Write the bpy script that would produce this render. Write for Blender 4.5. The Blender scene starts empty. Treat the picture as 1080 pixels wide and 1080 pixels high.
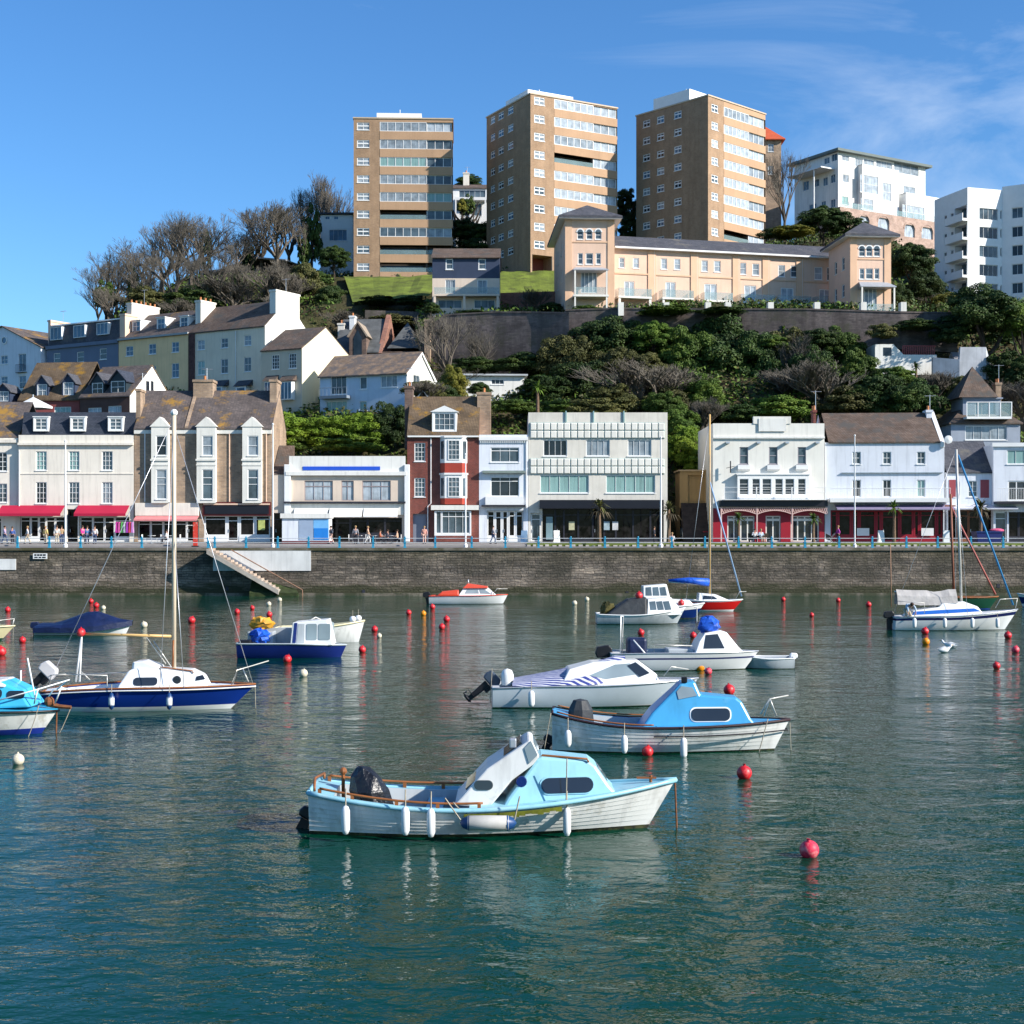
import bpy, math, random
import numpy as np
from mathutils import Vector, Matrix
F=1500.0; HOR=566.0; CH=5.17
C=bpy.context.scene.collection
R=math.radians
rnd=random.Random(7)
def PX(px,Y): return (px-540.0)*Y/F
def PZ(py,Y): return CH-(py-HOR)*Y/F
# ---------------------------------------------------------------- node helpers
MATS={}
def newmat(name):
    m=bpy.data.materials.new(name); m.use_nodes=True
    nt=m.node_tree; b=nt.nodes['Principled BSDF']
    return m,nt,b
def N(nt,t,**k):
    n=nt.nodes.new(t)
    for a,v in k.items(): setattr(n,a,v)
    return n
def L(nt,a,b): nt.links.new(a,b)
def ramp(nt,fac,stops):
    r=N(nt,'ShaderNodeValToRGB'); e=r.color_ramp.elements
    while len(e)<len(stops): e.new(0.5)
    for i,(p,c) in enumerate(stops):
        e[i].position=p; e[i].color=(c[0],c[1],c[2],1) if len(c)==3 else c
    if fac is not None: L(nt,fac,r.inputs[0])
    return r
def noise(nt,vec,scale,detail=4,rough=.55):
    n=N(nt,'ShaderNodeTexNoise'); n.inputs['Scale'].default_value=scale; n.inputs['Detail'].default_value=detail
    n.inputs['Roughness'].default_value=rough
    if vec is not None: L(nt,vec,n.inputs['Vector'])
    return n
def mix(nt,fac,a,b,mode='MIX'):
    m=N(nt,'ShaderNodeMixRGB',blend_type=mode)
    for i,v in ((0,fac),(1,a),(2,b)):
        if hasattr(v,'links') or hasattr(v,'is_linked'): L(nt,v,m.inputs[i])
        elif i==0: m.inputs[0].default_value=v
        else: m.inputs[i].default_value=(v[0],v[1],v[2],1)
    return m.outputs[0]
def mat(name,col,rough=.7,var=.18,scale=.8,bump=0.0,bscale=8,spec=.35,metal=0,streak=0.0,col2=None,c2amt=.5,c2scale=.6,coat=0):
    """plain material: base colour with large and small variation, optional vertical rain streaks and patches of a second colour"""
    if name in MATS: return MATS[name]
    m,nt,b=newmat(name)
    tc=N(nt,'ShaderNodeTexCoord').outputs['Object']
    n1=noise(nt,tc,scale,5)
    d=tuple(c*(1-var) for c in col); h=tuple(min(1,c*(1+var*.6)) for c in col)
    c=ramp(nt,n1.outputs['Fac'],[(.3,d),(.7,h)]).outputs[0]
    if col2:
        n2=noise(nt,tc,c2scale,6,.65)
        f=ramp(nt,n2.outputs['Fac'],[(max(0,c2amt-.07),(0,0,0)),(min(1,c2amt+.07),(1,1,1))]).outputs[0]
        c=mix(nt,f,c,col2)
    if streak>0:
        mp=N(nt,'ShaderNodeMapping'); mp.inputs['Scale'].default_value=(3.0,3.0,.22); L(nt,tc,mp.inputs[0])
        n3=noise(nt,mp.outputs[0],1.0,5,.6)
        f=ramp(nt,n3.outputs['Fac'],[(.5,(0,0,0)),(.78,(streak,)*3)]).outputs[0]
        c=mix(nt,f,c,tuple(x*.45 for x in col))
    L(nt,c,b.inputs['Base Color'])
    b.inputs['Roughness'].default_value=rough; b.inputs['Specular IOR Level'].default_value=spec; b.inputs['Metallic'].default_value=metal
    if coat: b.inputs['Coat Weight'].default_value=coat
    if bump>0:
        nb=noise(nt,tc,bscale,4); bp=N(nt,'ShaderNodeBump'); bp.inputs['Strength'].default_value=bump; bp.inputs['Distance'].default_value=.05
        L(nt,nb.outputs['Fac'],bp.inputs['Height']); L(nt,bp.outputs[0],b.inputs['Normal'])
    MATS[name]=m; return m
def brickmat(name,c1,c2,mortar,bw=.22,bh=.075,ms=.01,rough=.85,zs=1.0,patch=None,pamt=.6,pscale=.35,bump=.4,var=.3,off=.5,streak=0):
    if name in MATS: return MATS[name]
    m,nt,b=newmat(name)
    tc=N(nt,'ShaderNodeTexCoord').outputs['Object']
    sx=N(nt,'ShaderNodeSeparateXYZ'); L(nt,tc,sx.inputs[0])
    ad=N(nt,'ShaderNodeMath',operation='ADD'); L(nt,sx.outputs[0],ad.inputs[0]); L(nt,sx.outputs[1],ad.inputs[1])
    ml=N(nt,'ShaderNodeMath',operation='MULTIPLY'); L(nt,sx.outputs[2],ml.inputs[0]); ml.inputs[1].default_value=zs
    cb=N(nt,'ShaderNodeCombineXYZ'); L(nt,ad.outputs[0],cb.inputs[0]); L(nt,ml.outputs[0],cb.inputs[1])
    nw=noise(nt,tc,1.5,3); 
    wv=N(nt,'ShaderNodeVectorMath',operation='MULTIPLY_ADD'); L(nt,nw.outputs['Color'],wv.inputs[0]); wv.inputs[1].default_value=(bh*.4,)*3; L(nt,cb.outputs[0],wv.inputs[2])
    br=N(nt,'ShaderNodeTexBrick'); L(nt,wv.outputs[0],br.inputs['Vector'])
    br.inputs['Scale'].default_value=1; br.inputs['Brick Width'].default_value=bw; br.inputs['Row Height'].default_value=bh
    br.inputs['Mortar Size'].default_value=ms; br.inputs['Mortar Smooth'].default_value=.2; br.offset=off
    for k,v in (('Color1',c1),('Color2',c2),('Mortar',mortar)): br.inputs[k].default_value=(*v,1)
    n1=noise(nt,tc,.7,6,.65)
    v=ramp(nt,n1.outputs['Fac'],[(.3,(1-var,)*3),(.7,(1+var*.5,)*3)]).outputs[0]
    c=mix(nt,1.0,br.outputs['Color'],v,'MULTIPLY')
    if patch:
        n2=noise(nt,tc,pscale,6,.7)
        f=ramp(nt,n2.outputs['Fac'],[(pamt-.06,(0,0,0)),(pamt+.06,(.9,.9,.9))]).outputs[0]
        c=mix(nt,f,c,patch)
    if streak>0:
        mp=N(nt,'ShaderNodeMapping'); mp.inputs['Scale'].default_value=(1.2,1.2,.12); L(nt,tc,mp.inputs[0])
        n3=noise(nt,mp.outputs[0],1.0,5,.6)
        f=ramp(nt,n3.outputs['Fac'],[(.45,(0,0,0)),(.7,(streak,)*3)]).outputs[0]
        c=mix(nt,f,c,tuple(x*.3 for x in c1))
    L(nt,c,b.inputs['Base Color']); b.inputs['Roughness'].default_value=rough; b.inputs['Specular IOR Level'].default_value=.25
    if bump>0:
        bp=N(nt,'ShaderNodeBump'); bp.inputs['Strength'].default_value=bump; bp.inputs['Distance'].default_value=.03
        iv=N(nt,'ShaderNodeMath',operation='SUBTRACT'); iv.inputs[0].default_value=1; L(nt,br.outputs['Fac'],iv.inputs[1])
        L(nt,iv.outputs[0],bp.inputs['Height']); L(nt,bp.outputs[0],b.inputs['Normal'])
    MATS[name]=m; return m
def leafmat(name,c1,c2,c3,scale=.8,trans=.25):
    m,nt,b=newmat(name)
    tc=N(nt,'ShaderNodeTexCoord').outputs['Object']
    oi=N(nt,'ShaderNodeObjectInfo')
    n1=noise(nt,tc,scale,5,.7); 
    c=ramp(nt,n1.outputs['Fac'],[(.28,c1),(.5,c2),(.75,c3)]).outputs[0]
    hs=N(nt,'ShaderNodeHueSaturation'); L(nt,c,hs.inputs['Color'])
    mr=N(nt,'ShaderNodeMapRange'); L(nt,oi.outputs['Random'],mr.inputs[0]); mr.inputs[3].default_value=.7; mr.inputs[4].default_value=1.35
    L(nt,mr.outputs[0],hs.inputs['Value'])
    L(nt,hs.outputs[0],b.inputs['Base Color']); b.inputs['Roughness'].default_value=.65; b.inputs['Specular IOR Level'].default_value=.25
    MATS[name]=m; return m
# ---------------------------------------------------------------- mesh builder
class MB:
    def __init__(s): s.v=[]; s.f=[]; s.m=[]; s.T=None
    def _p(s,p):
        s.v.append(tuple(s.T@Vector(p)) if s.T else tuple(p)); return len(s.v)-1
    def poly(s,pts,m=0):
        s.f.append([s._p(p) for p in pts]); s.m.append(m)
    def box(s,x0,x1,y0,y1,z0,z1,m=0):
        i=[s._p(p) for p in ((x0,y0,z0),(x1,y0,z0),(x1,y1,z0),(x0,y1,z0),(x0,y0,z1),(x1,y0,z1),(x1,y1,z1),(x0,y1,z1))]
        for f in ((0,3,2,1),(4,5,6,7),(0,1,5,4),(1,2,6,5),(2,3,7,6),(3,0,4,7)):
            s.f.append([i[k] for k in f]); s.m.append(m)
    def prism(s,a,b,m=0,caps=True):
        """a, b: two matching loops of points"""
        n=len(a); ia=[s._p(p) for p in a]; ib=[s._p(p) for p in b]
        for k in range(n):
            s.f.append([ia[k],ia[(k+1)%n],ib[(k+1)%n],ib[k]]); s.m.append(m)
        if caps:
            s.f.append(ia[::-1]); s.m.append(m); s.f.append(ib); s.m.append(m)
    def tube(s,pts,r,n=6,m=0,caps=True):
        pts=[Vector(p) for p in pts]; rs=r if isinstance(r,(list,tuple)) else [r]*len(pts)
        rings=[]
        for i,p in enumerate(pts):
            d=(pts[min(i+1,len(pts)-1)]-pts[max(i-1,0)])
            if d.length<1e-9: d=Vector((0,0,1))
            d.normalize(); a=Vector((0,0,1)) if abs(d.z)<.9 else Vector((1,0,0))
            u=d.cross(a).normalized(); w=d.cross(u)
            rings.append([s._p(p+(u*math.cos(t)+w*math.sin(t))*rs[i]) for t in [2*math.pi*k/n for k in range(n)]])
        for A,B in zip(rings,rings[1:]):
            for k in range(n): s.f.append([A[k],A[(k+1)%n],B[(k+1)%n],B[k]]); s.m.append(m)
        if caps:
            s.f.append(rings[0][::-1]); s.m.append(m); s.f.append(rings[-1]); s.m.append(m)
    def lathe(s,prof,c=(0,0,0),n=12,m=0,axis='z',sc=(1,1,1)):
        rings=[]
        for r,z in prof:
            ring=[]
            for k in range(n):
                t=2*math.pi*k/n; x,y=r*math.cos(t),r*math.sin(t)
                q=(x*sc[0],y*sc[1],z*sc[2]) if axis=='z' else ((z*sc[0],x*sc[1],y*sc[2]) if axis=='x' else (x*sc[0],z*sc[1],y*sc[2]))
                ring.append(s._p((c[0]+q[0],c[1]+q[1],c[2]+q[2])))
            rings.append(ring)
        for A,B in zip(rings,rings[1:]):
            for k in range(n): s.f.append([A[k],A[(k+1)%n],B[(k+1)%n],B[k]]); s.m.append(m)
    def ball(s,c,r,n=10,m=0,sc=(1,1,1)):
        s.lathe([(max(.001,math.sin(math.pi*i/n))*r,-math.cos(math.pi*i/n)*r) for i in range(n+1)],c,n+2,m,'z',sc)
    def build(s,name,mats,parent=None,smooth=False,bevel=0,loc=None):
        me=bpy.data.meshes.new(name); me.from_pydata(s.v,[],s.f)
        if not isinstance(mats,(list,tuple)): mats=[mats]
        for q in mats: me.materials.append(q)
        if any(s.m): me.polygons.foreach_set('material_index',s.m)
        if smooth:
            me.polygons.foreach_set('use_smooth',[True]*len(me.polygons))
        me.update()
        o=bpy.data.objects.new(name,me); C.objects.link(o)
        if parent: o.parent=parent
        if loc: o.location=loc
        if smooth=='auto' or bevel:
            pass
        if bevel:
            md=o.modifiers.new('bevel','BEVEL'); md.width=bevel; md.segments=2; md.limit_method='ANGLE'; md.angle_limit=R(35)
        return o
def tag(o,label=None,cat=None,group=None,kind=None):
    if label: o['label']=label
    if cat: o['category']=cat
    if group: o['group']=group
    if kind: o['kind']=kind
    return o
def empty(name,loc,rz=0,label=None,cat=None,group=None):
    o=bpy.data.objects.new(name,None); C.objects.link(o); o.location=loc; o.rotation_euler=(0,0,rz); o.empty_display_size=.3
    return tag(o,label,cat,group)
KIDS={}
def copy_tree(o,parent=None):
    c=o.copy(); C.objects.link(c)
    if parent: c.parent=parent
    for ch in [x for x in o.children]: copy_tree(ch,c)
    return c
# ---------------------------------------------------------------- palette (real-world base colours, linear)
white=mat('white_render',(.74,.73,.68),.75,.08,.5,streak=.5)
whiteb=mat('cool_white_render',(.70,.73,.78),.75,.08,.5,streak=.5)
cream=mat('cream_render',(.78,.72,.62),.75,.08,.5,streak=.5)
creamg=mat('pale_cream_render',(.74,.72,.65),.75,.08,.5,streak=.35)
pinkc=mat('pinkish_cream_render',(.68,.56,.45),.75,.1,.5,streak=.2)
peach=mat('peach_render',(.72,.50,.37),.75,.1,.4,streak=.2)
peachd=mat('peach_render_strong',(.70,.45,.29),.75,.1,.4,streak=.15)
yellow=mat('yellow_render',(.88,.60,.32),.8,.12,.4,streak=.4)
greywall=mat('bluegrey_render',(.15,.18,.25),.8,.12,.4,streak=.2)
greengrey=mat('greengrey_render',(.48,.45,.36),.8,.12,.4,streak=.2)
conc=mat('weathered_concrete',(.68,.64,.56),.85,.14,.6,streak=.4,bump=.1)
trimw=mat('white_paint',(.78,.78,.76),.45,.05,1)
trimd=mat('dark_trim',(.03,.03,.04),.5,.2,1)
navyc=mat('navy_cladding',(.035,.05,.09),.55,.15,.6)
redp=mat('red_shopfront_paint',(.30,.012,.025),.45,.12,.6)
redaw=mat('crimson_awning_canvas',(.40,.01,.045),.8,.08,.6)
blackp=mat('black_fascia_paint',(.012,.012,.018),.4,.2,.6)
bluep=mat('blue_strip_paint',(.02,.09,.55),.5,.08,1)
tealp=mat('teal_paint',(.26,.42,.42),.6,.15,1)
railblue=mat('railing_blue_paint',(.03,.28,.45),.45,.25,3)
steel=mat('galvanised_steel',(.55,.56,.58),.35,.15,2,metal=.6)
wood=mat('varnished_wood',(.28,.10,.03),.45,.3,3)
stoneq=None
brown_stone=brickmat('buff_rubble_stone',(.46,.32,.21),(.32,.23,.16),(.36,.29,.23),.38,.17,.018,var=.35,streak=.4)
redbrick=brickmat('red_brick',(.22,.045,.03),(.14,.03,.022),(.25,.18,.15),.23,.08,.01,var=.3)
towbrick=brickmat('tan_tower_brick',(.40,.25,.145),(.31,.19,.11),(.40,.30,.21),.24,.09,.012,var=.2,bump=.15,streak=.25)
towband=mat('tan_spandrel',(.45,.285,.17),.8,.1,.3,streak=.25)
slate=brickmat('grey_slate',(.07,.075,.09),(.11,.11,.125),(.03,.03,.035),.28,.16,.012,zs=1.3,patch=(.14,.13,.11),pamt=.62,var=.3)
slateb=brickmat('dark_blue_slate',(.035,.045,.065),(.055,.065,.09),(.02,.02,.03),.28,.16,.012,zs=1.2,var=.25)
slatem=brickmat('mossy_slate',(.10,.085,.08),(.15,.12,.11),(.05,.045,.04),.28,.16,.012,zs=1.3,patch=(.33,.18,.03),pamt=.60,pscale=.5,var=.35)
slatebr=brickmat('brown_weathered_tile',(.125,.085,.062),(.165,.12,.095),(.055,.042,.035),.25,.2,.015,zs=1.3,patch=(.08,.075,.068),pamt=.55,pscale=.6,var=.4)
slatel=brickmat('lichen_roof_tile',(.13,.09,.055),(.17,.12,.075),(.06,.045,.03),.25,.2,.015,zs=1.3,patch=(.30,.16,.02),pamt=.60,pscale=.6,var=.45)
def quaymat():
    m,nt,b=newmat('quay_stone'); tc=N(nt,'ShaderNodeTexCoord').outputs['Object']
    sx=N(nt,'ShaderNodeSeparateXYZ'); L(nt,tc,sx.inputs[0]); nw=noise(nt,tc,.9,4); cb=N(nt,'ShaderNodeCombineXYZ'); L(nt,sx.outputs[0],cb.inputs[0]); L(nt,sx.outputs[2],cb.inputs[1])
    wv=N(nt,'ShaderNodeVectorMath',operation='MULTIPLY_ADD'); L(nt,nw.outputs['Color'],wv.inputs[0]); wv.inputs[1].default_value=(.9,.34,0); L(nt,cb.outputs[0],wv.inputs[2])
    br=N(nt,'ShaderNodeTexBrick'); L(nt,wv.outputs[0],br.inputs['Vector']); br.offset=.37; br.offset_frequency=3; br.squash=1.6; br.squash_frequency=3; br.inputs['Scale'].default_value=1; br.inputs['Brick Width'].default_value=.62; br.inputs['Row Height'].default_value=.23; br.inputs['Mortar Size'].default_value=.022; br.inputs['Mortar Smooth'].default_value=.6; br.inputs['Bias'].default_value=-.1
    for k,v in (('Color1',(.235,.195,.16)),('Color2',(.11,.098,.088)),('Mortar',(.065,.057,.05))): br.inputs[k].default_value=(*v,1)
    mp=N(nt,'ShaderNodeMapping'); mp.inputs['Scale'].default_value=(.35,1,1.9); L(nt,tc,mp.inputs[0]); n1=noise(nt,mp.outputs[0],.9,8,.72)
    c=mix(nt,1.0,br.outputs['Color'],ramp(nt,n1.outputs['Fac'],[(.3,(.30,.29,.28)),(.5,(.9,.9,.88)),(.66,(1.9,1.85,1.75))]).outputs[0],'MULTIPLY')
    n2=noise(nt,tc,.28,7,.75); c=mix(nt,ramp(nt,n2.outputs['Fac'],[(.44,(0,0,0)),(.58,(.85,.85,.85))]).outputs[0],c,(.06,.055,.042))
    # lichen-dark upper courses, paler tide-washed foot: staining fixed to the wall
    ad=N(nt,'ShaderNodeMath',operation='MULTIPLY_ADD'); L(nt,n1.outputs['Fac'],ad.inputs[0]); ad.inputs[1].default_value=2.6; L(nt,sx.outputs[2],ad.inputs[2])
    c=mix(nt,ramp(nt,ad.outputs[0],[(.0,(0,0,0)),(1,(0,0,0))]).outputs[0],c,(.3,.25,.2))
    mr=N(nt,'ShaderNodeMapRange'); L(nt,ad.outputs[0],mr.inputs[0]); mr.inputs[1].default_value=4.0; mr.inputs[2].default_value=5.6; mr.inputs[4].default_value=.55; c=mix(nt,mr.outputs[0],c,(.085,.075,.035))
    mr=N(nt,'ShaderNodeMapRange'); L(nt,ad.outputs[0],mr.inputs[0]); mr.inputs[1].default_value=2.9; mr.inputs[2].default_value=2.0; mr.inputs[4].default_value=.55; c=mix(nt,mr.outputs[0],c,(.27,.21,.165))
    mr=N(nt,'ShaderNodeMapRange'); L(nt,ad.outputs[0],mr.inputs[0]); mr.inputs[1].default_value=2.5; mr.inputs[2].default_value=1.9; mr.inputs[4].default_value=.9; c=mix(nt,mr.outputs[0],c,(.04,.045,.022))
    L(nt,c,b.inputs['Base Color']); b.inputs['Roughness'].default_value=.9; b.inputs['Specular IOR Level'].default_value=.2
    bp=N(nt,'ShaderNodeBump'); bp.inputs['Strength'].default_value=1; bp.inputs['Distance'].default_value=.08; n4=noise(nt,wv.outputs[0],5,5); mm=N(nt,'ShaderNodeMath',operation='SUBTRACT'); L(nt,n4.outputs['Fac'],mm.inputs[0]); L(nt,br.outputs['Fac'],mm.inputs[1]); L(nt,mm.outputs[0],bp.inputs['Height']); L(nt,bp.outputs[0],b.inputs['Normal']); return m
quaystone=quaymat()
greystone=brickmat('grey_rubble_stone',(.19,.155,.145),(.12,.10,.095),(.14,.12,.11),.5,.2,.02,var=.55,streak=.6,patch=(.075,.07,.05),pamt=.56)
churchstone=brickmat('church_stone',(.20,.13,.10),(.13,.09,.075),(.16,.13,.11),.4,.2,.02,var=.35)
redterr=brickmat('red_sandstone',(.34,.15,.10),(.25,.11,.08),(.28,.2,.16),.45,.2,.02,var=.35)
potc=mat('terracotta_pot',(.50,.20,.08),.8,.2,3)
# glass kinds
def glassmat(name,col,rough=.06,spec=.4,var=.5,scale=.5,blinds=False):
    m,nt,b=newmat(name); tc=N(nt,'ShaderNodeTexCoord').outputs['Object']
    n1=noise(nt,tc,scale,3); c=ramp(nt,n1.outputs['Fac'],[(.35,tuple(x*(1-var) for x in col)),(.65,tuple(min(1,x*(1+var)) for x in col))]).outputs[0]
    if blinds:
        mp=N(nt,'ShaderNodeMapping'); mp.inputs['Scale'].default_value=(9,9,.3); L(nt,tc,mp.inputs[0])
        n2=noise(nt,mp.outputs[0],1.2,2); c=mix(nt,.5,c,ramp(nt,n2.outputs['Fac'],[(.3,tuple(x*.6 for x in col)),(.7,tuple(min(1,x*1.35) for x in col))]).outputs[0])
    L(nt,c,b.inputs['Base Color']); b.inputs['Roughness'].default_value=rough; b.inputs['Specular IOR Level'].default_value=spec
    b.inputs['IOR'].default_value=1.52
    MATS[name]=m; return m
gdark=glassmat('window_glass_dark',(.018,.024,.032))
gmid=glassmat('window_glass_mid',(.07,.10,.12))
gcurt=glassmat('window_glass_over_curtain',(.24,.28,.31),var=.55,scale=1.1,blinds=True)
gpale=glassmat('window_glass_over_white_blind',(.36,.41,.45),var=.45,scale=1.1,blinds=True)
gteal=glassmat('window_glass_over_teal_blind',(.22,.36,.34),var=.2,blinds=True)
gblue=glassmat('window_glass_blue',(.05,.12,.20),var=.4)
gshop=glassmat('shop_window_glass',(.010,.009,.009),var=.9,scale=1.8,spec=.12,rough=.02)
glassb=glassmat('balcony_glass',(.30,.42,.42),var=.1); glassb.node_tree.nodes['Principled BSDF'].inputs['Alpha'].default_value=.35
# ---------------------------------------------------------------- buildings
class Bld:
    """root at the left corner of the front wall; local x along the front, y inwards, z up"""
    def __init__(s,name,label,cat,pxc,Yc,ang,pxo,yb,corner='R',depth=9.0,group=None):
        a=R(ang); s.a=a; d=Vector((math.cos(a),math.sin(a)))
        c=Vector((PX(pxc,Yc),Yc)); o=s._hit(c,d,pxo)
        s.O,E=(o,c) if corner=='R' else (c,o)
        s.W=(E-s.O).length; s.D=depth
        Yb=c.y; s.z0=PZ(yb,Yb); s.U=d; s.V=Vector((-d.y,d.x))
        s.root=empty(name,(s.O.x,s.O.y,s.z0),a,label,cat,group); s.nwin=0
    def _hit(s,c,d,px):
        k=(px-540.0)/F
        t=(k*c.y-c.x)/(d.x-k*d.y)
        return c+d*t
    def face(s,f='front',off=0.0): return Face(s,f,off)
    def setdepth(s,px,side='right'):
        c=s.O+s.U*(s.W if side=='right' else 0); p=s._hit(c,s.V,px); s.D=(p-c).length; return s.D
    def part(s,mb,name,m,smooth=False,bevel=0): return mb.build(name,m,s.root,smooth,bevel)
class Face:
    def __init__(s,b,f,off): s.b=b; s.f=f; s.off=off
    def s_(s,px):
        b=s.b
        if s.f=='front': c=b.O+b.V*s.off; d=b.U
        elif s.f=='right': c=b.O+b.U*(b.W+s.off); d=b.V
        else: c=b.O-b.U*s.off; d=b.V
        p=b._hit(c,d,px); return (p-c).dot(d)
    def Y_(s,sv):
        b=s.b
        if s.f=='front': p=b.O+b.V*s.off+b.U*sv
        elif s.f=='right': p=b.O+b.U*(b.W+s.off)+b.V*sv
        else: p=b.O-b.U*s.off+b.V*sv
        return p.y
    def z_(s,px,py): return PZ(py,s.Y_(s.s_(px)))-s.b.z0
    def rect(s,x0,x1,y0,y1):
        """pixels -> (s0,s1,z0,z1)"""
        xm=(x0+x1)/2; a,b_=sorted((s.s_(x0),s.s_(x1)))
        return (a,b_,s.z_(xm,y1),s.z_(xm,y0))
    def P(s,sv,d,z):
        """d = depth inwards from the face plane"""
        if s.f=='front': return (sv,s.off+d,z)
        if s.f=='right': return (s.b.W+s.off-d,sv,z)
        return (-s.off+d,sv,z)
    def box(s,mb,s0,s1,d0,d1,z0,z1,m=0):
        a=s.P(s0,d0,z0); c=s.P(s1,d1,z1)
        mb.box(min(a[0],c[0]),max(a[0],c[0]),min(a[1],c[1]),max(a[1],c[1]),min(a[2],c[2]),max(a[2],c[2]),m)
    def wall(s,mb,s0,s1,z0,z1,holes=(),m=0,rec=.14):
        hs=[h for h in holes if h[1]>s0 and h[0]<s1 and h[3]>z0 and h[2]<z1]
        xs=sorted({s0,s1,*[min(max(h[0],s0),s1) for h in hs],*[min(max(h[1],s0),s1) for h in hs]})
        zs=sorted({z0,z1,*[min(max(h[2],z0),z1) for h in hs],*[min(max(h[3],z0),z1) for h in hs]})
        for i in range(len(xs)-1):
            for j in range(len(zs)-1):
                cx=(xs[i]+xs[i+1])/2; cz=(zs[j]+zs[j+1])/2
                if any(h[0]<cx<h[1] and h[2]<cz<h[3] for h in hs): continue
                mb.poly([s.P(xs[i],0,zs[j]),s.P(xs[i+1],0,zs[j]),s.P(xs[i+1],0,zs[j+1]),s.P(xs[i],0,zs[j+1])],m)
        for a,b,c,d in hs:
            mb.poly([s.P(a,0,c),s.P(a,rec,c),s.P(a,rec,d),s.P(a,0,d)],m); mb.poly([s.P(b,0,c),s.P(b,rec,c),s.P(b,rec,d),s.P(b,0,d)],m)
            mb.poly([s.P(a,0,c),s.P(b,0,c),s.P(b,rec,c),s.P(a,rec,c)],m); mb.poly([s.P(a,0,d),s.P(b,0,d),s.P(b,rec,d),s.P(a,rec,d)],m)
    def win(s,r,nx=1,nz=2,glass=None,frame=None,fw=.08,rec=.12,sill=True,mw=.035,name='window',split=None,d0=0,pane='pane'):
        a,b,c,d=r; frame=frame or trimw
        mb=MB(); y0,y1=d0+rec-.06,d0+rec-.005
        s.box(mb,a,a+fw,y0,y1,c,d); s.box(mb,b-fw,b,y0,y1,c,d)
        s.box(mb,a+fw,b-fw,y0,y1,c,c+fw); s.box(mb,a+fw,b-fw,y0,y1,d-fw,d)
        for i in range(1,nx):
            x=a+(b-a)*i/nx; s.box(mb,x-mw/2,x+mw/2,y0+.01,y1-.002,c+fw,d-fw)
        for i in range(1,nz):
            z=c+(d-c)*i/nz; w=mw*(1.5 if nz%2==0 and i==nz//2 else 1); s.box(mb,a+fw,b-fw,y0+.013,y1-.004,z-w/2,z+w/2)
        if split: 
            z=c+(d-c)*split; s.box(mb,a+fw,b-fw,y0+.006,y1-.004,z-mw,z+mw)
        if sill: s.box(mb,a-.06,b+.06,d0-.07,y0-.004,c-.08,c-.004)
        w=mb.build(name,frame,s.b.root)
        g=MB(); e=.012
        s.box(g,a+e,b-e,y1+.002,y1+.025,c+e,d-e)
        if glass is None: glass=rnd.choice([gdark,gdark,gmid,gcurt])
        g.build(pane,glass,w); return w
def side_walls(b,mb,z1,m=0,front=False,z0=0.0):
    W,D=b.W,b.D
    mb.poly([(0,0,z0),(0,D,z0),(0,D,z1),(0,0,z1)],m); mb.poly([(W,0,z0),(W,D,z0),(W,D,z1),(W,0,z1)],m)
    mb.poly([(0,D,z0),(W,D,z0),(W,D,z1),(0,D,z1)],m)
def roof_gable(mb,x0,x1,y0,y1,ze,zr,oh=.25,th=.14,m=0,yr=None):
    """ridge along x"""
    yr=(y0+y1)/2 if yr is None else yr
    k0=(zr-ze)/(yr-y0); k1=(zr-ze)/(y1-yr)
    a=[(x0-oh*.4,y0-oh,ze-oh*k0),(x0-oh*.4,yr,zr),(x0-oh*.4,y1+oh,ze-oh*k1),(x0-oh*.4,y1+oh,ze-oh*k1+th),(x0-oh*.4,yr,zr+th),(x0-oh*.4,y0-oh,ze-oh*k0+th)]
    mb.prism(a,[(x1+oh*.4,p[1],p[2]) for p in a],m)
def roof_gable_y(mb,x0,x1,y0,y1,ze,zr,oh=.2,th=.12,m=0,xr=None):
    """ridge along y: gable faces the front"""
    xr=(x0+x1)/2 if xr is None else xr
    k0=(zr-ze)/(xr-x0); k1=(zr-ze)/(x1-xr)
    a=[(x0-oh,y0-oh,ze-oh*k0),(xr,y0-oh,zr),(x1+oh,y0-oh,ze-oh*k1),(x1+oh,y0-oh,ze-oh*k1+th),(xr,y0-oh,zr+th),(x0-oh,y0-oh,ze-oh*k0+th)]
    mb.prism(a,[(p[0],y1+oh,p[2]) for p in a],m)
def roof_hip(mb,x0,x1,y0,y1,ze,zr,oh=.3,m=0,ridge=None,th=.15):
    x0-=oh;x1+=oh;y0-=oh;y1+=oh; w=x1-x0; d=y1-y0; h=min(w,d)/2
    if w>=d: r0=(x0+h,(y0+y1)/2,zr); r1=(x1-h,(y0+y1)/2,zr)
    else: r0=((x0+x1)/2,y0+h,zr); r1=((x0+x1)/2,y1-h,zr)
    A,B,Cc,D=(x0,y0,ze),(x1,y0,ze),(x1,y1,ze),(x0,y1,ze)
    if w>=d: fs=[[A,B,r1,r0],[B,Cc,r1],[Cc,D,r0,r1],[D,A,r0]]
    else: fs=[[A,B,r0],[B,Cc,r1,r0],[Cc,D,r1],[D,A,r0,r1]]
    for f in fs: mb.poly(f,m)
    mb.box(x0,x1,y0,y1,ze-th,ze-.003,m)
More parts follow.
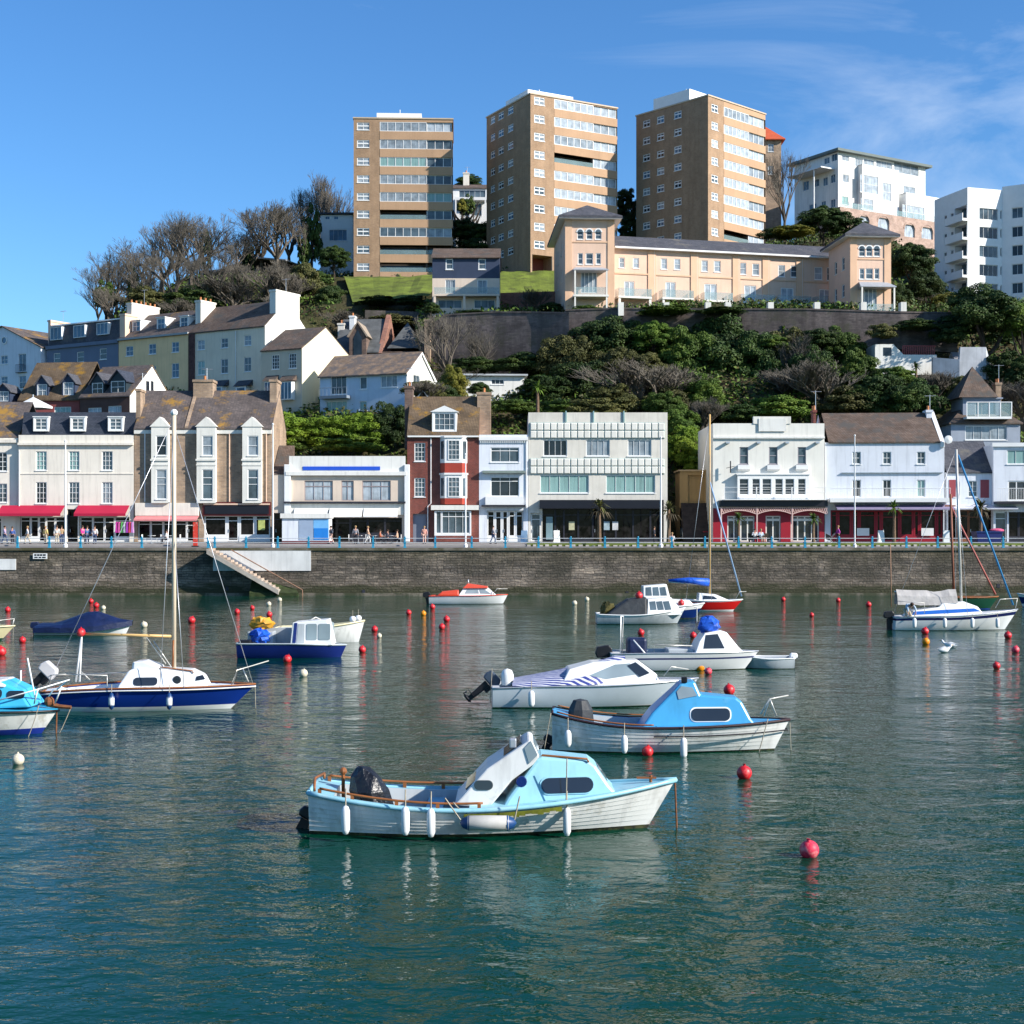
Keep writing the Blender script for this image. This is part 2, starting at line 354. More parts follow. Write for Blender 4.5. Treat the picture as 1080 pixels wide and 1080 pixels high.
def chimney(b,x0,x1,y0,y1,z0,z1,m,pots=3,potm=None,name='chimney'):
    mb=MB(); mb.box(x0,x1,y0,y1,z0,z1-.25); mb.box(x0-.08,x1+.08,y0-.08,y1+.08,z1-.25,z1)
    o=mb.build(name,m,b.root)
    if pots:
        p=MB()
        for i in range(pots):
            if (x1-x0)>=(y1-y0): c=(x0+(x1-x0)*(i+.5)/pots,(y0+y1)/2,z1)
            else: c=((x0+x1)/2,y0+(y1-y0)*(i+.5)/pots,z1)
            p.lathe([(.13,0),(.11,.35),(.14,.42),(.11,.45)],c,8)
        p.build('chimney_pots',potm or potc,o)
    return o
# ================================================================ QUAYSIDE ROW (facades 12 m back from the quay edge)
QY=137.0; QB=571.5
def awning(b,f,x0,x1,yt,yb,proj,m,name='awning',val=.25,th=.03):
    s0,s1=f.s_(x0),f.s_(x1); xm=(x0+x1)/2; z1=f.z_(xm,yt); z0=f.z_(xm,yb)
    mb=MB(); a=[f.P(s0,0,z1),f.P(s0,-proj,z0+val),f.P(s0,-proj,z0),f.P(s0,-proj+th,z0),f.P(s0,-proj+th,z0+val-th),f.P(s0,0,z1-th*2)]
    c=[f.P(s1,0,z1),f.P(s1,-proj,z0+val),f.P(s1,-proj,z0),f.P(s1,-proj+th,z0),f.P(s1,-proj+th,z0+val-th),f.P(s1,0,z1-th*2)]
    mb.prism(a,c); o=mb.build(name,m,b.root)
    mb=MB(); mb.tube([f.P(s0+.1,0,z0+.1),f.P(s0+.1,-proj+.05,z0+.1)],.025,5); mb.tube([f.P(s1-.1,0,z0+.1),f.P(s1-.1,-proj+.05,z0+.1)],.025,5)
    mb.build('awning_arm',steel,o); return o
def pbox(b,f,x0,x1,y0,y1,d0,d1,m,name,bevel=0,parent=None):
    """a trim box given in pixels with metre depths (negative = proud of the wall)"""
    r=f.rect(x0,x1,y0,y1); mb=MB(); f.box(mb,r[0],r[1],d0,d1,r[2],r[3])
    return mb.build(name,m,parent or b.root,bevel=bevel)
def shopfront(b,f,x0,x1,y0,bays,frame,glass,stall=.45,fw=.09,name='shop_window',rec=.35,door=None,yb=QB):
    """glazed bays between x0..x1; bays=list of fractions; door = index of the bay that is a door"""
    r=f.rect(x0,x1,y0,yb); tot=sum(bays); a=r[0]
    for i,w in enumerate(bays):
        c=a+(r[1]-r[0])*w/tot
        isd=(door is not None and i in (door if isinstance(door,(list,tuple)) else [door]))
        zlo=r[2]+(.03 if isd else stall)
        if isd:
            o=f.win((a+.01,c-.01,zlo,r[3]-.01),1,1,glass=glass,frame=frame,fw=fw,rec=rec,sill=False,split=.78,name='shop_door')
            mb=MB(); f.box(mb,a+.18,a+.22,rec-.12,rec-.07,zlo+.9,zlo+1.2); mb.build('door_handle',steel,o)
        else:
            f.win((a+.01,c-.01,zlo,r[3]-.01),1,1,glass=glass,frame=frame,fw=fw,rec=rec,sill=False,split=.8,name=name)
            mb=MB(); f.box(mb,a,c,rec-.1,rec+.05,r[2],zlo-.003); mb.build('stall_riser',frame,b.root)
        a=c
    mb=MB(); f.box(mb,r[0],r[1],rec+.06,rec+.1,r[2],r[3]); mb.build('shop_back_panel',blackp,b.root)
    return r
def downpipe(b,f,px,y0,y1,m=None):
    s=f.s_(px); mb=MB(); mb.tube([f.P(s,-.08,f.z_(px,y1)),f.P(s,-.08,f.z_(px,y0))],.05,6); return mb.build('downpipe',m or trimw,b.root)
QG='shops and restaurants along the quay'
# --- adjoining house at the left edge
b=Bld('terrace_house','cream terrace house cut by the left edge of the photo beside the crimson awnings','house',19.4,QY+.35,0,-50,QB,depth=9,group=QG)
f=b.face(); ws=[f.rect(x,x+10,477,497) for x in (-33,-2.5)]+[f.rect(x,x+10,510,530) for x in (-33,-2.5)]
gr=f.rect(-48,1,546,571.4)
m=MB(); zt=f.z_(0,462); f.wall(m,0,b.W,0,zt,ws+[gr]); side_walls(b,m,zt); m.poly([(0,0,zt),(b.W,0,zt),(b.W,b.D,zt),(0,b.D,zt)]); b.part(m,'wall',cream)
for i,w in enumerate(ws): f.win(w,2,4,glass=[gmid,gdark,gcurt,gmid][i])
pbox(b,f,-50,19.3,463.5,467,-.22,-.002,cream,'cornice')
m=MB(); roof_gable(m,0,b.W-.2,.5,b.D,zt,f.z_(0,438)+1.6,oh=0); b.part(m,'roof',slatem)
shopfront(b,f,-48,1,546,[1,1,.6,1],trimw,gshop,door=2)
awning(b,f,-48,0,533,544,1.3,redaw)
# --- white terrace with slate mansard
b=Bld('terrace_house','broad cream three-storey terrace with three white dormers in a slate mansard','house',141,QY,0,19.6,QB,depth=9,group=QG)
f=b.face()
ws=[f.rect(c-5.7,c+5.7,476,496) for c in (43.5,78,113)]+[f.rect(c-5.7,c+5.7,508.5,531) for c in (43.5,78,113)]
gr=[f.rect(20.5,68,545,571.4),f.rect(71,82,537,571.4),f.rect(83.5,136.5,545,571.4)]
m=MB(); zt=f.z_(80,459); f.wall(m,0,b.W,0,zt,ws+gr); side_walls(b,m,zt-.4); m.box(.0,b.W,.005,.3,zt-.001,zt+.02); b.part(m,'wall',cream)
for i,w in enumerate(ws): f.win(w,3,4,glass=[gteal,gteal,gmid,gdark,gmid,gcurt][i],mw=.03)
pbox(b,f,19.6,141,467,469.5,-.3,-.002,cream,'cornice'); pbox(b,f,19.6,141,499,500.2,-.05,-.002,cream,'string_course')
zm=f.z_(80,437.5)
m=MB(); m.prism([(.1,.45,zt-.4),(.1,1.15,zm+.35),(.1,8.2,zm+.35),(.1,8.9,zt-.4)],[(b.W-.1,.45,zt-.4),(b.W-.1,1.15,zm+.35),(b.W-.1,8.2,zm+.35),(b.W-.1,8.9,zt-.4)]); b.part(m,'mansard_roof',slateb)
for c in (41.5,80.5,120.5):
    r=f.rect(c-8,c+8,439.5,454.5); m=MB(); h=(r[0]+.14,r[1]-.14,r[2]+.12,r[3]-.1)
    fo=b.face('front',.42); fo.wall(m,r[0],r[1],r[2],r[3],[h],0,.1); m.box(r[0],r[0]+.06,.43,1.4,r[2],r[3]); m.box(r[1]-.06,r[1],.43,1.4,r[2],r[3]); m.box(r[0]-.06,r[1]+.06,.36,1.6,r[3],r[3]+.08)
    d=m.build('dormer',trimw,b.root); fo.win(h,2,3,glass=gmid,rec=.1,sill=False,fw=.1,mw=.06)
shopfront(b,f,20.5,68,545,[1,.8,.7,.9,1],trimw,gshop,door=2); shopfront(b,f,83.5,136.5,545,[1,.9,.8,1.2],trimw,gshop,door=[1,2]); shopfront(b,f,71,82,537,[1],trimd,gshop,door=0)
awning(b,f,2,68.5,533,544.5,1.4,redaw); awning(b,f,82.5,136.5,533,544.5,1.4,redaw)
chimney(b,b.W-.1,b.W+.32,1.2,3.0,zt-1,f.z_(141,413)+.4,brown_stone,0)
downpipe(b,f,20.5,475,535)
# roof terrace pieces behind the parapet: parasol-like canopy
# --- buff stone pair with gabled bays
b=Bld('terrace_house','buff stone pair with tall white gabled window bays and a worn slate roof','house',286.6,QY,0,141.6,QB,depth=9,group=QG)
f=b.face(); zt=f.z_(215,452)
m=MB(); gr=[f.rect(145,209.5,549,571.4),f.rect(214.5,285,543,571.4)]
f.wall(m,0,b.W,0,zt,gr); side_walls(b,m,zt); 
zr=f.z_(215,421)+1.15; m.poly([(0,0,zt),(0,4.5,zr),(0,9,zt)]); m.poly([(b.W,0,zt),(b.W,4.5,zr),(b.W,9,zt)]); b.part(m,'wall',brown_stone)
m=MB(); roof_gable(m,.05,b.W-.05,0,9,zt,zr,oh=.15); b.part(m,'roof',slatem)
pbox(b,f,141.6,286.6,452.6,457.5,-.12,-.002,creamg,'cornice')
for c,hw in ((170,9),(218.7,10),(266.7,10)):
    r=f.rect(c-hw,c+hw,450.5,530.5); fo=b.face('front',-.55); m=MB()
    h1=fo.rect(c-5.6,c+5.6,459.5,480.5); h2=fo.rect(c-5.6,c+5.6,495,526.5)
    fo.wall(m,r[0],r[1],r[2],r[3],[h1,h2],0,.1); m.box(r[0],r[0]+.1,-.545,-.002,r[2],r[3]); m.box(r[1]-.1,r[1],-.545,-.002,r[2],r[3]); m.box(r[0],r[1],-.545,-.002,r[2]-.02,r[2]+.08)
    zp=fo.z_(c,439.5); xm=(r[0]+r[1])/2
    m.prism([(r[0]-.15,-.62,r[3]),(r[1]+.15,-.62,r[3]),(xm,-.62,zp)],[(r[0]-.15,2.0,r[3]),(r[1]+.15,2.0,r[3]),(xm,2.0,zp)])
    m.box(r[0]-.08,r[1]+.08,-.66,-.556,fo.z_(c,486),fo.z_(c,484)); m.box(r[0]-.04,r[1]+.04,-.6,-.556,fo.z_(c,491),fo.z_(c,489.5))
    bay=m.build('bay',creamg,b.root)
    fo.win(h1,1,2,glass=[gdark,gcurt,gcurt][[170,218.7,266.7].index(c)],rec=.1,sill=True); fo.win(h2,1,2,glass=[gcurt,gmid,gmid][[170,218.7,266.7].index(c)],rec=.1,split=.72)
for x in (153,242,281): downpipe(b,f,x,455,529,trimw if x==153 else peach)
chimney(b,f.s_(195),f.s_(216),3.6,5.4,zt+1,f.z_(205,413.5)+1.6,brown_stone,1)
chimney(b,f.s_(279),f.s_(286.4),3.0,5.4,zt,f.z_(283,414)+1.6,brown_stone,0)
m=MB(); s=f.s_(196.5); m.box(s-.15,s+.15,-.1,4.6,zt-.3,zt+.2); m.prism([(s-.15,-.05,zt+.2),(s-.15,4.5,zr+.3),(s-.15,4.5,zr+.05),(s-.15,.1,zt)],[(s+.15,-.05,zt+.2),(s+.15,4.5,zr+.3),(s+.15,4.5,zr+.05),(s+.15,.1,zt)]); b.part(m,'party_wall_coping',brown_stone)
pbox(b,f,143,210,530.5,544,-.25,-.002,cream,'fascia_board',.02)
pinkaw=mat('pink_awning_canvas',(.62,.22,.22),.8,.1,2)
awning(b,f,144,210,543.5,549.5,1.1,pinkaw,val=.15)
pbox(b,f,214,286,529.5,544,-.22,-.002,mat('oxblood_paint',(.10,.015,.015),.4,.1,1),'fascia_frame'); pbox(b,f,217,284,533.5,542,-.3,-.222,blackp,'fascia_board')
pbox(b,f,215,285,531,532.6,-.34,-.222,peach,'fascia_lip')
shopfront(b,f,145,209.5,549,[.9,.9,.8,.9,.9],trimw,gshop,door=4,stall=.3); shopfront(b,f,214.5,285,543,[1.6,.85,1.1,1.1],trimw,gshop,door=1,stall=.55,fw=.16)
pbox(b,f,272,279,548,559,.1,.2,mat('poster_yellow_green',(.45,.5,.15),.6,.3,3),'poster')
# --- single storey cafe with the blue strip
b=Bld('cafe_building','low cream cafe building with a bright blue strip across its white parapet','cafe',431.5,QY,0,287,QB,depth=9,group=QG)
f=b.face(); zt=f.z_(360,500.5)
ws=[f.rect(321,351,507,528),f.rect(360,373,507,528),f.rect(382,412,507,528)]
gr=[f.rect(349,424,546,571.4),f.rect(288.5,299,541,571.4),f.rect(303,346,543,571.4)]
m=MB(); f.wall(m,0,b.W,0,zt,ws+gr); side_walls(b,m,zt); m.poly([(0,.5,zt),(b.W,.5,zt),(b.W,b.D,zt),(0,b.D,zt)]); b.part(m,'wall',pinkc)
for w in ws: f.win(w,3 if w[1]-w[0]>2 else 2,1,glass=gpale,frame=mat('mauve_window_frame',(.30,.24,.24),.6,.1,1),split=.72,sill=False)
m=MB(); r=f.rect(305,427.5,481,500.5); m.box(r[0],r[1],-.05,.4,r[2]-.02,r[3]); m.box(f.s_(302),f.s_(429),-.35,-.052,f.z_(360,501.5),f.z_(360,497.5)); b.part(m,'parapet',white)
pbox(b,f,319.5,401,492,496,-.1,-.053,bluep,'blue_sign_strip')
for x0,x1,y0 in ((300,307,490),(426.5,432.2,490)): pbox(b,f,x0,x1,y0,571.4,-.3,-.002,trimw,'pilaster',.05)
pbox(b,f,300,428,529,531,-.45,-.002,trimd,'dark_cornice'); pbox(b,f,303,426,531.2,543,-.12,-.002,creamg,'fascia_board')
for x0,x1 in ((311,346),(348,382.5),(384,420)): awning(b,f,x0,x1,535,545.5,.9,trimw,val=.12)
m=MB(); r=f.rect(287.3,304,478,493); m.prism([(r[0],-.05,zt),(r[0],4,r[3]+1),(r[0],4,zt)],[(r[1],-.05,zt),(r[1],4,r[3]+1),(r[1],4,zt)]); b.part(m,'roof',slatebr)
shopfront(b,f,349,424,546,[1.1,1,1,1],trimd,gshop,door=0,stall=.8); shopfront(b,f,288.5,299,541,[1],trimd,gshop,door=0); shopfront(b,f,303,346,543,[1,1],trimw,gshop)
# --- red brick house
b=Bld('terrace_house','narrow red brick house with white bay windows and mossy dormered roof','house',505,QY,0,429.5,QB,depth=9,group=QG)
f=b.face(); zt=f.z_(467,460)
ws=[f.rect(437,448.5,467,486.5),f.rect(437,448.5,504,524)]; dr=[f.rect(435.5,450,542,571.4)]
sw=f.rect(459.5,500,539.5,566)
m=MB(); f.wall(m,0,b.W,0,zt,ws+dr); side_walls(b,m,zt); zr=f.z_(467,428)+1.2
m.poly([(0,0,zt),(0,4.5,zr),(0,9,zt)]); m.poly([(b.W,0,zt),(b.W,4.5,zr),(b.W,9,zt)]); b.part(m,'wall',redbrick)
for w in ws: f.win(w,3,4,glass=gmid)
m=MB(); roof_gable(m,.05,b.W-.05,0,9,zt,zr,oh=.2); b.part(m,'roof',slatel)
pbox(b,f,430,505,459.6,461.2,-.3,-.003,trimw,'gutter')
redp2=mat('red_painted_panel',(.36,.05,.03),.6,.12,1)
m=MB(); mr=MB(); mr2=MB()
x0,x1=f.s_(464.5),f.s_(492.5)
fo=b.face('front',-.6)
def canted(mm,za,zb,e=0):
    mm.prism([(x0-e,-.002,za),(x0+.45-e*.5,-.6-e,za),(x1-.45+e*.5,-.6-e,za),(x1+e,-.002,za)],[(x0-e,-.002,zb),(x0+.45-e*.5,-.6-e,zb),(x1-.45+e*.5,-.6-e,zb),(x1+e,-.002,zb)])
zs=[f.z_(478,y) for y in (532,525.5,501,499,488.5,487,462,460.3)]
canted(mr,zs[0],zs[1]); canted(m,zs[1],zs[2],.02); canted(m,zs[2],zs[3],.12); canted(mr2,zs[3],zs[4]); canted(m,zs[4],zs[6],.02); canted(m,zs[6],zs[7],.14)
bay=m.build('bay',trimw,b.root); mr.build('bay_panel',redp2,bay); mr2.build('bay_panel',redp2,bay)
for ya,yb_ in ((464,485),(503,524)):
    r=fo.rect(472.5,485,ya,yb_); fo.win(r,3,4,glass=gmid,rec=0,d0=-.02,sill=False)
    for sg in (0,1):
        mm=MB(); za,zb=r[2]+.1,r[3]-.1
        if sg==0: q=[(x0+.08,-.14),(x0+.37,-.53)]
        else: q=[(x1-.08,-.14),(x1-.37,-.53)]
        off=-.03 if sg==0 else .03
        mm.poly([(q[0][0]+off,q[0][1]-.03,za),(q[1][0]+off,q[1][1]-.03,za),(q[1][0]+off,q[1][1]-.03,zb),(q[0][0]+off,q[0][1]-.03,zb)]); mm.build('side_pane',gmid,bay)
# dormer
r=f.rect(455.5,481.5,434,456.5); fo=b.face('front',.35); h=(r[0]+.18,r[1]-.18,r[2]+.25,r[3]-.1); m=MB()
fo.wall(m,r[0],r[1],r[2],r[3],[h],0,.1); m.box(r[0],r[0]+.08,.355,2.5,r[2],r[3]); m.box(r[1]-.08,r[1],.355,2.5,r[2],r[3]); xm=(r[0]+r[1])/2; zp=f.z_(468,427.5)
m.prism([(r[0]-.2,.25,r[3]),(r[1]+.2,.25,r[3]),(xm,.25,zp)],[(r[0]-.2,2.9,r[3]),(r[1]+.2,2.9,r[3]),(xm,2.9,zp)]); m.build('dormer',trimw,b.root); fo.win(h,4,3,glass=gmid,rec=.1,sill=False,fw=.1)
chimney(b,-.5,f.s_(432.5),3.4,5.2,zt-1,f.z_(428,414)+1.0,churchstone,1); chimney(b,f.s_(502.5),f.s_(517),3.2,5.2,zt-1,f.z_(509,421)+1.0,brown_stone,2)
m=MB(); sx=f.s_(454.5); m.tube([(sx,-.09,f.z_(454,461)),(sx,-.09,f.z_(454,531)),(sx-.3,-.09,f.z_(454,534)),(sx-.3,-.09,0)],.05,6); b.part(m,'downpipe',trimw)
pbox(b,f,455,505,533,538,-.75,-.003,creamg,'shop_cornice')
pbox(b,f,458,497.5,565.2,571.4,-.6,-.003,redbrick,'stall_riser')
r=f.rect(458.5,497,539,565); m=MB(); m.box(r[0],r[1],-.55,-.003,r[2],r[2]+.2); m.box(r[0],r[0]+.12,-.55,-.003,r[2]+.2,r[3]); m.box(r[1]-.12,r[1],-.55,-.003,r[2]+.2,r[3]); b.part(m,'bay_frame',trimw)
fo=b.face('front',-.55); fo.win((r[0]+.7,r[1]-.13,r[2]+.2,r[3]),4,1,glass=gteal if 0 else gmid,rec=.1,split=.75,sill=False,name='shop_window'); fo.win((r[0]+.13,r[0]+.68,r[2]+.2,r[3]),1,1,glass=gmid,rec=.1,sill=False,name='shop_window')
m=MB(); r=dr[0]; m.box(r[0],r[1],.25,.3,r[2],r[3]); d=m.build('door',mat('grey_door_paint',(.20,.22,.27),.5,.1,1),b.root); m=MB(); m.box(r[1]-.2,r[1]-.15,.2,.248,1,1.15); m.build('door_handle',steel,d)
# --- narrow white house
b=Bld('terrace_house','narrow white three-storey house with dentil cornice and wide curtained windows','house',557,QY,0,505.3,QB,depth=9,group=QG)
f=b.face(); zt=f.z_(530,458.5)
ws=[f.rect(517.5,547.5,472,487.5),f.rect(517.5,547.5,503,523.5)]; gr=[f.rect(513.5,552,538.5,571.4)]
m=MB(); f.wall(m,0,b.W,0,zt,ws+gr); side_walls(b,m,zt-.3); m.poly([(0,.4,zt-.3),(b.W,.4,zt-.3),(b.W,b.D,zt-.3),(0,b.D,zt-.3)]); b.part(m,'wall',whiteb)
for w in ws: f.win(w,3,1,glass=gmid if w[2]>7 else gdark,split=.78)
m=MB()
for k in range(22): x=.1+k*(b.W-.3)/21; m.box(x,x+.1,-.14,-.003,f.z_(530,467),f.z_(530,464.8))
m.box(0,b.W,-.2,-.003,f.z_(530,464.6),f.z_(530,461)); b.part(m,'dentil_cornice',trimw)
pbox(b,f,509,554,496.5,499,-.5,-.003,mat('greenish_lead',(.22,.27,.24),.6,.2,2),'ledge'); pbox(b,f,512,552,523.8,532.5,-.4,-.003,trimw,'bay_apron'); pbox(b,f,508,554,532.7,534.3,-.6,-.003,trimd,'shop_cornice')
shopfront(b,f,513.5,552,538.5,[1,.9,.8,.9,1],trimw,gshop,door=[1,2],stall=.5,fw=.13); downpipe(b,f,555.3,465,540)
# --- art deco block
b=Bld('hotel_block','large cream art deco block with two bands of small panels over a black shopfront','restaurant',704,QY,0,557.3,QB,depth=10,group=QG)
f=b.face(); zt=f.z_(630,435)
ws=[f.rect(573,598,464,481),f.rect(618,643,464,481),f.rect(662,687,464,481),f.rect(569.5,621,501,520),f.rect(639,691,501,520)]
gr=[f.rect(572,700,536.5,571.4),f.rect(559.5,571,541,571.4)]
m=MB(); f.wall(m,0,b.W,0,zt,ws+gr); side_walls(b,m,zt); m.poly([(0,.0,zt-.01),(b.W,0,zt-.01),(b.W,b.D,zt-.01),(0,b.D,zt-.01)]); b.part(m,'wall',conc)
for i,w in enumerate(ws): 
    f.win(w,4 if i<3 else 5,1,glass=[gdark,gcurt,gcurt,gteal,gteal][i],frame=trimw)
for y0,y1,pm in ((445.8,462.5,creamg),(483.5,500,creamg)):
    r=f.rect(559,701,y0,y1); mt=MB(); mt.box(r[0],r[1],-.06,-.003,r[2],r[3]); t=mt.build('panel_band',tealp,b.root)
    mp=MB(); n=20; w=(r[1]-r[0])/n; h=(r[3]-r[2])/2
    for i in range(n):
        for j in range(2):
            x=r[0]+i*w; z=r[2]+j*h; mp.prism([(x+.035,-.063,z+.03),(x+w-.035,-.063,z+.03),(x+w-.035,-.063,z+h-.03),(x+.035,-.063,z+h-.03)],[(x+.09,-.17,z+.09),(x+w-.09,-.17,z+.09),(x+w-.09,-.17,z+h-.09),(x+.09,-.17,z+h-.09)])
    mp.build('panels',pm,t)
m=MB()
for x in (597,626,658): s=f.s_(x); m.box(s-.06,s+.06,-.12,-.003,f.z_(x,445),f.z_(x,433.5))
b.part(m,'parapet_fins',tealp)
pbox(b,f,569,699,527.5,536.5,-.9,-.003,blackp,'fascia_board')
shopfront(b,f,572,700,536.5,[.9,.6,1,1,.8,.8,1.2,1.2,.9],trimd,gshop,door=[1,4],stall=.25,fw=.07); shopfront(b,f,559.5,571,541,[1],trimw,gmid,door=0,fw=.15)
for x0,c in ((600,(.5,.48,.3)),(637,(.35,.45,.5)),(646,(.6,.6,.6))): pbox(b,f,x0,x0+6,550,559,.12,.16,mat('poster%d'%x0,c,.6,.3,3),'menu_poster')
pbox(b,f,576,583,545,569,.12,.16,mat('pale_teal_panel',(.2,.3,.32),.4,.2,1),'display_panel')
# --- ochre outbuilding in the gap
b=Bld('outbuilding','small ochre flat-roofed outbuilding in the gap beside the white restaurant','outbuilding',750,QY+5,0,717,QB-1,depth=4,)
f=b.face(); zt=f.z_(730,497); h=f.rect(725.5,743,501,533); m=MB()
f.wall(m,0,b.W,f.z_(730,536),zt,[h],0,.3); m.box(h[0],h[1],.3,.35,h[2],h[3]); m.poly([(0,0,0),(0,4,0),(0,4,zt),(0,0,zt)]); m.poly([(b.W,0,0),(b.W,4,0),(b.W,4,zt),(b.W,0,zt)]); m.poly([(0,4,0),(b.W,4,0),(b.W,4,zt),(0,4,zt)]); b.part(m,'wall',mat('ochre_render',(.50,.30,.12),.8,.12,.6,streak=.3))
m=MB(); m.box(-.15,b.W+.1,-.2,4.1,zt,zt+.15); b.part(m,'flat_roof',mat('ochre_trim',(.55,.38,.2),.7,.1,1))
m=MB()
for i in range(9): m.box(.1,b.W-.1,-.3*(9-i),-.3*(8-i)-.003,0,.42*(i+1))
b.part(m,'steps',mat('dark_steps',(.06,.045,.04),.9,.3,2))
# --- white restaurant with lattice arches
b=Bld('restaurant_building','white restaurant with a raised parapet panel and pink lattice arches over red walls','restaurant',869.5,QY,0,752,QB,depth=11,group=QG)
f=b.face(); zt=f.z_(810,446.5)
ws=[f.rect(780,789,471.5,489.5),f.rect(811,820,471.5,489.5),f.rect(841.3,850,471.5,489.5)]
gr=[f.rect(767,796,544,571.4),f.rect(807.5,823.5,544,571.4),f.rect(834,864,544,571.4)]
m=MB(); z1=f.z_(810,536); f.wall(m,0,b.W,z1,zt,ws); side_walls(b,m,zt); m.poly([(0,.3,zt-.5),(b.W,.3,zt-.5),(b.W,b.D,zt-.5),(0,b.D,zt-.5)]); b.part(m,'wall',creamg)
m=MB(); f.wall(m,0,b.W,0,z1-.003,gr); b.part(m,'ground_floor_wall',redp)
pbox(b,f,794.5,834,439.3,447,-.08,.4,creamg,'parapet_panel'); pbox(b,f,800,829,441.5,455,-.14,-.082,white,'parapet_inset'); pbox(b,f,752,869.5,460.5,462.5,-.2,-.003,white,'cornice')
for w in ws:
    f.win(w,1,1,glass=gmid,frame=mat('grey_frame',(.3,.28,.3),.5,.1,1),split=.5); mm=MB(); mm.prism([(w[0]-.2,-.003,w[2]-.65),(w[1]+.2,-.003,w[2]-.65),(w[1]+.2,-.28,w[2]-.5),(w[0]-.2,-.28,w[2]-.5)],[(w[0]-.2,-.003,w[2]-.1),(w[1]+.2,-.003,w[2]-.1),(w[1]+.2,-.28,w[2]-.1),(w[0]-.2,-.28,w[2]-.1)]); b.part(mm,'window_box',trimw)
r=f.rect(777,852.5,501,526.5); mm=MB(); fo=b.face('front',-.5)
hs=[fo.rect(780.2+k*12.05+(1.5 if k%2 else 0)-.5,780.2+k*12.05+9.2,505,521.5) for k in range(6)]
fo.wall(mm,r[0],r[1],r[2],r[3],hs,0,.1); mm.box(r[0],r[0]+.05,-.495,-.003,r[2],r[3]); mm.box(r[1]-.05,r[1],-.495,-.003,r[2],r[3]); mm.box(r[0]-.1,r[1]+.1,-.6,-.003,r[3]+.003,r[3]+.12); mm.box(r[0]-.05,r[1]+.05,-.55,-.003,r[2]-.1,r[2]-.003); mm.build('sash_bay',trimw,b.root)
for h in hs: fo.win(h,1,3,glass=gdark,rec=.1,sill=False,fw=.05)
pbox(b,f,758,871,527.8,534.5,-.9,-.003,blackp,'fascia_board')
# lattice arches
lat=mat('pink_lattice',(.62,.42,.38),.6,.1,1)
for k,(xa,xb) in enumerate(((759.5,797),(797,834),(834,871))):
    a,c=f.s_(xa),f.s_(xb); zt2=f.z_(xa,534.8); zl=f.z_(xa,543); mm=MB(); n=16; xm=(a+c)/2; hw=(c-a)/2
    for i in range(n):
        u0=a+(c-a)*i/n; u1=a+(c-a)*(i+1)/n
        za=zl+(1-((u0-xm)/hw)**2)*.38; zb=zl+(1-((u1-xm)/hw)**2)*.38
        mm.prism([(u0,-.78,za),(u1,-.78,zb),(u1,-.78,zb+.09),(u0,-.78,za+.09)],[(u0,-.72,za),(u1,-.72,zb),(u1,-.72,zb+.09),(u0,-.72,za+.09)])
        for sg in (0,1):
            p0=(u0,-.75,za+.09 if sg==0 else zt2-.02); p1=(u1,-.75,zt2-.02 if sg==0 else zb+.09); mm.tube([p0,p1],.03,4,caps=False)
    mm.box(a-.06,a+.06,-.8,-.7,0,zt2); b.part(mm,'lattice_arch',lat)
for g in gr: f.win((g[0]+.01,g[1]-.01,.02,g[3]-.01),4 if g[1]-g[0]>2 else 2,1,glass=gdark,frame=creamg,fw=.12,mw=.12,rec=.2,sill=False,split=.85,name='glazed_door')
m=MB(); f2=f; 
for x in (795.5,822.5+10): s=f.s_(x); m.box(s-.05,s+.05,-1.3,-1.2,f.z_(x,527.5),f.z_(x,514))
s0,s1=f.s_(762),f.s_(868)
for z in (514.5,519.5): m.tube([(s0,-1.25,f.z_(800,z)),(s1,-1.25,f.z_(800,z))],.02,5)
for x in (762,868): s=f.s_(x); m.box(s-.03,s+.03,-1.28,-1.22,f.z_(x,527.5),f.z_(x,514))
m.box(s0,s1,-1.4,-.003,f.z_(800,527.7),f.z_(800,527)); b.part(m,'balcony_rail',trimw)
m=MB(); s=f.s_(769.5); m.box(s-.05,s+.05,-.6,-.5,f.z_(769,499),f.z_(769,486.5)); m.tube([(s-.4,-.55,f.z_(769,494)),(s+.4,-.55,f.z_(769,492))],.025,5); b.part(m,'bracket_lantern',trimd)
for x in (767,799.5,829.5,861.5): s=f.s_(x); mm=MB(); mm.box(s-.18,s+.18,-.45,-.003,f.z_(x,468),f.z_(x,466.2)); b.part(mm,'wall_light',steel)
chimney(b,f.s_(866),b.W-.05,3.5,4.6,zt-1,zt+1.6,redbrick,2)
# --- white house with balcony and red restaurant front
b=Bld('restaurant_building','white house with brown roof and balcony above a red restaurant front','restaurant',996,QY-.4,-4,870,QB,depth=9,group=QG)
f=b.face(); zt=f.z_(930,466.5)
ws=[f.rect(x,x+9,476.5,489.5) for x in (899,931,967)]; w2=[f.rect(x,x+9,506,524) for x in (899,931,967)]
gr=[f.rect(876,998,538,571.4)]
m=MB(); f.wall(m,0,b.W,0,zt,ws+w2+[(gr[0][0],b.W-.1,gr[0][2],gr[0][3])]); side_walls(b,m,zt); zr=f.z_(930,447)+1.3
m.poly([(0,0,zt),(0,4.5,zr),(0,9,zt)]); m.poly([(b.W,0,zt),(b.W,4.5,zr),(b.W,9,zt)]); b.part(m,'wall',whiteb)
m=MB(); roof_gable(m,.4,b.W-.3,0,9,zt,zr,oh=.15); b.part(m,'roof',slatebr)
for i,w in enumerate(ws): f.win(w,2,2,glass=gmid)
for i,w in enumerate(w2): f.win(w,2,2,glass=[gdark,gdark,gteal][i],sill=False)
pbox(b,f,888,994,498,499,-.18,-.003,steel,'string_course'); m=MB(); z0_,z1_=f.z_(930,530),f.z_(930,525.8)
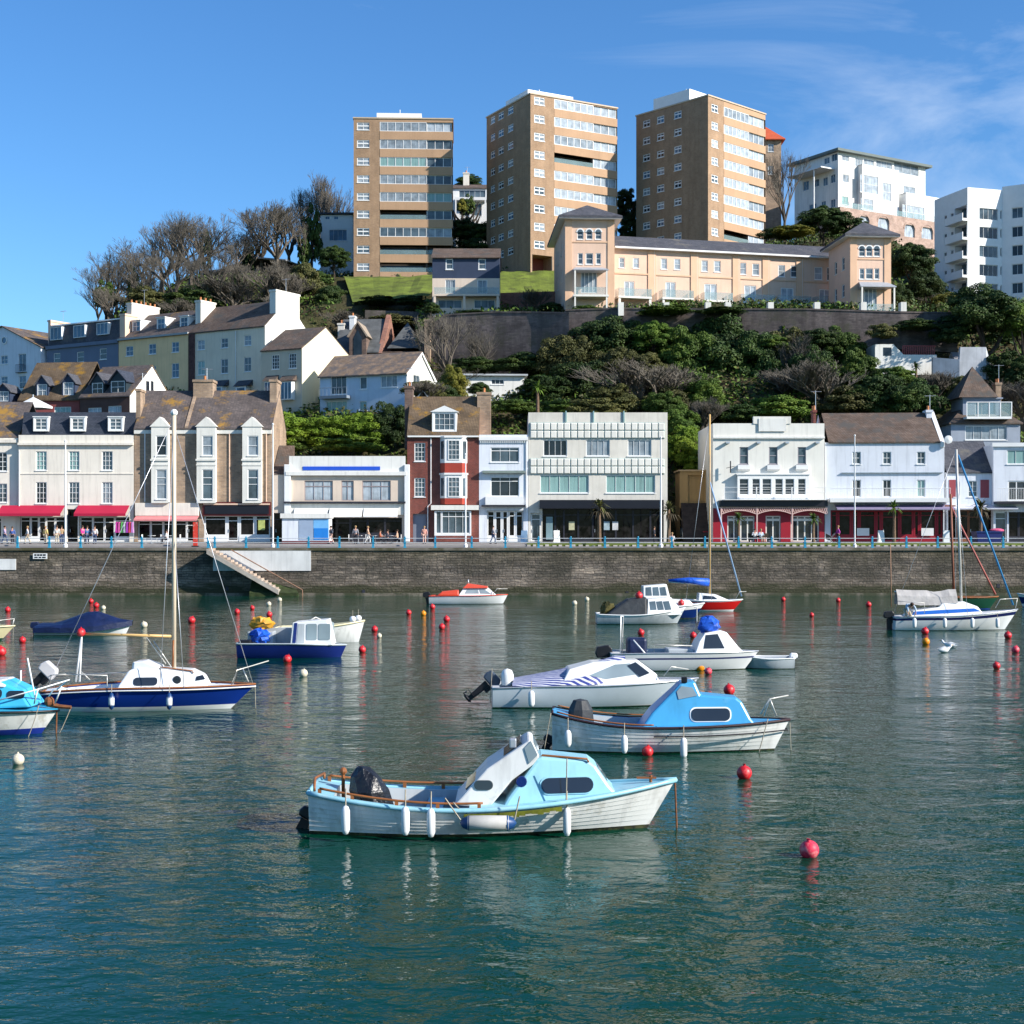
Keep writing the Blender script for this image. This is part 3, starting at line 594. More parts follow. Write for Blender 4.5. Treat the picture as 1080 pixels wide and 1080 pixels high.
m.box(f.s_(873),f.s_(1000),-1.5,-.003,z0_,z1_); b.part(m,'balcony_slab',trimw)
m=MB(); s0,s1=f.s_(874),f.s_(999); zz=f.z_(930,515.5)
m.tube([(s0,-1.45,zz),(s1,-1.45,zz)],.03,5)
k=s0
while k<s1: m.tube([(k,-1.45,z1_),(k,-1.45,zz)],.014,4,caps=False); k+=.16
b.part(m,'balustrade',trimw)
awning(b,f,880,1003,532,538,1.7,mat('mauve_awning_canvas',(.28,.24,.36),.7,.12,1.5),val=.12)
shopfront(b,f,876,995,538,[.5,.9,.5,1.1,.35,1.2,.9,.4,1.1,.4],redp,gshop,door=[5],stall=.55,fw=.16)
for x in (904,972): pbox(b,f,x,x+13,557,565,.1,.14,trimw,'window_notice')
chimney(b,f.s_(986),f.s_(992),3.6,5,zt,f.z_(989,443)+1.3,whiteb,1); 
m=MB(); s=b.W-.3; m.prism([(s-.1,-.2,zt),(s-.1,4.5,zr+.25),(s-.1,9,zt),(s-.1,9,zt-.4),(s-.1,-.2,zt-.5)],[(s+.3,-.2,zt),(s+.3,4.5,zr+.25),(s+.3,9,zt),(s+.3,9,zt-.4),(s+.3,-.2,zt-.5)]); b.part(m,'gable_coping',trimw)
m=MB(); s=f.s_(999); m.lathe([(.001,-.06),(.38,0),(.4,.04)],(s,-.5,f.z_(999,464)),14,0,'y'); b.part(m,'satellite_dish',trimw)
# --- small slate roofed shop
b=Bld('shop_building','small white shop with grey slate roof and white-grey awning behind the palm','shop',1048,QY+1,-4,998.5,QB,depth=8,group=QG)
f=b.face(); zt=f.z_(1020,498); ws=[f.rect(1021,1031,507,524),f.rect(1006,1012,508,524)]; gr=[f.rect(1000,1047,538,571.4)]
m=MB(); f.wall(m,0,b.W,0,zt,ws+gr); side_walls(b,m,zt); b.part(m,'wall',whiteb)
m=MB(); roof_gable(m,.02,b.W-.02,0,8,zt,f.z_(1020,476)+1.1,oh=.15); b.part(m,'roof',slate)
for w in ws: f.win(w,2,3,glass=gmid,frame=trimw)
for x0 in (1001,1034): pbox(b,f,x0,x0+9,506,525,-.05,-.003,mat('red_shutter',(.30,.06,.07),.5,.1,1),'shutter')
awning(b,f,1003,1069,532,537.5,1.6,mat('grey_awning_canvas',(.55,.56,.62),.7,.1,1.5),val=.1); shopfront(b,f,1000,1047,538,[.8,1,1,1],mat('brown_shop_paint',(.20,.08,.04),.5,.2,1),gshop,door=2,stall=.3)
# --- modern white building
b=Bld('modern_building','modern white flat-roofed building at the right edge with glass balcony doors','building',1120,QY,-4,1047.8,QB,depth=10,group=QG)
f=b.face(); zt=f.z_(1065,468.5); ws=[f.rect(1062,1100,474.5,489.5),f.rect(1063,1100,507,528)]; gr=[f.rect(1050,1062,540,571.4),f.rect(1064,1098,540,571.4)]
m=MB(); f.wall(m,0,b.W,0,zt,ws+gr); side_walls(b,m,zt); m.poly([(0,0,zt),(b.W,0,zt),(b.W,b.D,zt),(0,b.D,zt)]); b.part(m,'wall',whiteb)
f.win(ws[0],4,1,glass=gteal); f.win(ws[1],4,1,glass=gdark,fw=.12,mw=.1)
pbox(b,f,1046,1118,467,471,-.2,-.003,trimw,'roof_fascia'); pbox(b,f,1048,1118,529,531.5,-1.2,-.003,trimd,'canopy')
m=MB(); zz=f.z_(1065,515.5); z1_=f.z_(1065,529); k=f.s_(1049)
m.tube([(k,-1.15,zz),(b.W-.2,-1.15,zz)],.03,5)
while k<b.W-.2: m.tube([(k,-1.15,z1_),(k,-1.15,zz)],.014,4,caps=False); k+=.16
b.part(m,'balustrade',trimw)
shopfront(b,f,1050,1062,540,[1],steel,gmid,door=0); shopfront(b,f,1064,1098,540,[1,1,1],trimd,gshop)
# --- turret house
b=Bld('turret_house','blue-grey house with a steep pyramid roof and white balcony above the quay shops','house',1076,156,0,1003,500,depth=9)
f=b.face(); zt=f.z_(1040,446); fo=f; ws=[f.rect(1017,1056,448.5,463)]
za=f.z_(1040,448); ww=f.rect(1018,1062,449,464)
m=MB(); f.wall(m,0,b.W,-3,f.z_(1040,446),[ww]); side_walls(b,m,f.z_(1040,446),z0=-3); b.part(m,'wall',mat('bluegrey_house_render',(.30,.34,.40),.8,.15,.6,streak=.3))
f.win(ww,5,1,glass=gcurt)
m=MB(); roof_hip(m,0,b.W,0,b.D,zt,f.z_(1040,427)+1.6,oh=.25); b.part(m,'roof',slatebr)
m=MB(); a,c=f.s_(1018),f.s_(1058); z3=f.z_(1040,420); h=f.rect(1031,1053,423,437); 
f3=b.face('front',.8); f3.wall(m,a,c,f.z_(1040,446),z3,[h]); m.box(a,a+.1,.81,5,f.z_(1040,446),z3); m.box(c-.1,c,.81,5,f.z_(1040,446),z3); m.box(a-.1,c+.2,.6,5,z3,z3+.15); b.part(m,'upper_storey',mat('bluegrey_house_render2',(.24,.28,.35),.8,.1,.6)); f3.win(h,3,1,glass=gblue)
m=MB(); p=(f.s_(1036),3.4,f.z_(1036,398)+1.6); q=[(a-.6,.3,z3+.15),(c-.4,.3,z3+.15),(c-.4,6,z3+.15),(a-.6,6,z3+.15)]
for i in range(4): m.poly([q[i],q[(i+1)%4],p])
m.poly(q); b.part(m,'pyramid_roof',slatebr)
m=MB(); x0_,x1_=f.s_(1017),f.s_(1064); zb=f.z_(1040,440); zc=f.z_(1040,424.5); m.box(x0_,x1_,-.9,.8,zb-.25,zb)
for t in range(5): x=x0_+(x1_-x0_)*t/4; m.box(x-.05,x+.05,-.9,-.8,zb,zc)
m.box(x0_,x1_,-.92,-.78,zc-.08,zc); bal=m.build('balcony',trimw,b.root); m=MB(); m.box(x0_+.05,x1_-.05,-.87,-.84,zb,zc-.09); m.build('balcony_glass',glassb,bal)
chimney(b,f.s_(1060),f.s_(1066),3,4,zt,f.z_(1062,408)+.8,brown_stone,2)
# ================================================================ the kiosk and cafe things on the promenade come later
# ================================================================ TERRACES BEHIND, LEFT
HG='hillside houses behind the quay'
A=-30.5
# roofed dormer row (middle left)
darkgr=mat('dark_green_timber',(.02,.035,.045),.5,.15,1)
def gdormer(b,f,px0,px1,y0,y1,ya,front,roofm,dd=.3,glass=None,L_=2.6,nx=2):
    r=f.rect(px0,px1,y0,y1); fo=b.face('front',dd); xm=(r[0]+r[1])/2; zp=fo.z_((px0+px1)/2,ya); m=MB(); h=(r[0]+.15,r[1]-.15,r[2]+.1,r[3]-.05)
    fo.wall(m,r[0],r[1],r[2],r[3],[h],0,.08); m.poly([(r[0],dd,r[3]),(r[1],dd,r[3]),(xm,dd,zp)]); m.box(r[0],r[0]+.06,dd+.01,L_,r[2],r[3]); m.box(r[1]-.06,r[1],dd+.01,L_,r[2],r[3])
    d=m.build('dormer',front,b.root); m=MB(); roof_gable_y(m,r[0],r[1],dd,L_+.5,r[3],zp,oh=.2); m.build('dormer_roof',roofm,d); fo.win(h,nx,2,glass=glass or gcurt,rec=.08,sill=False)
b=Bld('terrace_house','brick house with two white dormers in an orange lichened roof above the slate mansard','house',84,160,-8,20,440,depth=9,group=HG)
f=b.face(); zt=f.z_(55,421); ws=[f.rect(57,75,429,437)]
m=MB(); f.wall(m,0,b.W,-6,zt,ws); side_walls(b,m,zt,z0=-6); b.part(m,'wall',mat('dull_red_render',(.30,.08,.07),.8,.15,1)); f.win(ws[0],3,1,glass=gteal)
m=MB(); roof_gable(m,0,b.W,0,9,zt,f.z_(55,396)+1.9,oh=.2); b.part(m,'roof',slatel)
gdormer(b,f,36.5,49.5,404.5,419.5,396.5,navyc,slate); gdormer(b,f,64,77.5,402.5,417.5,394.5,navyc,slate)
gdormer(b,f,-5,9,412,424,405,navyc,slate)
b=Bld('terrace_house','dark slate-roofed house with two dark green dormers and a bright white gable end','house',137,156.5,-20,84.5,440,depth=8,group=HG)
f=b.face(); b.setdepth(182.5); zt=f.z_(110,418); ws=[f.rect(93,107,430,438),f.rect(114,128,428,437)]
m=MB(); f.wall(m,0,b.W,-6,zt,ws); m.poly([(0,b.D,-6),(b.W,b.D,-6),(b.W,b.D,zt),(0,b.D,zt)]); b.part(m,'wall',mat('dark_brown_brick',(.10,.055,.045),.85,.2,1))
for w in ws: f.win(w,3,1,glass=gpale,sill=False)
fr=b.face('right'); zr=fr.z_(160,386); h=fr.rect(154,157,402,412); h2=fr.rect(159,161.5,402,412)
m=MB(); D=b.D; W=b.W; fr.wall(m,0,D,-6,zt,[]); 
def gable_tri(m,fc,D,z0,z1,holes,mid=None):
    """triangular gable built as strips so that openings can be cut"""
    mid=D/2 if mid is None else mid
    m.poly([fc.P(0,0,z0),fc.P(D,0,z0),fc.P(mid,0,z1)])
gable_tri(m,fr,D,zt,zr,[]); b.part(m,'gable_wall',white); m=MB(); m.poly([(0,0,zt),(0,D,zt),(0,D/2,zr)]); b.part(m,'gable_wall',white)
for hh in (h,h2): fr.win(hh,1,2,glass=gdark,frame=trimd,rec=-.01,sill=False)
m=MB(); roof_gable(m,0,W,0,D,zt,zr,oh=.2); b.part(m,'roof',slatem)
gdormer(b,f,94,108,403,417,393.5,darkgr,slate,glass=gdark); gdormer(b,f,114,131,401,415,391,darkgr,slateb,glass=gdark)
# canopy on the roof terrace
t=empty('garden_parasol',(PX(35,147),147,PZ(436,147)),0,'wide white parasol on the roof terrace above the slate mansard','parasol')
m=MB(); n=8; top=(0,0,1.7)
for i in range(n):
    a0=2*math.pi*i/n; a1=2*math.pi*(i+1)/n; m.poly([top,(2.0*math.cos(a0),1.6*math.sin(a0),.7),(2.0*math.cos(a1),1.6*math.sin(a1),.7)]); m.poly([(2.0*math.cos(a0),1.6*math.sin(a0),.7),(2.0*math.cos(a1),1.6*math.sin(a1),.7),(2.0*math.cos(a1),1.6*math.sin(a1),.5),(2.0*math.cos(a0),1.6*math.sin(a0),.5)])
m.build('canopy',trimw,t); m=MB(); m.tube([(0,0,-1.2),(0,0,1.95)],.06,6); m.build('pole',steel,t)
# --- upper row: one street line climbing to the right
def rowY(px):  # line through (276,172)
    c=Vector((PX(276,172),172)); d=Vector((math.cos(R(A)),math.sin(R(A)))); k=(px-540)/F; t=(k*c.y-c.x)/(d.x-k*d.y); return (c+d*t).y
# L1 white gabled house
b=Bld('gabled_house','pale house with a round gable window at the left end of the hill row','house',43,rowY(43)-.8,A,-42,412,depth=9,group=HG)
f=b.face(); zt=f.z_(43,366); zr=f.z_(2.6,344.5); xr=f.s_(2.6)
ws=[f.rect(1,8,375,384),f.rect(19.5,27.5,373,392),f.rect(1,8,397,405),f.rect(20,27.5,396,410)]
m=MB(); f.wall(m,0,b.W,-8,zt,ws); side_walls(b,m,zt,z0=-8); m.poly([(0,0,zt),(b.W,0,zt),(xr,0,zr)]); b.part(m,'wall',whiteb)
m=MB(); roof_gable_y(m,0,b.W,0,9,zt,zr,oh=.25,xr=xr); b.part(m,'roof',slatem)
for w in ws: f.win(w,2,2 if w[3]-w[2]<2 else 1,glass=gblue)
m=MB(); c=f.P(f.s_(4.8),-.03,f.z_(4.8,359)); m.lathe([(.001,0),(.42,0),(.42,.04)],c,14,0,'y'); b.part(m,'round_pane',gblue); 
m=MB(); m.lathe([(.42,0),(.55,0),(.55,-.08),(.42,-.08)],c,14,0,'y'); b.part(m,'round_window_frame',trimw)
m=MB(); s0,s1=f.s_(18.5),f.s_(28.5); z0_=f.z_(23,392)
for k in range(9): x=s0+(s1-s0)*k/8; m.tube([(x,-.35,z0_-.1),(x,-.35,z0_+.95)],.02,4)
m.tube([(s0,-.35,z0_+.95),(s1,-.35,z0_+.95)],.025,4); m.box(s0,s1,-.38,-.003,z0_-.15,z0_-.08); b.part(m,'juliet_balcony',trimd)
# L2 grey mansard
b=Bld('terrace_house','blue-grey rendered house with slate mansard between the pale gabled house and yellow house','house',124.8,rowY(124.8),A,49.5,412,depth=9,group=HG)
f=b.face(); zt=f.z_(90,361.5); zp=f.z_(90,339.5)
ws=[f.rect(56.5,63.5,372.5,383.5),f.rect(81,88.5,371,382),f.rect(105,112.5,367.5,379)]
m=MB(); f.wall(m,0,b.W,-8,zt,ws); side_walls(b,m,zt,z0=-8); b.part(m,'wall',greywall)
for w in ws: f.win(w,1,2,glass=gmid)
m=MB(); m.prism([(.05,.1,zt),(.05,.8,zp),(.05,8.3,zp),(.05,9,zt)],[(b.W-.05,.1,zt),(b.W-.05,.8,zp),(b.W-.05,8.3,zp),(b.W-.05,9,zt)]); b.part(m,'mansard_roof',slate)
m=MB(); m.box(0,b.W,.6,.85,zp,zp+.16); b.part(m,'parapet',trimw); m=MB(); m.box(0,b.W,-.25,-.003,zt-.45,zt); b.part(m,'cornice',greywall)
for x0,x1,y0,y1 in ((53,65,345,358.5),(77.5,89.5,343,356),(102,114,340.5,353)):
    fo=b.face('front',.1); h=fo.rect(x0,x1,y0,y1); m=MB(); m.box(h[0],h[1],.14,1.0,h[2],h[3]); d=m.build('dormer',trimw,b.root); fo.win(h,3,1,glass=gblue,rec=.02,sill=False)
chimney(b,b.W-.05,b.W+.9,.3,2.5,zt-.2,zp+.6,peach,0,name='chimney'); chimney(b,-.45,.05,.6,5,zt,zp+.9,peach,0)
# L3 yellow
b=Bld('terrace_house','yellow rendered hillside house with three small white roof dormers','house',199.5,rowY(199.5),A,125.2,418,depth=9,group=HG)
f=b.face(); zt=f.z_(162,355); 
ws=[f.rect(132.6,140.5,365,375.5),f.rect(156.8,164.6,362.5,373.5),f.rect(181,188.8,360.5,371.5),f.rect(181,188.8,383,398.5),f.rect(133,140,388,400),f.rect(157,164.5,386,399)]
m=MB(); f.wall(m,0,b.W,-8,zt,ws); side_walls(b,m,zt,z0=-8); b.part(m,'wall',yellow)
for w in ws: f.win(w,1 if 0 else 2,2,glass=gblue)
zr=zt+3.6; m=MB(); roof_gable(m,0,b.W,0,9,zt,zr,oh=.2); b.part(m,'roof',slatem); pbox(b,f,125.2,199.5,354,356,-.3,-.003,mat('grey_gutter',(.35,.36,.36),.6,.1,1),'gutter')
for x0,x1,y0,y1 in ((140,147.5,339,349.5),(166,173.5,336,347),(190.3,198,334.5,345)):
    fo=b.face('front',1.3); h=fo.rect(x0,x1,y0,y1); m=MB(); fo.wall(m,h[0]-.1,h[1]+.1,h[2]-.1,h[3]+.1,[h],0,.1); m.box(h[0]-.1,h[0]-.04,1.31,3.5,h[2],h[3]+.1); m.box(h[1]+.04,h[1]+.1,1.31,3.5,h[2],h[3]+.1); m.box(h[0]-.2,h[1]+.2,1.15,4,h[3]+.1,h[3]+.2); m.build('dormer',trimw,b.root); fo.win(h,2,2,glass=gblue,rec=.08,sill=False)
chimney(b,-.1,.8,1.5,6.5,zt,zr+1.4,cream,6); 
# L4 cream with big gable
b=Bld('gabled_house','tall pale house with brown roof and broad cream chimney on its sunlit gable','house',279.5,rowY(279.5),A,199.8,424,depth=9,group=HG)
f=b.face(); b.setdepth(326); zt=f.z_(240,347.5)
ws=[f.rect(208.3,216,358.5,369),f.rect(233,240.5,356.5,367),f.rect(257.5,265,353.5,364.5),f.rect(208.3,216,380.5,395.5),f.rect(233,240.5,378.5,394),f.rect(257.5,265,376.5,392)]
m=MB(); f.wall(m,0,b.W,-8,zt,ws); m.poly([(0,b.D,-8),(b.W,b.D,-8),(b.W,b.D,zt),(0,b.D,zt)]); b.part(m,'wall',mat('stone_render',(.76,.66,.51),.8,.1,.5,streak=.35))
for w in ws: f.win(w,2,2,glass=rnd.choice([gmid,gcurt,gteal]))
fr=b.face('right'); zr=fr.z_(303,312)-.5
m=MB(); fr.wall(m,0,b.D,-8,zt,[]); gable_tri(m,fr,b.D,zt,zr,[]); b.part(m,'gable_wall',creamg); m=MB(); m.poly([(0,0,zt),(0,b.D,zt),(0,b.D/2,zr)]); b.part(m,'gable_wall',creamg)
h=fr.rect(306.5,309.5,333,342); fr.win(h,1,1,glass=gcurt,rec=0,sill=False)
m=MB(); roof_gable(m,0,b.W-.1,0,b.D,zt,zr-.1,oh=.15); b.part(m,'roof',slatebr)
s0,s1=fr.s_(290.5),fr.s_(315.5); chimney(b,b.W-.9,b.W+.06,s0,s1,zr-3,fr.z_(303,308),creamg,0)
chimney(b,-.4,.5,1.5,4.2,zt,zr+.6,cream,3); downpipe(b,f,249,349,410)
m=MB(); s=f.s_(202.5); m.box(s-.5,s+.5,-.14,-.003,-3,f.z_(203,352)); b.part(m,'climbing_vine',mat('bare_vine',(.10,.05,.045),.95,.5,4,bump=.8))
for x0 in (227,252):
    mm=MB(); r=f.rect(x0,x0+14,401,408); mm.prism([(r[0]-.1,-.003,r[3]),(r[0]-.1,-1,r[2]),(r[0]-.1,-.003,r[2]+.1)],[(r[1]+.1,-.003,r[3]),(r[1]+.1,-1,r[2]),(r[1]+.1,-.003,r[2]+.1)]); b.part(mm,'porch_roof',slate)
    r=f.rect(x0+1,x0+12,408,420); mm=MB(); mm.box(r[0],r[1],-.8,-.003,r[2]-1,r[3]); o=mm.build('porch',trimw,b.root); mm=MB(); mm.box(r[0]+.25,r[1]-.25,-.83,-.803,r[2]-1,r[3]-.2); mm.build('porch_pane',gblue,o)
# G cottage
b=Bld('gabled_house','small grey-green cottage with a plain sunlit cream gable wall','house',318.5,165,-27,275.5,436,depth=8,group=HG)
f=b.face(); b.setdepth(370); zt=f.z_(297,369)
ws=[f.rect(286.5,294.5,374,389.5),f.rect(304.5,312.5,372.5,388.5)]
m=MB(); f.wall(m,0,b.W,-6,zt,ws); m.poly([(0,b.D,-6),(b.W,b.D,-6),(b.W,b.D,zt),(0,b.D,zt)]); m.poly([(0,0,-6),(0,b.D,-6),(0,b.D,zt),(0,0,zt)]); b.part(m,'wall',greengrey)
for w in ws: f.win(w,3,4,glass=gdark)
fr=b.face('right'); zr=fr.z_(343.5,344.5); mid=fr.s_(343.5)
m=MB(); fr.wall(m,0,b.D,-6,zt,[]); m.poly([fr.P(0,0,zt),fr.P(b.D,0,zt),fr.P(mid,0,zr)]); b.part(m,'gable_wall',mat('yellowish_cream_render',(.74,.68,.47),.75,.06,.5,streak=.15)); m=MB(); m.poly([(0,0,zt),(0,b.D,zt),(0,mid,zr)]); b.part(m,'gable_wall',greengrey)  # yellowish cream gable, paler than the grey-green front
m=MB(); roof_gable(m,0,b.W-.05,0,b.D,zt,zr-.15,oh=.15,yr=mid); b.part(m,'roof',slatebr)
for x0,x1 in ((281,294),(298,313)):
    r=f.rect(x0,x1,396,402.5); mm=MB(); mm.prism([(r[0],-.003,r[3]),(r[0],-.9,r[2]),(r[0],-.003,r[2]+.1)],[(r[1],-.003,r[3]),(r[1],-.9,r[2]),(r[1],-.003,r[2]+.1)]); b.part(mm,'porch_roof',slatebr)
    r=f.rect(x0+2,x1-2,403,422); mm=MB(); mm.box(r[0],r[1],-.7,-.003,r[2],r[3]); o=mm.build('glazed_bay',trimw,b.root); w=(r[1]-r[0])
    for k in range(3): mm=MB(); mm.box(r[0]+w*k/3+.07,r[0]+w*(k+1)/3-.07,-.73,-.703,r[2]+.1,r[3]-.1); mm.build('bay_pane',gblue,o)
# white-blue house
b=Bld('gabled_house','long low pale house with rough brown roof and white gable above the hedge','house',429,158.5,-22,337.5,440,depth=7,group=HG)
f=b.face(); b.setdepth(457.5); zt=f.z_(384,394.5)
ws=[f.rect(349,365.5,395.5,416),f.rect(379.5,387,397.5,410.5),f.rect(401.5,419,396,408.5),f.rect(344,366,423,440),f.rect(379,387,423,433)]
m=MB(); f.wall(m,0,b.W,-6,zt,ws); m.poly([(0,b.D,-6),(b.W,b.D,-6),(b.W,b.D,zt),(0,b.D,zt)]); m.poly([(0,0,-6),(0,b.D,-6),(0,b.D,zt),(0,0,zt)]); b.part(m,'wall',mat('shade_blue_render',(.50,.60,.70),.8,.1,.6,streak=.2))  # bluish shade of the front is put into its base colour; gable stays white
for i,w in enumerate(ws): f.win(w,[3,1,3,4,1][i],1,glass=[gmid,gmid,gcurt,gteal,gteal][i],frame=trimw)
fr=b.face('right'); zr=fr.z_(444,372); mid=fr.s_(444); h=fr.rect(436,443,395,410); h=(h[0],h[1],h[2],min(h[3],zt-.05))
m=MB(); fr.wall(m,0,b.D,-6,zt,[h]); m.poly([fr.P(0,0,zt),fr.P(b.D,0,zt),fr.P(mid,0,zr)]); b.part(m,'gable_wall',white); m=MB(); m.poly([(0,0,zt),(0,b.D,zt),(0,mid,zr)]); b.part(m,'gable_wall',white); fr.win(h,2,1,glass=gmid)
m=MB(); roof_gable(m,0,b.W,0,b.D,zt,zr,oh=.35,yr=mid); b.part(m,'roof',mat('old_brown_tiles',(.24,.165,.11),.9,.35,1.5,bump=.5,bscale=3,col2=(.12,.10,.09),c2scale=1.2))
m=MB(); m.prism([fr.P(-.35,-.2,zt-.25),fr.P(mid,-.2,zr+.05),fr.P(mid,-.2,zr-.2),fr.P(-.2,-.2,zt-.5)],[fr.P(-.35,-.1,zt-.25),fr.P(mid,-.1,zr+.05),fr.P(mid,-.1,zr-.2),fr.P(-.2,-.1,zt-.5)]); m.prism([fr.P(b.D+.35,-.2,zt-.25),fr.P(mid,-.2,zr+.05),fr.P(mid,-.2,zr-.2),fr.P(b.D+.2,-.2,zt-.5)],[fr.P(b.D+.35,-.1,zt-.25),fr.P(mid,-.1,zr+.05),fr.P(mid,-.1,zr-.2),fr.P(b.D+.2,-.1,zt-.5)]); b.part(m,'bargeboard',trimw)
m=MB(); r=f.rect(341,370,418,421); m.box(r[0],r[1],-1.0,-.003,r[2],r[3]); 
for k in range(8): x=r[0]+(r[1]-r[0])*k/7; m.tube([(x,-.97,r[3]),(x,-.97,r[3]+.9)],.025,4)
m.tube([(r[0],-.97,r[3]+.9),(r[1],-.97,r[3]+.9)],.03,4); b.part(m,'balcony',mat('grey_metal',(.2,.24,.28),.5,.1,1))
m=MB(); m.box(b.W-2.2,b.W-.5,b.D+.003,b.D+3.5,-6,zt-.3); m.box(b.W-2.4,b.W-.3,b.D+.003,b.D+3.7,zt-.3,zt-.12); b.part(m,'lean_to',white)
# small conservatory behind the red brick roof
b=Bld('garden_shed','tiny pale blue glazed shed peeping over the mossy roof','shed',453,150,0,439,432,depth=2)
f=b.face(); zt=f.z_(446,421); m=MB(); m.box(0,b.W,0,2,-2,zt); b.part(m,'wall',trimw); m=MB(); m.box(.1,b.W-.1,-.03,-.003,.3,zt-.1); b.part(m,'pane',gblue); m=MB(); roof_gable_y(m,0,b.W,0,2,zt,zt+.8,oh=.15); b.part(m,'roof',trimw)
# church-like stone building
b=Bld('stone_chapel','dark stone building with gothic gable window and steep slate roofs above the cottage','chapel',441,186,-6,352,384,depth=12)
f=b.face(); zt=f.z_(390,371); zr=f.z_(380,340)+1.2; xh=f.s_(399)
m=MB(); m.box(0,b.W,0,12,-6,zt); m.poly([(0,0,zt),(0,12,zt),(0,6,zr)]); m.poly([(xh,0,zt),(xh,12,zt),(xh,6,zr+.5)]); b.part(m,'wall',churchstone)
m=MB(); roof_gable(m,0,xh,0,12,zt,zr,oh=.2); b.part(m,'nave_roof',mat('green_grey_slate',(.095,.10,.10),.85,.4,1,bump=.3,bscale=4))
m=MB(); p=(f.s_(423),5,f.z_(423,342)+1); q=[(xh+1.2,-.2,zt+.4),(b.W+.2,-.2,zt+.4),(b.W+.2,10,zt+.4),(xh+1.2,10,zt+.4)]
for i in range(4): m.poly([q[i],q[(i+1)%4],p])
m.poly(q); b.part(m,'pyramid_roof',MATS['green_grey_slate'])
m=MB(); x0_,x1_=f.s_(369),f.s_(387); xm=(x0_+x1_)/2; zg=f.z_(378,353); za=f.z_(378,341); m.prism([(x0_,-.4,-6),(x1_,-.4,-6),(x1_,-.4,zg),(xm,-.4,za),(x0_,-.4,zg)],[(x0_,3,-6),(x1_,3,-6),(x1_,3,zg),(xm,5,za),(x0_,3,zg)]); g=m.build('porch_gable',churchstone,b.root)
m=MB(); w=.55; m.prism([(xm-w,-.45,zg-3.0),(xm+w,-.45,zg-3.0),(xm+w,-.45,zg-.5),(xm,-.45,zg+.6),(xm-w,-.45,zg-.5)],[(xm-w,-.403,zg-3.0),(xm+w,-.403,zg-3.0),(xm+w,-.403,zg-.5),(xm,-.403,zg+.6),(xm-w,-.403,zg-.5)]); m.build('arched_pane',gdark,g)
m=MB(); m.prism([(x0_-.3,-.6,zg-.3),(xm,-.6,za+.25),(xm,-.6,za),(x0_-.1,-.6,zg-.4)],[(x0_-.3,3.5,zg-.3),(xm,5,za+.25),(xm,5,za),(x0_-.1,3.5,zg-.4)]); m.prism([(x1_+.3,-.6,zg-.3),(xm,-.6,za+.25),(xm,-.6,za),(x1_+.1,-.6,zg-.4)],[(x1_+.3,3.5,zg-.3),(xm,5,za+.25),(xm,5,za),(x1_+.1,3.5,zg-.4)]); m.build('gable_coping',mat('pale_sandstone',(.32,.26,.2),.8,.2,1),g)
m=MB(); m.prism([(xh-.1,-.2,zt-.2),(xh-.1,6,zr+.7),(xh-.1,12,zt-.2)],[(xh+.5,-.2,zt-.2),(xh+.5,6,zr+.7),(xh+.5,12,zt-.2)]); b.part(m,'gable_wall',redterr)
chimney(b,f.s_(361.5),f.s_(367),4,5.2,zt+1,f.z_(364,336)+1,trimw,1); chimney(b,f.s_(449),f.s_(455),-1,.2,-6,f.z_(452,338),brown_stone,0,name='tall_chimney')
chimney(b,f.s_(349),f.s_(356),4,5.2,zt,f.z_(352,344)+1,cream,2)
# small white outbuilding
b=Bld('outbuilding','low white lean-to outbuilding with a thin flat roof below the stone retaining wall','outbuilding',553,172,3,487,426,depth=5)
f=b.face(); zt=f.z_(520,396.5); ws=[f.rect(518,531.5,400,405.5)]; m=MB(); f.wall(m,0,b.W,-3,zt,ws); side_walls(b,m,zt,z0=-3); b.part(m,'wall',white); f.win(ws[0],3,1,glass=gdark)
m=MB(); m.box(-.5,b.W+.4,-.5,5.3,zt+.003,zt+.2); b.part(m,'flat_roof',mat('pale_felt',(.42,.44,.45),.8,.1,1))
# ================================================================ navy clad house
b=Bld('clad_house','house with navy cladding above cream walls standing below the twin tower blocks','house',527,196,0,456,327.5,depth=9,group=HG)
f=b.face(); b.setdepth(444.5,'left'); b.D=min(b.D,10) if b.D>1 else 9
zt=f.z_(490,271.5); zn=f.z_(490,293.5); zb=f.z_(490,313)
w1=[f.rect(470,478,272.8,284.3),f.rect(504.5,512.5,272.8,284.3)]; w2=[f.rect(469.5,480,295,309.5),f.rect(503.5,514,295,309.5)]; w3=[f.rect(462,487,316,325),f.rect(500,522,316,325)]
m=MB(); f.wall(m,0,b.W,zn,zt,w1); m.poly([(0,0,zn),(0,b.D,zn),(0,b.D,zt),(0,0,zt)]); m.poly([(b.W,0,zn),(b.W,b.D,zn),(b.W,b.D,zt),(b.W,0,zt)])
zr=f.z_(490,260)+.6; m.poly([(0,0,zt),(0,b.D,zt),(0,b.D/2,zr)]); m.poly([(b.W,0,zt),(b.W,b.D,zt),(b.W,b.D/2,zr)]); b.part(m,'cladding',navyc)
m=MB(); f.wall(m,0,b.W,-2,zn-.003,w2+w3,0,.3); side_walls(b,m,zn-.003,z0=-2); b.part(m,'wall',pinkc)
for w in w1: f.win(w,1,2,glass=gmid,fw=.14)
for w in w2: f.win(w,2,1,glass=gcurt,fw=.1,sill=False)
for w in w3: f.win(w,3,1,glass=gmid,rec=.3,sill=False)
m=MB(); roof_gable(m,0,b.W,0,b.D,zt,zr,oh=.35); b.part(m,'roof',slatebr)
m=MB(); r=f.rect(458,527,312,313.8); m.box(r[0],r[1],-1.4,-.003,r[2],r[3]); 
for x in (459,490,525): s=f.s_(x); m.box(s-.15,s+.15,-1.35,-1.05,-2,r[2])
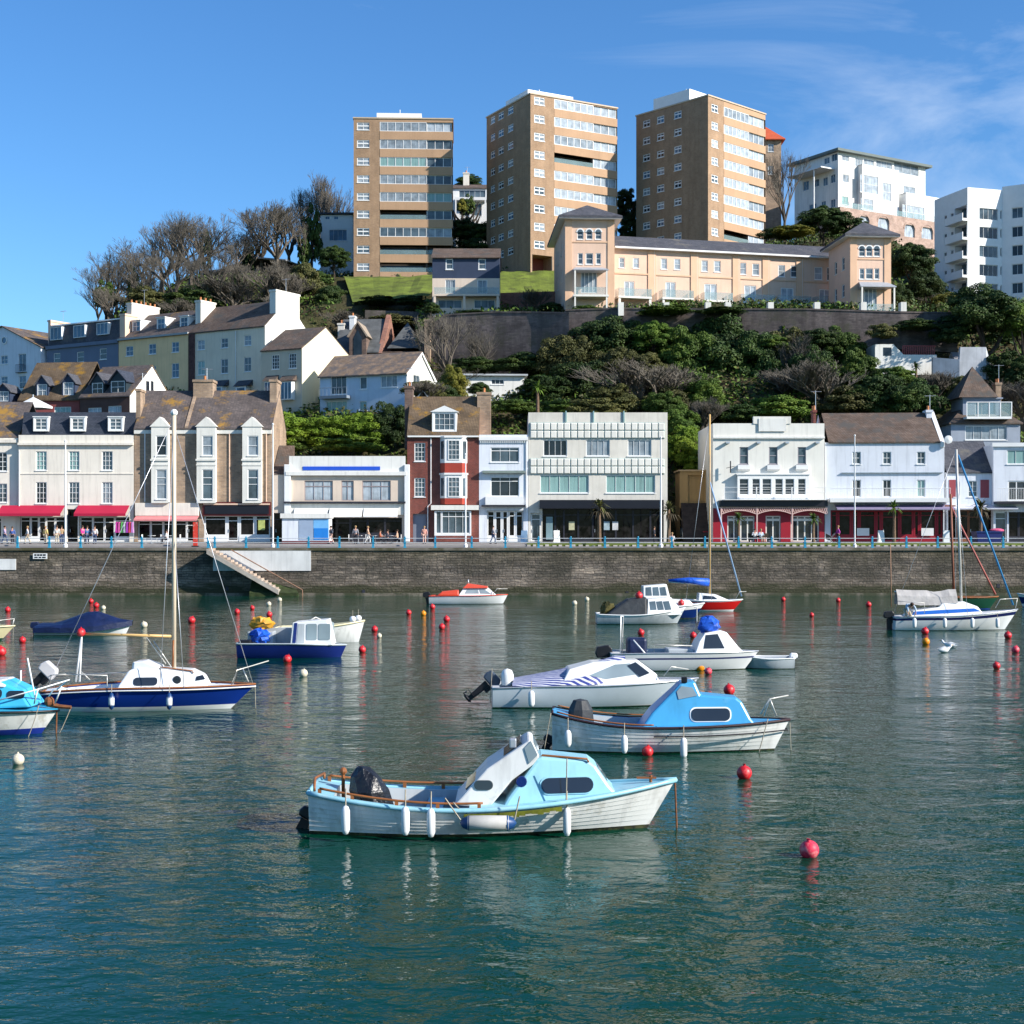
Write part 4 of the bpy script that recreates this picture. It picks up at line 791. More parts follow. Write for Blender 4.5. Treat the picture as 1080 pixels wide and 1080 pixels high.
bal=m.build('balcony',pinkc,b.root); m=MB(); m.box(r[0]+.05,r[1]-.05,-1.36,-1.33,r[3]+.01,r[3]+.95); m.build('balcony_glass',glassb,bal)
# ================================================================ TOWER BLOCKS
TG='three brick tower blocks on the hilltop'
def tower(label,pxc,Yc,ang,pxo,pxl,yt,yb,floors,pitch,y0,winx,segs,cut,sidecols,front_bal=(),opens=(),corner='L',under=False,depth=None,sideband=True,plant=None):
    b=Bld('tower_block',label,'tower block',pxc,Yc,ang,pxo,yb,corner=corner,depth=13,group=TG)
    f=b.face(); 
    if depth: b.D=depth
    else: b.setdepth(pxl,'left')
    W,D=b.W,b.D; zt=f.z_(pxc,yt); pz=pitch*(f.Y_(0) if corner=='L' else f.Y_(W))/F
    zw=f.z_(pxc,y0)   # centre height of the top window row
    xc=f.s_(cut)      # boundary between plain brick strip and banded part
    wx0,wx1=f.s_(winx[0]),f.s_(winx[1]); hs=[]; bands=[]
    for k in range(floors):
        z=zw-k*pz; hs.append((wx0,wx1,z-.62,z+.62))
    und=(.25,xc-.3,0.0,3.3); m=MB(); f.wall(m,0,xc,0,zt,hs+([und] if under else []),0,3.0 if under else .14)
    if under:
        mu=MB(); mu.box(und[0],und[1],3.0,3.1,-1,und[3]); b.part(mu,'undercroft_wall',mat('red_brown_undercroft',(.30,.085,.055),.85,.15,1))
        
        for q_ in (.0,xc-.35): mu=MB(); mu.box(q_,q_+.3,.02,.35,-2,3.3); b.part(mu,'column',mat('pale_edge',(.6,.48,.34),.7,.1,1))
    sh=[]; fl=b.face('left')
    for k in range(floors):
        z=zw-k*pz
        for (a,c) in sidecols: sh.append((D*a,D*c,z-.58,z+.58))
    fl.wall(m,0,D,0,zt,sh); m.poly([(W,0,0),(W,D,0),(W,D,zt),(W,0,zt)]); m.poly([(0,D,0),(W,D,0),(W,D,zt),(0,D,zt)]); m.poly([(0,0,zt-.02),(W,0,zt-.02),(W,D,zt-.02),(0,D,zt-.02)]); b.part(m,'wall',towbrick)
    for h in hs: f.win(h,2,1,glass=rnd.choice([gcurt,gpale,gcurt,gmid]),fw=.12,mw=.1,sill=True,split=.55)
    for h in sh: fl.win(h,2,1,glass=rnd.choice([gmid,gblue,gcurt,gdark,gblue]),fw=.13,mw=.1,split=.6)
    # banded part: spandrels and long glazed balconies
    x=[xc]+[f.s_(p) for p in segs]
    ms=MB(); 
    ms.box(xc,W,.002,.3,zw+.75+.003,zt)
    for k in range(floors):
        z=zw-k*pz; nxt=zw-(k+1)*pz+.75 if k<floors-1 else 0
        ms.box(xc,W,-.04,.3,max(0,nxt),z-.78)
        for j in range(len(x)-1):
            a,c=x[j],x[j+1]
            if (k,j) in opens:
                mm=MB(); mm.box(a+.05,c-.05,.05,.1,z-.75,z-.05); mm.build('balcony_glass',glassb,b.root)
                mm=MB(); mm.box(a,c,1.6,1.7,z-.78,z+.75); mm.box(a,a+.1,.3,1.6,z-.78,z+.75); mm.box(c-.1,c,.3,1.6,z-.78,z+.75); mm.build('recess_wall',mat('dark_recess',(.12,.10,.09),.8,.1,1),b.root)  # balcony back and sides, darker than the tower brick
                mm=MB(); mm.box(a+.4,c-.6,1.55,1.59,z-.7,z+.5); mm.build('balcony_door_pane',gdark,b.root)
            else:
                n=6 if j==0 else 3
                f.win((a+.02,c-.02,z-.77,z+.74),n,1,glass=rnd.choice(front_bal),fw=.09,mw=.09,rec=.08+.15*j,sill=False,split=None,name='glazed_balcony')
        
    b.part(ms,'spandrel',towband)
    mm=MB(); mm.box(-.12,W+.12,-.12,D+.12,zt,zt+.22); b.part(mm,'roof_edge',mat('pale_roof_edge',(.50,.40,.28),.6,.1,1))
    if plant:
        a,c=plant; mm=MB(); mm.box(W*a,W*c,D*.25,D*.75,zt+.22,zt+2.0); mm.tube([(W*(a+c)/2,D*.5,zt+2),(W*(a+c)/2,D*.5,zt+3.6)],.06,5); b.part(mm,'plant_room',trimw)
    if under:
        pass
    return b,f,x,zt,pz,zw
bb=[gteal,gcurt,gcurt,gpale,gmid]
b1=tower('tan brick tower block farthest left with sunlit face partly in shadow',373,232,2.2,477.5,0,125,294,9,18.55,133,(376.5,389.5),(450,476.5),400.5,((.12,.25),(.6,.75)),bb,{(5,0),(7,0),(7,1),(8,0),(8,1)},depth=14,plant=(.22,.68))
b2=tower('middle tan brick tower block raised on red-shaded columns beside the lawn',559.5,225,28.8,651,513.2,99,290,9,19.0,105,(563.5,574.5),(626,650.5),584.5,((.38,.50),(.60,.72),(.80,.90)),[gpale,gcurt,gpale,gcurt],{(3,0)},plant=(.1,.62),under=True)
b3=tower('tan brick tower block farthest right with its broad left side in shade',746.8,225,43,807.3,671,101,262,8,18.7,112,(750.5,757.5),(790,806.5),763.5,((.36,.46),(.60,.70),(.80,.90)),[gpale,gcurt,gpale,gpale],{(7,0)},plant=(-.0,.5))
# columns under tower 2
b,f=b2[0],b2[1]
# ================================================================ small hilltop buildings
def simple_house(name,label,cat,px0,px1,Y,ang,yt,yb,depth,wallm,roofm,rooftype,yr,wins,glass=None,group=None,under=6,**k):
    b=Bld(name,label,cat,px1,Y,ang,px0,yb,depth=depth,group=group); f=b.face(); zt=f.z_((px0+px1)/2,yt); ws=[f.rect(*w[:4]) for w in wins]
    m=MB(); f.wall(m,0,b.W,-under,zt,ws); side_walls(b,m,zt,z0=-under); b.part(m,'wall',wallm)
    for w,q in zip(ws,wins): f.win(w,q[4] if len(q)>4 else 2,q[5] if len(q)>5 else 1,glass=glass or rnd.choice([gmid,gcurt,gdark]))
    m=MB(); zr=f.z_((px0+px1)/2,yr)
    if rooftype=='flat': m.box(-.4,b.W+.4,-.5,depth+.3,zt+.003,zt+.3)
    elif rooftype=='hip': roof_hip(m,0,b.W,0,depth,zt+.15,zr,oh=.35)
    else: roof_gable(m,0,b.W,0,depth,zt,zr,oh=.3)
    b.part(m,'roof',roofm); return b,f,zt
simple_house('hilltop_house','white flat-roofed house half hidden behind the left tower and trees','house',338,372,243,0,226.5,262,8,trimw,slate,'flat',220,[(343,348,228,231.5),(352,357,228,231.5),(347,366,242,254,4,1)],gblue,HG)
b,f,zt=simple_house('hilltop_house','white house with veranda between the left and middle towers','house',477,514,268,0,198.5,236,8,trimw,slatebr,'gable',190,[(484,512,200.5,209,5,1),(486,494,215,228),(500,508,215,228)],gmid,HG)
chimney(b,f.s_(488),f.s_(494),3,4.5,zt,f.z_(490,186)+1.5,cream,2)
m=MB(); r=f.rect(480,514,210,213); m.box(r[0],r[1],-1.6,-.003,r[2],r[3]); 
for x in (481,498,512): s=f.s_(x); m.box(s-.12,s+.12,-1.6,-1.4,-3,r[2])
b.part(m,'veranda',trimw)
b=Bld('pavilion','long low pavilion with a thin pale roof among the bare trees on the ridge','pavilion',300,236,-20,205,308,depth=8); f=b.face(); zt=f.z_(260,281)
m=MB(); m.box(.5,b.W-.5,.6,7.5,-3,zt-.05); b.part(m,'wall',mat('dark_timber',(.08,.06,.05),.8,.2,1)); m=MB(); m.prism([(-.3,-.5,zt-1.5),(b.W*.7,-.5,zt+1.4),(b.W+.5,-.5,zt+.6),(b.W+.5,-.5,zt+.4),(b.W*.7,-.5,zt+1.15),(-.3,-.5,zt-1.8)],[(-.3,8,zt-1.5),(b.W*.7,8,zt+1.4),(b.W+.5,8,zt+.6),(b.W+.5,8,zt+.4),(b.W*.7,8,zt+1.15),(-.3,8,zt-1.8)]); b.part(m,'roof',mat('pale_metal_roof',(.35,.38,.42),.5,.1,1))
m=MB(); m.box(1,b.W-1,.55,.597,zt-2.2,zt-.4); b.part(m,'pane',gmid)
# red roofed tower house
b=Bld('tower_house','narrow stone house with a red hipped roof just behind the right tower','house',824,275,0,790,235,depth=10,group=HG); f=b.face(); zt=f.z_(815,148)
ws=[f.rect(810,816,152,160),f.rect(810,816,175,184)]
m=MB(); f.wall(m,0,b.W,-4,zt,ws); side_walls(b,m,zt,z0=-4); b.part(m,'wall',brown_stone)
for w in ws: f.win(w,2,2)
m=MB(); roof_hip(m,0,b.W,0,10,zt+.15,f.z_(807,135)+1.5,oh=.7); b.part(m,'roof',mat('red_clay_tiles',(.48,.09,.035),.8,.15,1,bump=.2))
# ================================================================ white hotel
b=Bld('white_hotel','large white flat-roofed hotel on brick arches at the top right','hotel',884,255,31,976,224,corner='L',depth=12)
f=b.face(); b.setdepth(838,'left'); zt=f.z_(884,160); W,D=b.W,b.D
w=[f.rect(889,895.5,184,192.5),f.rect(953,965.5,196.5,207.5),f.rect(888,895,207,216),f.rect(908,921,211,221),f.rect(888,895.5,164,170)]
tb=[f.rect(902,910,167,176),f.rect(911,922,168,177.5),f.rect(924,941,170,180),f.rect(943,969,173,184)]
m=MB(); f.wall(m,0,W,-3,zt,w+tb); fl=b.face('left'); sw=[fl.rect(x,x+w_,y,y+h) for x,y,w_,h in ((877,162,6,8),(869,166,6,7),(876,184,5,9),(868,187,5,9),(858,189,6,8),(847,191,6,10),(876,210,5,9),(866,212,5,9),(853,215,8,8))]
fl.wall(m,0,D,-3,zt,sw); m.poly([(W,0,-3),(W,D,-3),(W,D,zt),(W,0,zt)]); m.poly([(0,D,-3),(W,D,-3),(W,D,zt),(0,D,zt)]); b.part(m,'wall',white)
for i,h in enumerate(w+tb): f.win(h,2 if i<5 else 3,1,glass=gcurt if i!=2 else gteal)
for h in sw: fl.win(h,2,1,glass=gmid)
m=MB(); m.box(-.9,W+.9,-.9,D+.9,zt,zt+.45); b.part(m,'flat_roof',mat('green_grey_felt',(.13,.16,.15),.7,.1,1))
m=MB(); x0_,x1_=f.s_(904.5),f.s_(943); z1_=f.z_(924,178); fo=b.face('front',-1.2); h=[fo.rect(907.5,926.5,185,204),fo.rect(931,940,193,212),fo.rect(908,921,209.5,221)]
fo.wall(m,x0_,x1_,-3,z1_,h); m.box(x0_,x0_+.2,-1.19,-.003,-3,z1_); m.box(x1_-.2,x1_,-1.19,-.003,-3,z1_); m.box(x0_,x1_,-1.19,-.003,z1_-.2,z1_-.01); b.part(m,'projecting_bay',trimw)
for q in h: fo.win(q,3,2,glass=gpale)
m=MB(); x0_,x1_=f.s_(947),f.s_(985); z1_=f.z_(960,207.5); fo=b.face('front',-2.0); h=[fo.rect(952,975,217,232)]; fo.wall(m,x0_,x1_,-3,z1_,h); m.box(x0_,x0_+.2,-1.99,4,-3,z1_); m.box(x1_-.2,x1_,-1.99,4,-3,z1_); m.box(x0_,x1_,-1.99,4,z1_-.2,z1_-.01); b.part(m,'lower_wing',trimw); fo.win(h[0],4,2,glass=gpale)
# brick arched base
pinkst=brickmat('pale_pink_stone',(.50,.35,.28),(.40,.27,.21),(.42,.33,.28),.45,.2,.02,var=.35)
m=MB(); fo=b.face('front',-4); x0_,x1_=fo.s_(886),fo.s_(992); z1_=fo.z_(930,225); z0_=fo.z_(930,256)
hs=[fo.rect(906,917,228,243),fo.rect(926,938,230,246),fo.rect(954,965,237,250),fo.rect(972,984,240,252)]
fo.wall(m,x0_,x1_,z0_-6,z1_,hs,0,.3); m.box(x0_,x1_,-3.99,-.003,z1_-.3,z1_-.01); m.box(x0_,x0_+.3,-3.99,3,z0_-6,z1_); b.part(m,'arched_base_wall',pinkst)
for q in hs:
    fo.win(q,3,1,glass=gpale,rec=.3,sill=False); mm=MB(); xm=(q[0]+q[1])/2; hw=(q[1]-q[0])/2; n=10
    for i in range(n):
        t0,t1=math.pi*i/n,math.pi*(i+1)/n; mm.prism([fo.P(xm+hw*math.cos(t0),-.06,q[3]-.9+hw*math.sin(t0)*.9),fo.P(xm+hw*math.cos(t1),-.06,q[3]-.9+hw*math.sin(t1)*.9),fo.P(xm+(hw+.25)*math.cos(t1),-.06,q[3]-.9+(hw+.25)*math.sin(t1)*.9+.1),fo.P(xm+(hw+.25)*math.cos(t0),-.06,q[3]-.9+(hw+.25)*math.sin(t0)*.9+.1)],[fo.P(xm+hw*math.cos(t0),.0-.003,q[3]-.9+hw*math.sin(t0)*.9),fo.P(xm+hw*math.cos(t1),-.003,q[3]-.9+hw*math.sin(t1)*.9),fo.P(xm+(hw+.25)*math.cos(t1),-.003,q[3]-.9+(hw+.25)*math.sin(t1)*.9+.1),fo.P(xm+(hw+.25)*math.cos(t0),-.003,q[3]-.9+(hw+.25)*math.sin(t0)*.9+.1)])
    b.part(mm,'arch',pinkst)
m=MB(); m.box(x0_,x1_,-3.9,-3.85,z1_+.05,z1_+1.0); b.part(m,'terrace_glass',glassb)
m=MB(); 
for k in range(12): x=x0_+(x1_-x0_)*k/11; m.tube([(x,-3.87,z1_),(x,-3.87,z1_+1.1)],.04,5)
b.part(m,'terrace_posts',trimw)
m=MB(); fl2=b.face('left',3.0); s0_,s1_=fl2.s_(880),fl2.s_(838); zz=fl2.z_(858,178); m.tube([fl2.P(3,0,zz),fl2.P(3,0,-3)],.12,6); m.box(-3.2,-.003,1,10,zz-.2,zz); b.part(m,'side_balcony',trimw)
# ================================================================ white apartments at the right edge
b=Bld('apartment_block','white stepped apartment block with balconies cut by the right edge','apartments',1020.5,212,17,1057,330,corner='L',depth=14)
f=b.face(); b.setdepth(985.5,'left'); zt=f.z_(1021,197.5); W,D=b.W,b.D; ph=19.9*212/F
rows=[f.z_(1021,223.5)-k*ph for k in range(6)]
ws=[(f.s_(1033),f.s_(1052.5),z-.95,z+.75) for z in rows]+[(f.s_(1055),f.s_(1056.8),z-.7,z+.6) for z in rows]
lo=b.face('left'); a0,a1=lo.s_(1019),lo.s_(1009); 
ls=[(lo.s_(1002),lo.s_(1006.5),z-.6,z+.7) for z in rows]+[(lo.s_(996) ,lo.s_(1000.5),z-.6,z+.7) for z in rows]
bal=[(D*.03,D*.38,z-1.0,z+1.15) for z in rows]
m=MB(); f.wall(m,0,W,-4,zt,ws,0,.2); lo.wall(m,0,D,-4,zt,[(D*.62,D*.70,z-.7,z+.7) for z in rows]+[(D*.42,D*.5,z-.7,z+.7) for z in rows]+bal,0,1.3); m.poly([(W,0,-4),(W,D,-4),(W,D,zt),(W,0,zt)]); m.poly([(0,D,-4),(W,D,-4),(W,D,zt),(0,D,zt)]); m.poly([(0,0,zt-.6),(W,0,zt-.6),(W,D,zt-.6),(0,D,zt-.6)]); b.part(m,'wall',trimw)
for h in ws: f.win(h,4 if h[1]-h[0]>1 else 1,1,glass=rnd.choice([gdark,gmid,gdark]),rec=.2,sill=False)
for z in rows:
    lo.win((D*.62,D*.70,z-.7,z+.7),2,1,glass=gdark,sill=False); lo.win((D*.42,D*.5,z-.7,z+.7),2,1,glass=gdark,sill=False)
    mm=MB(); lo.box(mm,D*.03,D*.38,1.3,1.4,z-1.0,z+1.15); o=mm.build('balcony_door_pane',gmid,b.root)
    mm=MB(); lo.box(mm,-.3,D*.5,-1.1,-.003,z-1.4,z-1.02); lo.box(mm,-.3,D*.5,-1.1,-1.0,z-1.02,z-.25); mm.box(-.003-1.0+.0,W*.12,-1.0,-.003,z-1.3,z-1.02) if 0 else None; mm.build('balcony',trimw,b.root)
b4=b
# projecting wing to the right
a=R(-32); O2=b.O+b.U*W
m=MB(); wl=14.0
def wp(s,d,z): # wing local -> building local
    th=a-b.a; return (W+s*math.cos(th)-d*math.sin(th),s*math.sin(th)+d*math.cos(th),z)
class WF(Face):
    def P(s,sv,d,z): return wp(sv,d,z)
    def box(s,mb,s0,s1,d0,d1,z0,z1,m=0):
        mb.prism([wp(s0,d0,z0),wp(s1,d0,z0),wp(s1,d1,z0),wp(s0,d1,z0)],[wp(s0,d0,z1),wp(s1,d0,z1),wp(s1,d1,z1),wp(s0,d1,z1)],m)
wf=WF(b,'front',0); hs=[]
for z in rows:
    for s0,s1 in ((1.4,3.0),(3.9,4.9),(6.0,9.0),(10,12)): hs.append((s0,s1,z-.8,z+.8))
wf.wall(m,0,wl,-4,zt+.5,hs,0,.2); wf.box(m,0,wl,8,8.2,-4,zt+.5); wf.box(m,wl-.2,wl-.01,.01,8,-4,zt+.5); wf.box(m,.01,wl-.2,.01,8,zt-.1,zt+.1); b.part(m,'projecting_wing',trimw)
for h in hs: wf.win(h,2,1,glass=rnd.choice([gdark,gmid,gcurt]),rec=.2,sill=False)
# ================================================================ PEACH TERRACE
b=Bld('peach_terrace','long peach rendered terrace with glass balconies and a grey roof above the stone wall','terrace',648,190,13.5,897,325,corner='L',depth=10)
f=b.face(); zt=f.z_(648,260.5)
up=[(652.8,658.8,271.5,282.5),(667.6,674,272,283),(697,703.5,272.5,284),(711,717.5,273,284.5),(740,746.5,274.6,286.5),(753,760,275,287),(780,787,277,289.5),(793.5,800.7,278,290.5),(820.7,828,279.5,292),(834,840.7,280,292.5),(859,867.4,281.5,295),(872,880,282,296)]
dn=[(658.5,669,296.6,314),(702,712.5,297.5,315.5),(743,756,299.5,318),(785,797.5,301,320),(823.6,837,303.5,321.5),(864,875.5,305,322)]
ws=[f.rect(*w) for w in up]; ds=[f.rect(*w) for w in dn]
m=MB(); f.wall(m,0,b.W,-3,zt,ws+ds,0,.18); side_walls(b,m,zt,z0=-3); b.part(m,'wall',peach)
for w in ws: f.win(w,1,2,glass=rnd.choice([gcurt,gpale,gmid]),fw=.1)
for w in ds: f.win(w,2,1,glass=gpale,fw=.12,mw=.1,sill=False,name='french_door')
m=MB(); zr=zt+2.6; x1=b.W+2
m.prism([(-.2,-.7,zt),(-.2,5,zr),(-.2,10.4,zt)],[(x1,-.7,zt),(x1,5,zr),(x1,10.4,zt)]); b.part(m,'roof',slate)
m=MB(); m.box(-.1,b.W,-.75,-.003,zt-.22,zt-.003); b.part(m,'eaves_board',trimw)
for i,x in enumerate((693,738,782,813.5,849)):
    mm=MB(); s=f.s_(x-3); mm.box(s-.9,s+.2,-.12,-.003,-3,zt-.25); b.part(mm,'pilaster',peachd); downpipe(b,f,x-3,262+ (x-648)*.055,318)
mm=MB(); mm.box(0,b.W,-.1,-.003,f.z_(700,291),f.z_(700,289.5)); b.part(mm,'string_course',peachd)
# balconies
m=MB(); g=MB(); zb=f.z_(690,319)
for x0,x1_ in ((648,683),(694,727),(738,768),(776,812),(815,850),(856,889)):
    a,c=f.s_(x0),f.s_(x1_); xm=(x0+x1_)/2; z=f.z_(xm,[314,315.5,318,320,321.5,322][[648,694,738,776,815,856].index(x0)])-.1
    m.box(a,c,-1.8,-.125,z-.25,z); g.box(a+.03,c-.03,-1.78,-1.75,z,z+1.05); g.box(a+.03,a+.06,-1.74,-.13,z,z+1.05); g.box(c-.06,c-.03,-1.74,-.13,z,z+1.05)
    for s in (a+.2,c-.2): m.box(s-.15,s+.15,-1.7,-1.4,-3,z-.25)
bo=b.part(m,'balcony_slab',creamg); g.build('balcony_glass',glassb,bo)
m=MB(); m.box(0,b.W,.02,.05,-3,.2); 
def pav(label,pxL,pxR,Yc,ang,corner,pxleft,pye,pyap,cx,cy,porch,yb):
    t=Bld('corner_pavilion',label,'pavilion',pxL,Yc,ang,pxR,yb,corner='L',depth=9); f=t.face()
    if pxleft: t.setdepth(pxleft,'left')
    W,D=t.W,t.D; zt=f.z_(pxL,pye); 
    ar=[f.rect(x-3.3,x+3.3,cy[0],cy[1]) for x in cx]; mi=[f.rect(x-2.6-(1.2 if i==1 else 0),x+2.6+(1.2 if i==1 else 0),cy[2],cy[3]) for i,x in enumerate(cx)]
    dr=[f.rect(cx[1]-9,cx[1]+8,porch[3],porch[3]+22)]
    m=MB(); f.wall(m,0,W,-4,zt,ar+mi+dr); fl=t.face('left')
    sd=[]
    for zz in (zt-3.0,zt-6.6,zt-10.2): sd+= [(D*.25,D*.25+1.0,zz-.9,zz+.8),(D*.6,D*.6+1.0,zz-.9,zz+.8)]
    fl.wall(m,0,D,-4,zt,sd); m.poly([(W,0,-4),(W,D,-4),(W,D,zt),(W,0,zt)]); m.poly([(0,D,-4),(W,D,-4),(W,D,zt),(0,D,zt)]); t.part(m,'wall',peach)
    for w in ar:
        f.win(w,1,2,glass=gmid,fw=.1); mm=MB(); xm=(w[0]+w[1])/2; hw=(w[1]-w[0])/2+.12; n=8
        q=[(xm+hw*math.cos(math.pi*k/n),-.06,w[3]-.25+hw*math.sin(math.pi*k/n)) for k in range(n+1)]; mm.prism(q,[(p[0],-.003,p[2]) for p in q]); o=t.part(mm,'arch_head',trimw)
        q=[(xm+(hw-.16)*math.cos(math.pi*k/n),-.075,w[3]-.25+(hw-.16)*math.sin(math.pi*k/n)) for k in range(n+1)]; mm=MB(); mm.poly(q); mm.build('arch_pane',gmid,o)
    for w in mi: f.win(w,1,2,glass=gmid,fw=.1)
    for w in sd: fl.win(w,1,2,glass=gmid,fw=.1)
    f.win(dr[0],4,1,glass=gcurt,fw=.1,mw=.09,sill=False,name='french_door')
    m=MB(); roof_hip(m,0,W,0,D,zt+.25,zt+.25+2.3,oh=.95,th=.3); t.part(m,'roof',slate)
    m=MB(); m.box(-.9,W+.9,-.9,D+.9,zt-.12,zt-.06); t.part(m,'eaves_board',trimw)
    r=f.rect(porch[0],porch[1],porch[2],porch[3]); m=MB(); m.prism([(r[0],-2.1,r[2]),(r[1],-2.1,r[2]),(r[1]-.5,-.003,r[3]),(r[0]+.5,-.003,r[3])],[(r[0],-2.1,r[2]-.12),(r[1],-2.1,r[2]-.12),(r[1]-.5,-.003,r[2]-.12),(r[0]+.5,-.003,r[2]-.12)])
    pr=t.part(m,'porch_roof',mat('lead_grey_roof',(.35,.37,.4),.5,.15,2)); m=MB(); zz=r[2]-3.3
    for s in (r[0]+.25,r[1]-.25): m.box(s-.1,s+.1,-2.05,-1.85,-4,r[2]-.12)
    m.box(r[0],r[1],-2.1,-.003,zz-.25,zz); m.build('porch_posts',creamg,pr); m=MB(); m.box(r[0]+.36,r[1]-.36,-2.0,-1.97,zz,zz+1.0); m.build('porch_glass',glassb,pr)
    m=MB(); 
    for a_,c_ in ((0,.9),(W-.9,W)): m.box(a_,c_,-.1,-.003,-4,zt-.13)
    m.box(.9,W-.9,-.08,-.003,f.z_(cx[1],cy[1]+3.5),f.z_(cx[1],cy[1]+2)); t.part(m,'pilaster',peachd); return t
pav('left corner tower of the peach terrace with three arched top windows and hipped roof',596,648,187,3,'L',584.5,230.5,219,(612,621.5,631),(243,252.5,267,278.8),(603,640,282,287),325)
pav('right corner tower of the peach terrace with three arched top windows beside the ivy bank',896.5,939.5,186,5,'L',0,249.5,236,(909,916.7,924.7),(260.5,270.5,283,294.5),(902,939.5,297.5,304.5),328)
# ================================================================ TERRAIN
cols=[(-500,[(139,4.6),(150,5),(162,12),(180,18),(200,20),(400,20)]),
(0,[(139,4.6),(149,5),(160,13),(175,19),(192,23.5),(215,25),(400,25)]),
(60,[(139,4.6),(149,5),(160,14),(175,20),(190,25),(205,31),(230,34),(400,34)]),
(120,[(139,4.6),(149,5),(158,14),(172,19),(188,26),(205,35),(230,41),(400,41)]),
(200,[(139,4.6),(149,5),(156,12),(168,18),(182,24.5),(200,36.6),(230,47),(400,50)]),
(300,[(139,4.6),(148,6),(152,13),(162,18),(176,22.5),(200,35),(225,45.5),(245,51),(400,52)]),
(356,[(139,4.6),(148,6),(151,13),(158,18),(172,22),(185,27),(198,29),(204,37.5),(226,45.6),(245,50),(400,52)]),
(436,[(139,4.6),(148,7.5),(152,15),(160,19),(172,21.5),(185,26.5),(198,28.5),(204,38.5),(226,45.6),(245,50),(400,52)]),
(440,[(139,4.6),(148,8),(152,15),(160,19.5),(172,21.5),(185,27.5),(187,32),(196,35.5),(205,39),(226,45.8),(245,50),(400,52)]),
(520,[(139,4.6),(148,8),(152,14),(165,20),(180,22.5),(186,26),(187.5,34),(196,35.8),(205,38.5),(215,42.5),(226,46.5),(245,52),(260,57),(400,60)]),
(600,[(139,4.6),(147,6),(152,14),(165,20.5),(181,28.5),(184,30.5),(187,34.8),(203,35.8),(212,40.5),(225,46.5),(245,52),(400,60)]),
(700,[(139,4.6),(145,5.2),(152,13),(165,20),(179,28),(181,30.5),(184,34.8),(203,35.8),(212,41),(225,47.5),(245,53),(400,62)]),
(730,[(139,4.6),(146,5.2),(152,12.5),(165,20),(178,28),(180,31),(183,34.8),(203,36),(212,41),(225,48),(245,53),(400,62)]),
(800,[(139,4.6),(148,6),(152,13),(165,20),(177,27.5),(179,30.5),(183,34.8),(203,36),(212,41.5),(225,50),(245,55),(400,63)]),
(900,[(139,4.6),(148,6),(152,13),(165,20),(176,26.5),(179,30),(183,34.3),(198,35.5),(215,45),(235,54),(252,60),(400,66)]),
(960,[(139,4.6),(148,6),(152,12),(165,19.5),(176,25),(180,29.5),(184,34),(200,38),(215,43),(240,53),(255,57),(400,64)]),
(1040,[(139,4.6),(148,6),(152,10),(165,17),(176,24),(182,29.5),(187,34),(200,38),(215,39.5),(240,45),(400,55)]),
(1400,[(139,4.6),(148,6),(160,14),(176,22),(187,32),(215,39),(400,45)])]
def ground(px,Y):
    if px<=cols[0][0]: i=0; t=0
    elif px>=cols[-1][0]: i=len(cols)-2; t=1
    else:
        for i in range(len(cols)-1):
            if cols[i][0]<=px<=cols[i+1][0]: break
        t=(px-cols[i][0])/(cols[i+1][0]-cols[i][0])
    def h(p):
        if Y<=p[0][0]: return p[0][1]
        for a,c in zip(p,p[1:]):
            if a[0]<=Y<=c[0]: return a[1]+(c[1]-a[1])*(Y-a[0])/(c[0]-a[0])
        return p[-1][1]
    return h(cols[i][1])*(1-t)+h(cols[i+1][1])*t
m,nt,bs=newmat('hillside_soil'); tc=N(nt,'ShaderNodeTexCoord').outputs['Object']
n1=noise(nt,tc,.12,6,.7); c1=ramp(nt,n1.outputs['Fac'],[(.3,(.03,.04,.014)),(.5,(.06,.055,.025)),(.7,(.085,.06,.04))]).outputs[0]
L(nt,c1,bs.inputs['Base Color']); bs.inputs['Roughness'].default_value=.95; bs.inputs['Specular IOR Level'].default_value=.1
nb=noise(nt,tc,1.2,5); bp=N(nt,'ShaderNodeBump'); bp.inputs['Strength'].default_value=1; bp.inputs['Distance'].default_value=.5; L(nt,nb.outputs['Fac'],bp.inputs['Height']); L(nt,bp.outputs[0],bs.inputs['Normal']); soil=m
vs=[];fs=[]; pxs=list(range(-500,1401,12)); Ys=[139+i*1.5 for i in range(75)]+[252+i*10 for i in range(15)]
for Y in Ys:
    for p in pxs:
        jz=0 if Y<146 else (math.sin(p*.13+Y*.4)*.25+math.sin(p*.05-Y*.23)*.3)
        vs.append((PX(p,Y),Y,ground(p,Y)+jz))
nx=len(pxs)
for j in range(len(Ys)-1):
    for i in range(nx-1): k=j*nx+i; fs.append((k,k+1,k+nx+1,k+nx))
me=bpy.data.meshes.new('hillside'); me.from_pydata(vs,[],fs); me.materials.append(soil); me.polygons.foreach_set('use_smooth',[True]*len(fs)); o=bpy.data.objects.new('hillside',me); C.objects.link(o); tag(o,kind='structure')
# far ground sheet to the horizon behind the hill and seabed
m=MB(); m.box(-3000,3000,392,4000,3,4.0); o=m.build('ground',soil); tag(o,kind='structure')
m=MB(); m.poly([(-400,125.6,4.17),(400,125.6,4.17),(400,131,4.3),(-400,131,4.3)]); 
asph=mat('promenade_asphalt',(.16,.15,.145),.9,.2,.5,bump=.1)
o=m.build('road',asph); tag(o,kind='structure')
m=MB(); m.prism([(-400,131.004,4.0),(-400,131.004,4.42),(-400,139.5,4.645),(-400,139.5,4.0)],[(400,131.004,4.0),(400,131.004,4.42),(400,139.5,4.645),(400,139.5,4.0)]); o=m.build('pavement',mat('paving',(.27,.25,.235),.85,.2,.6)); tag(o,kind='structure')
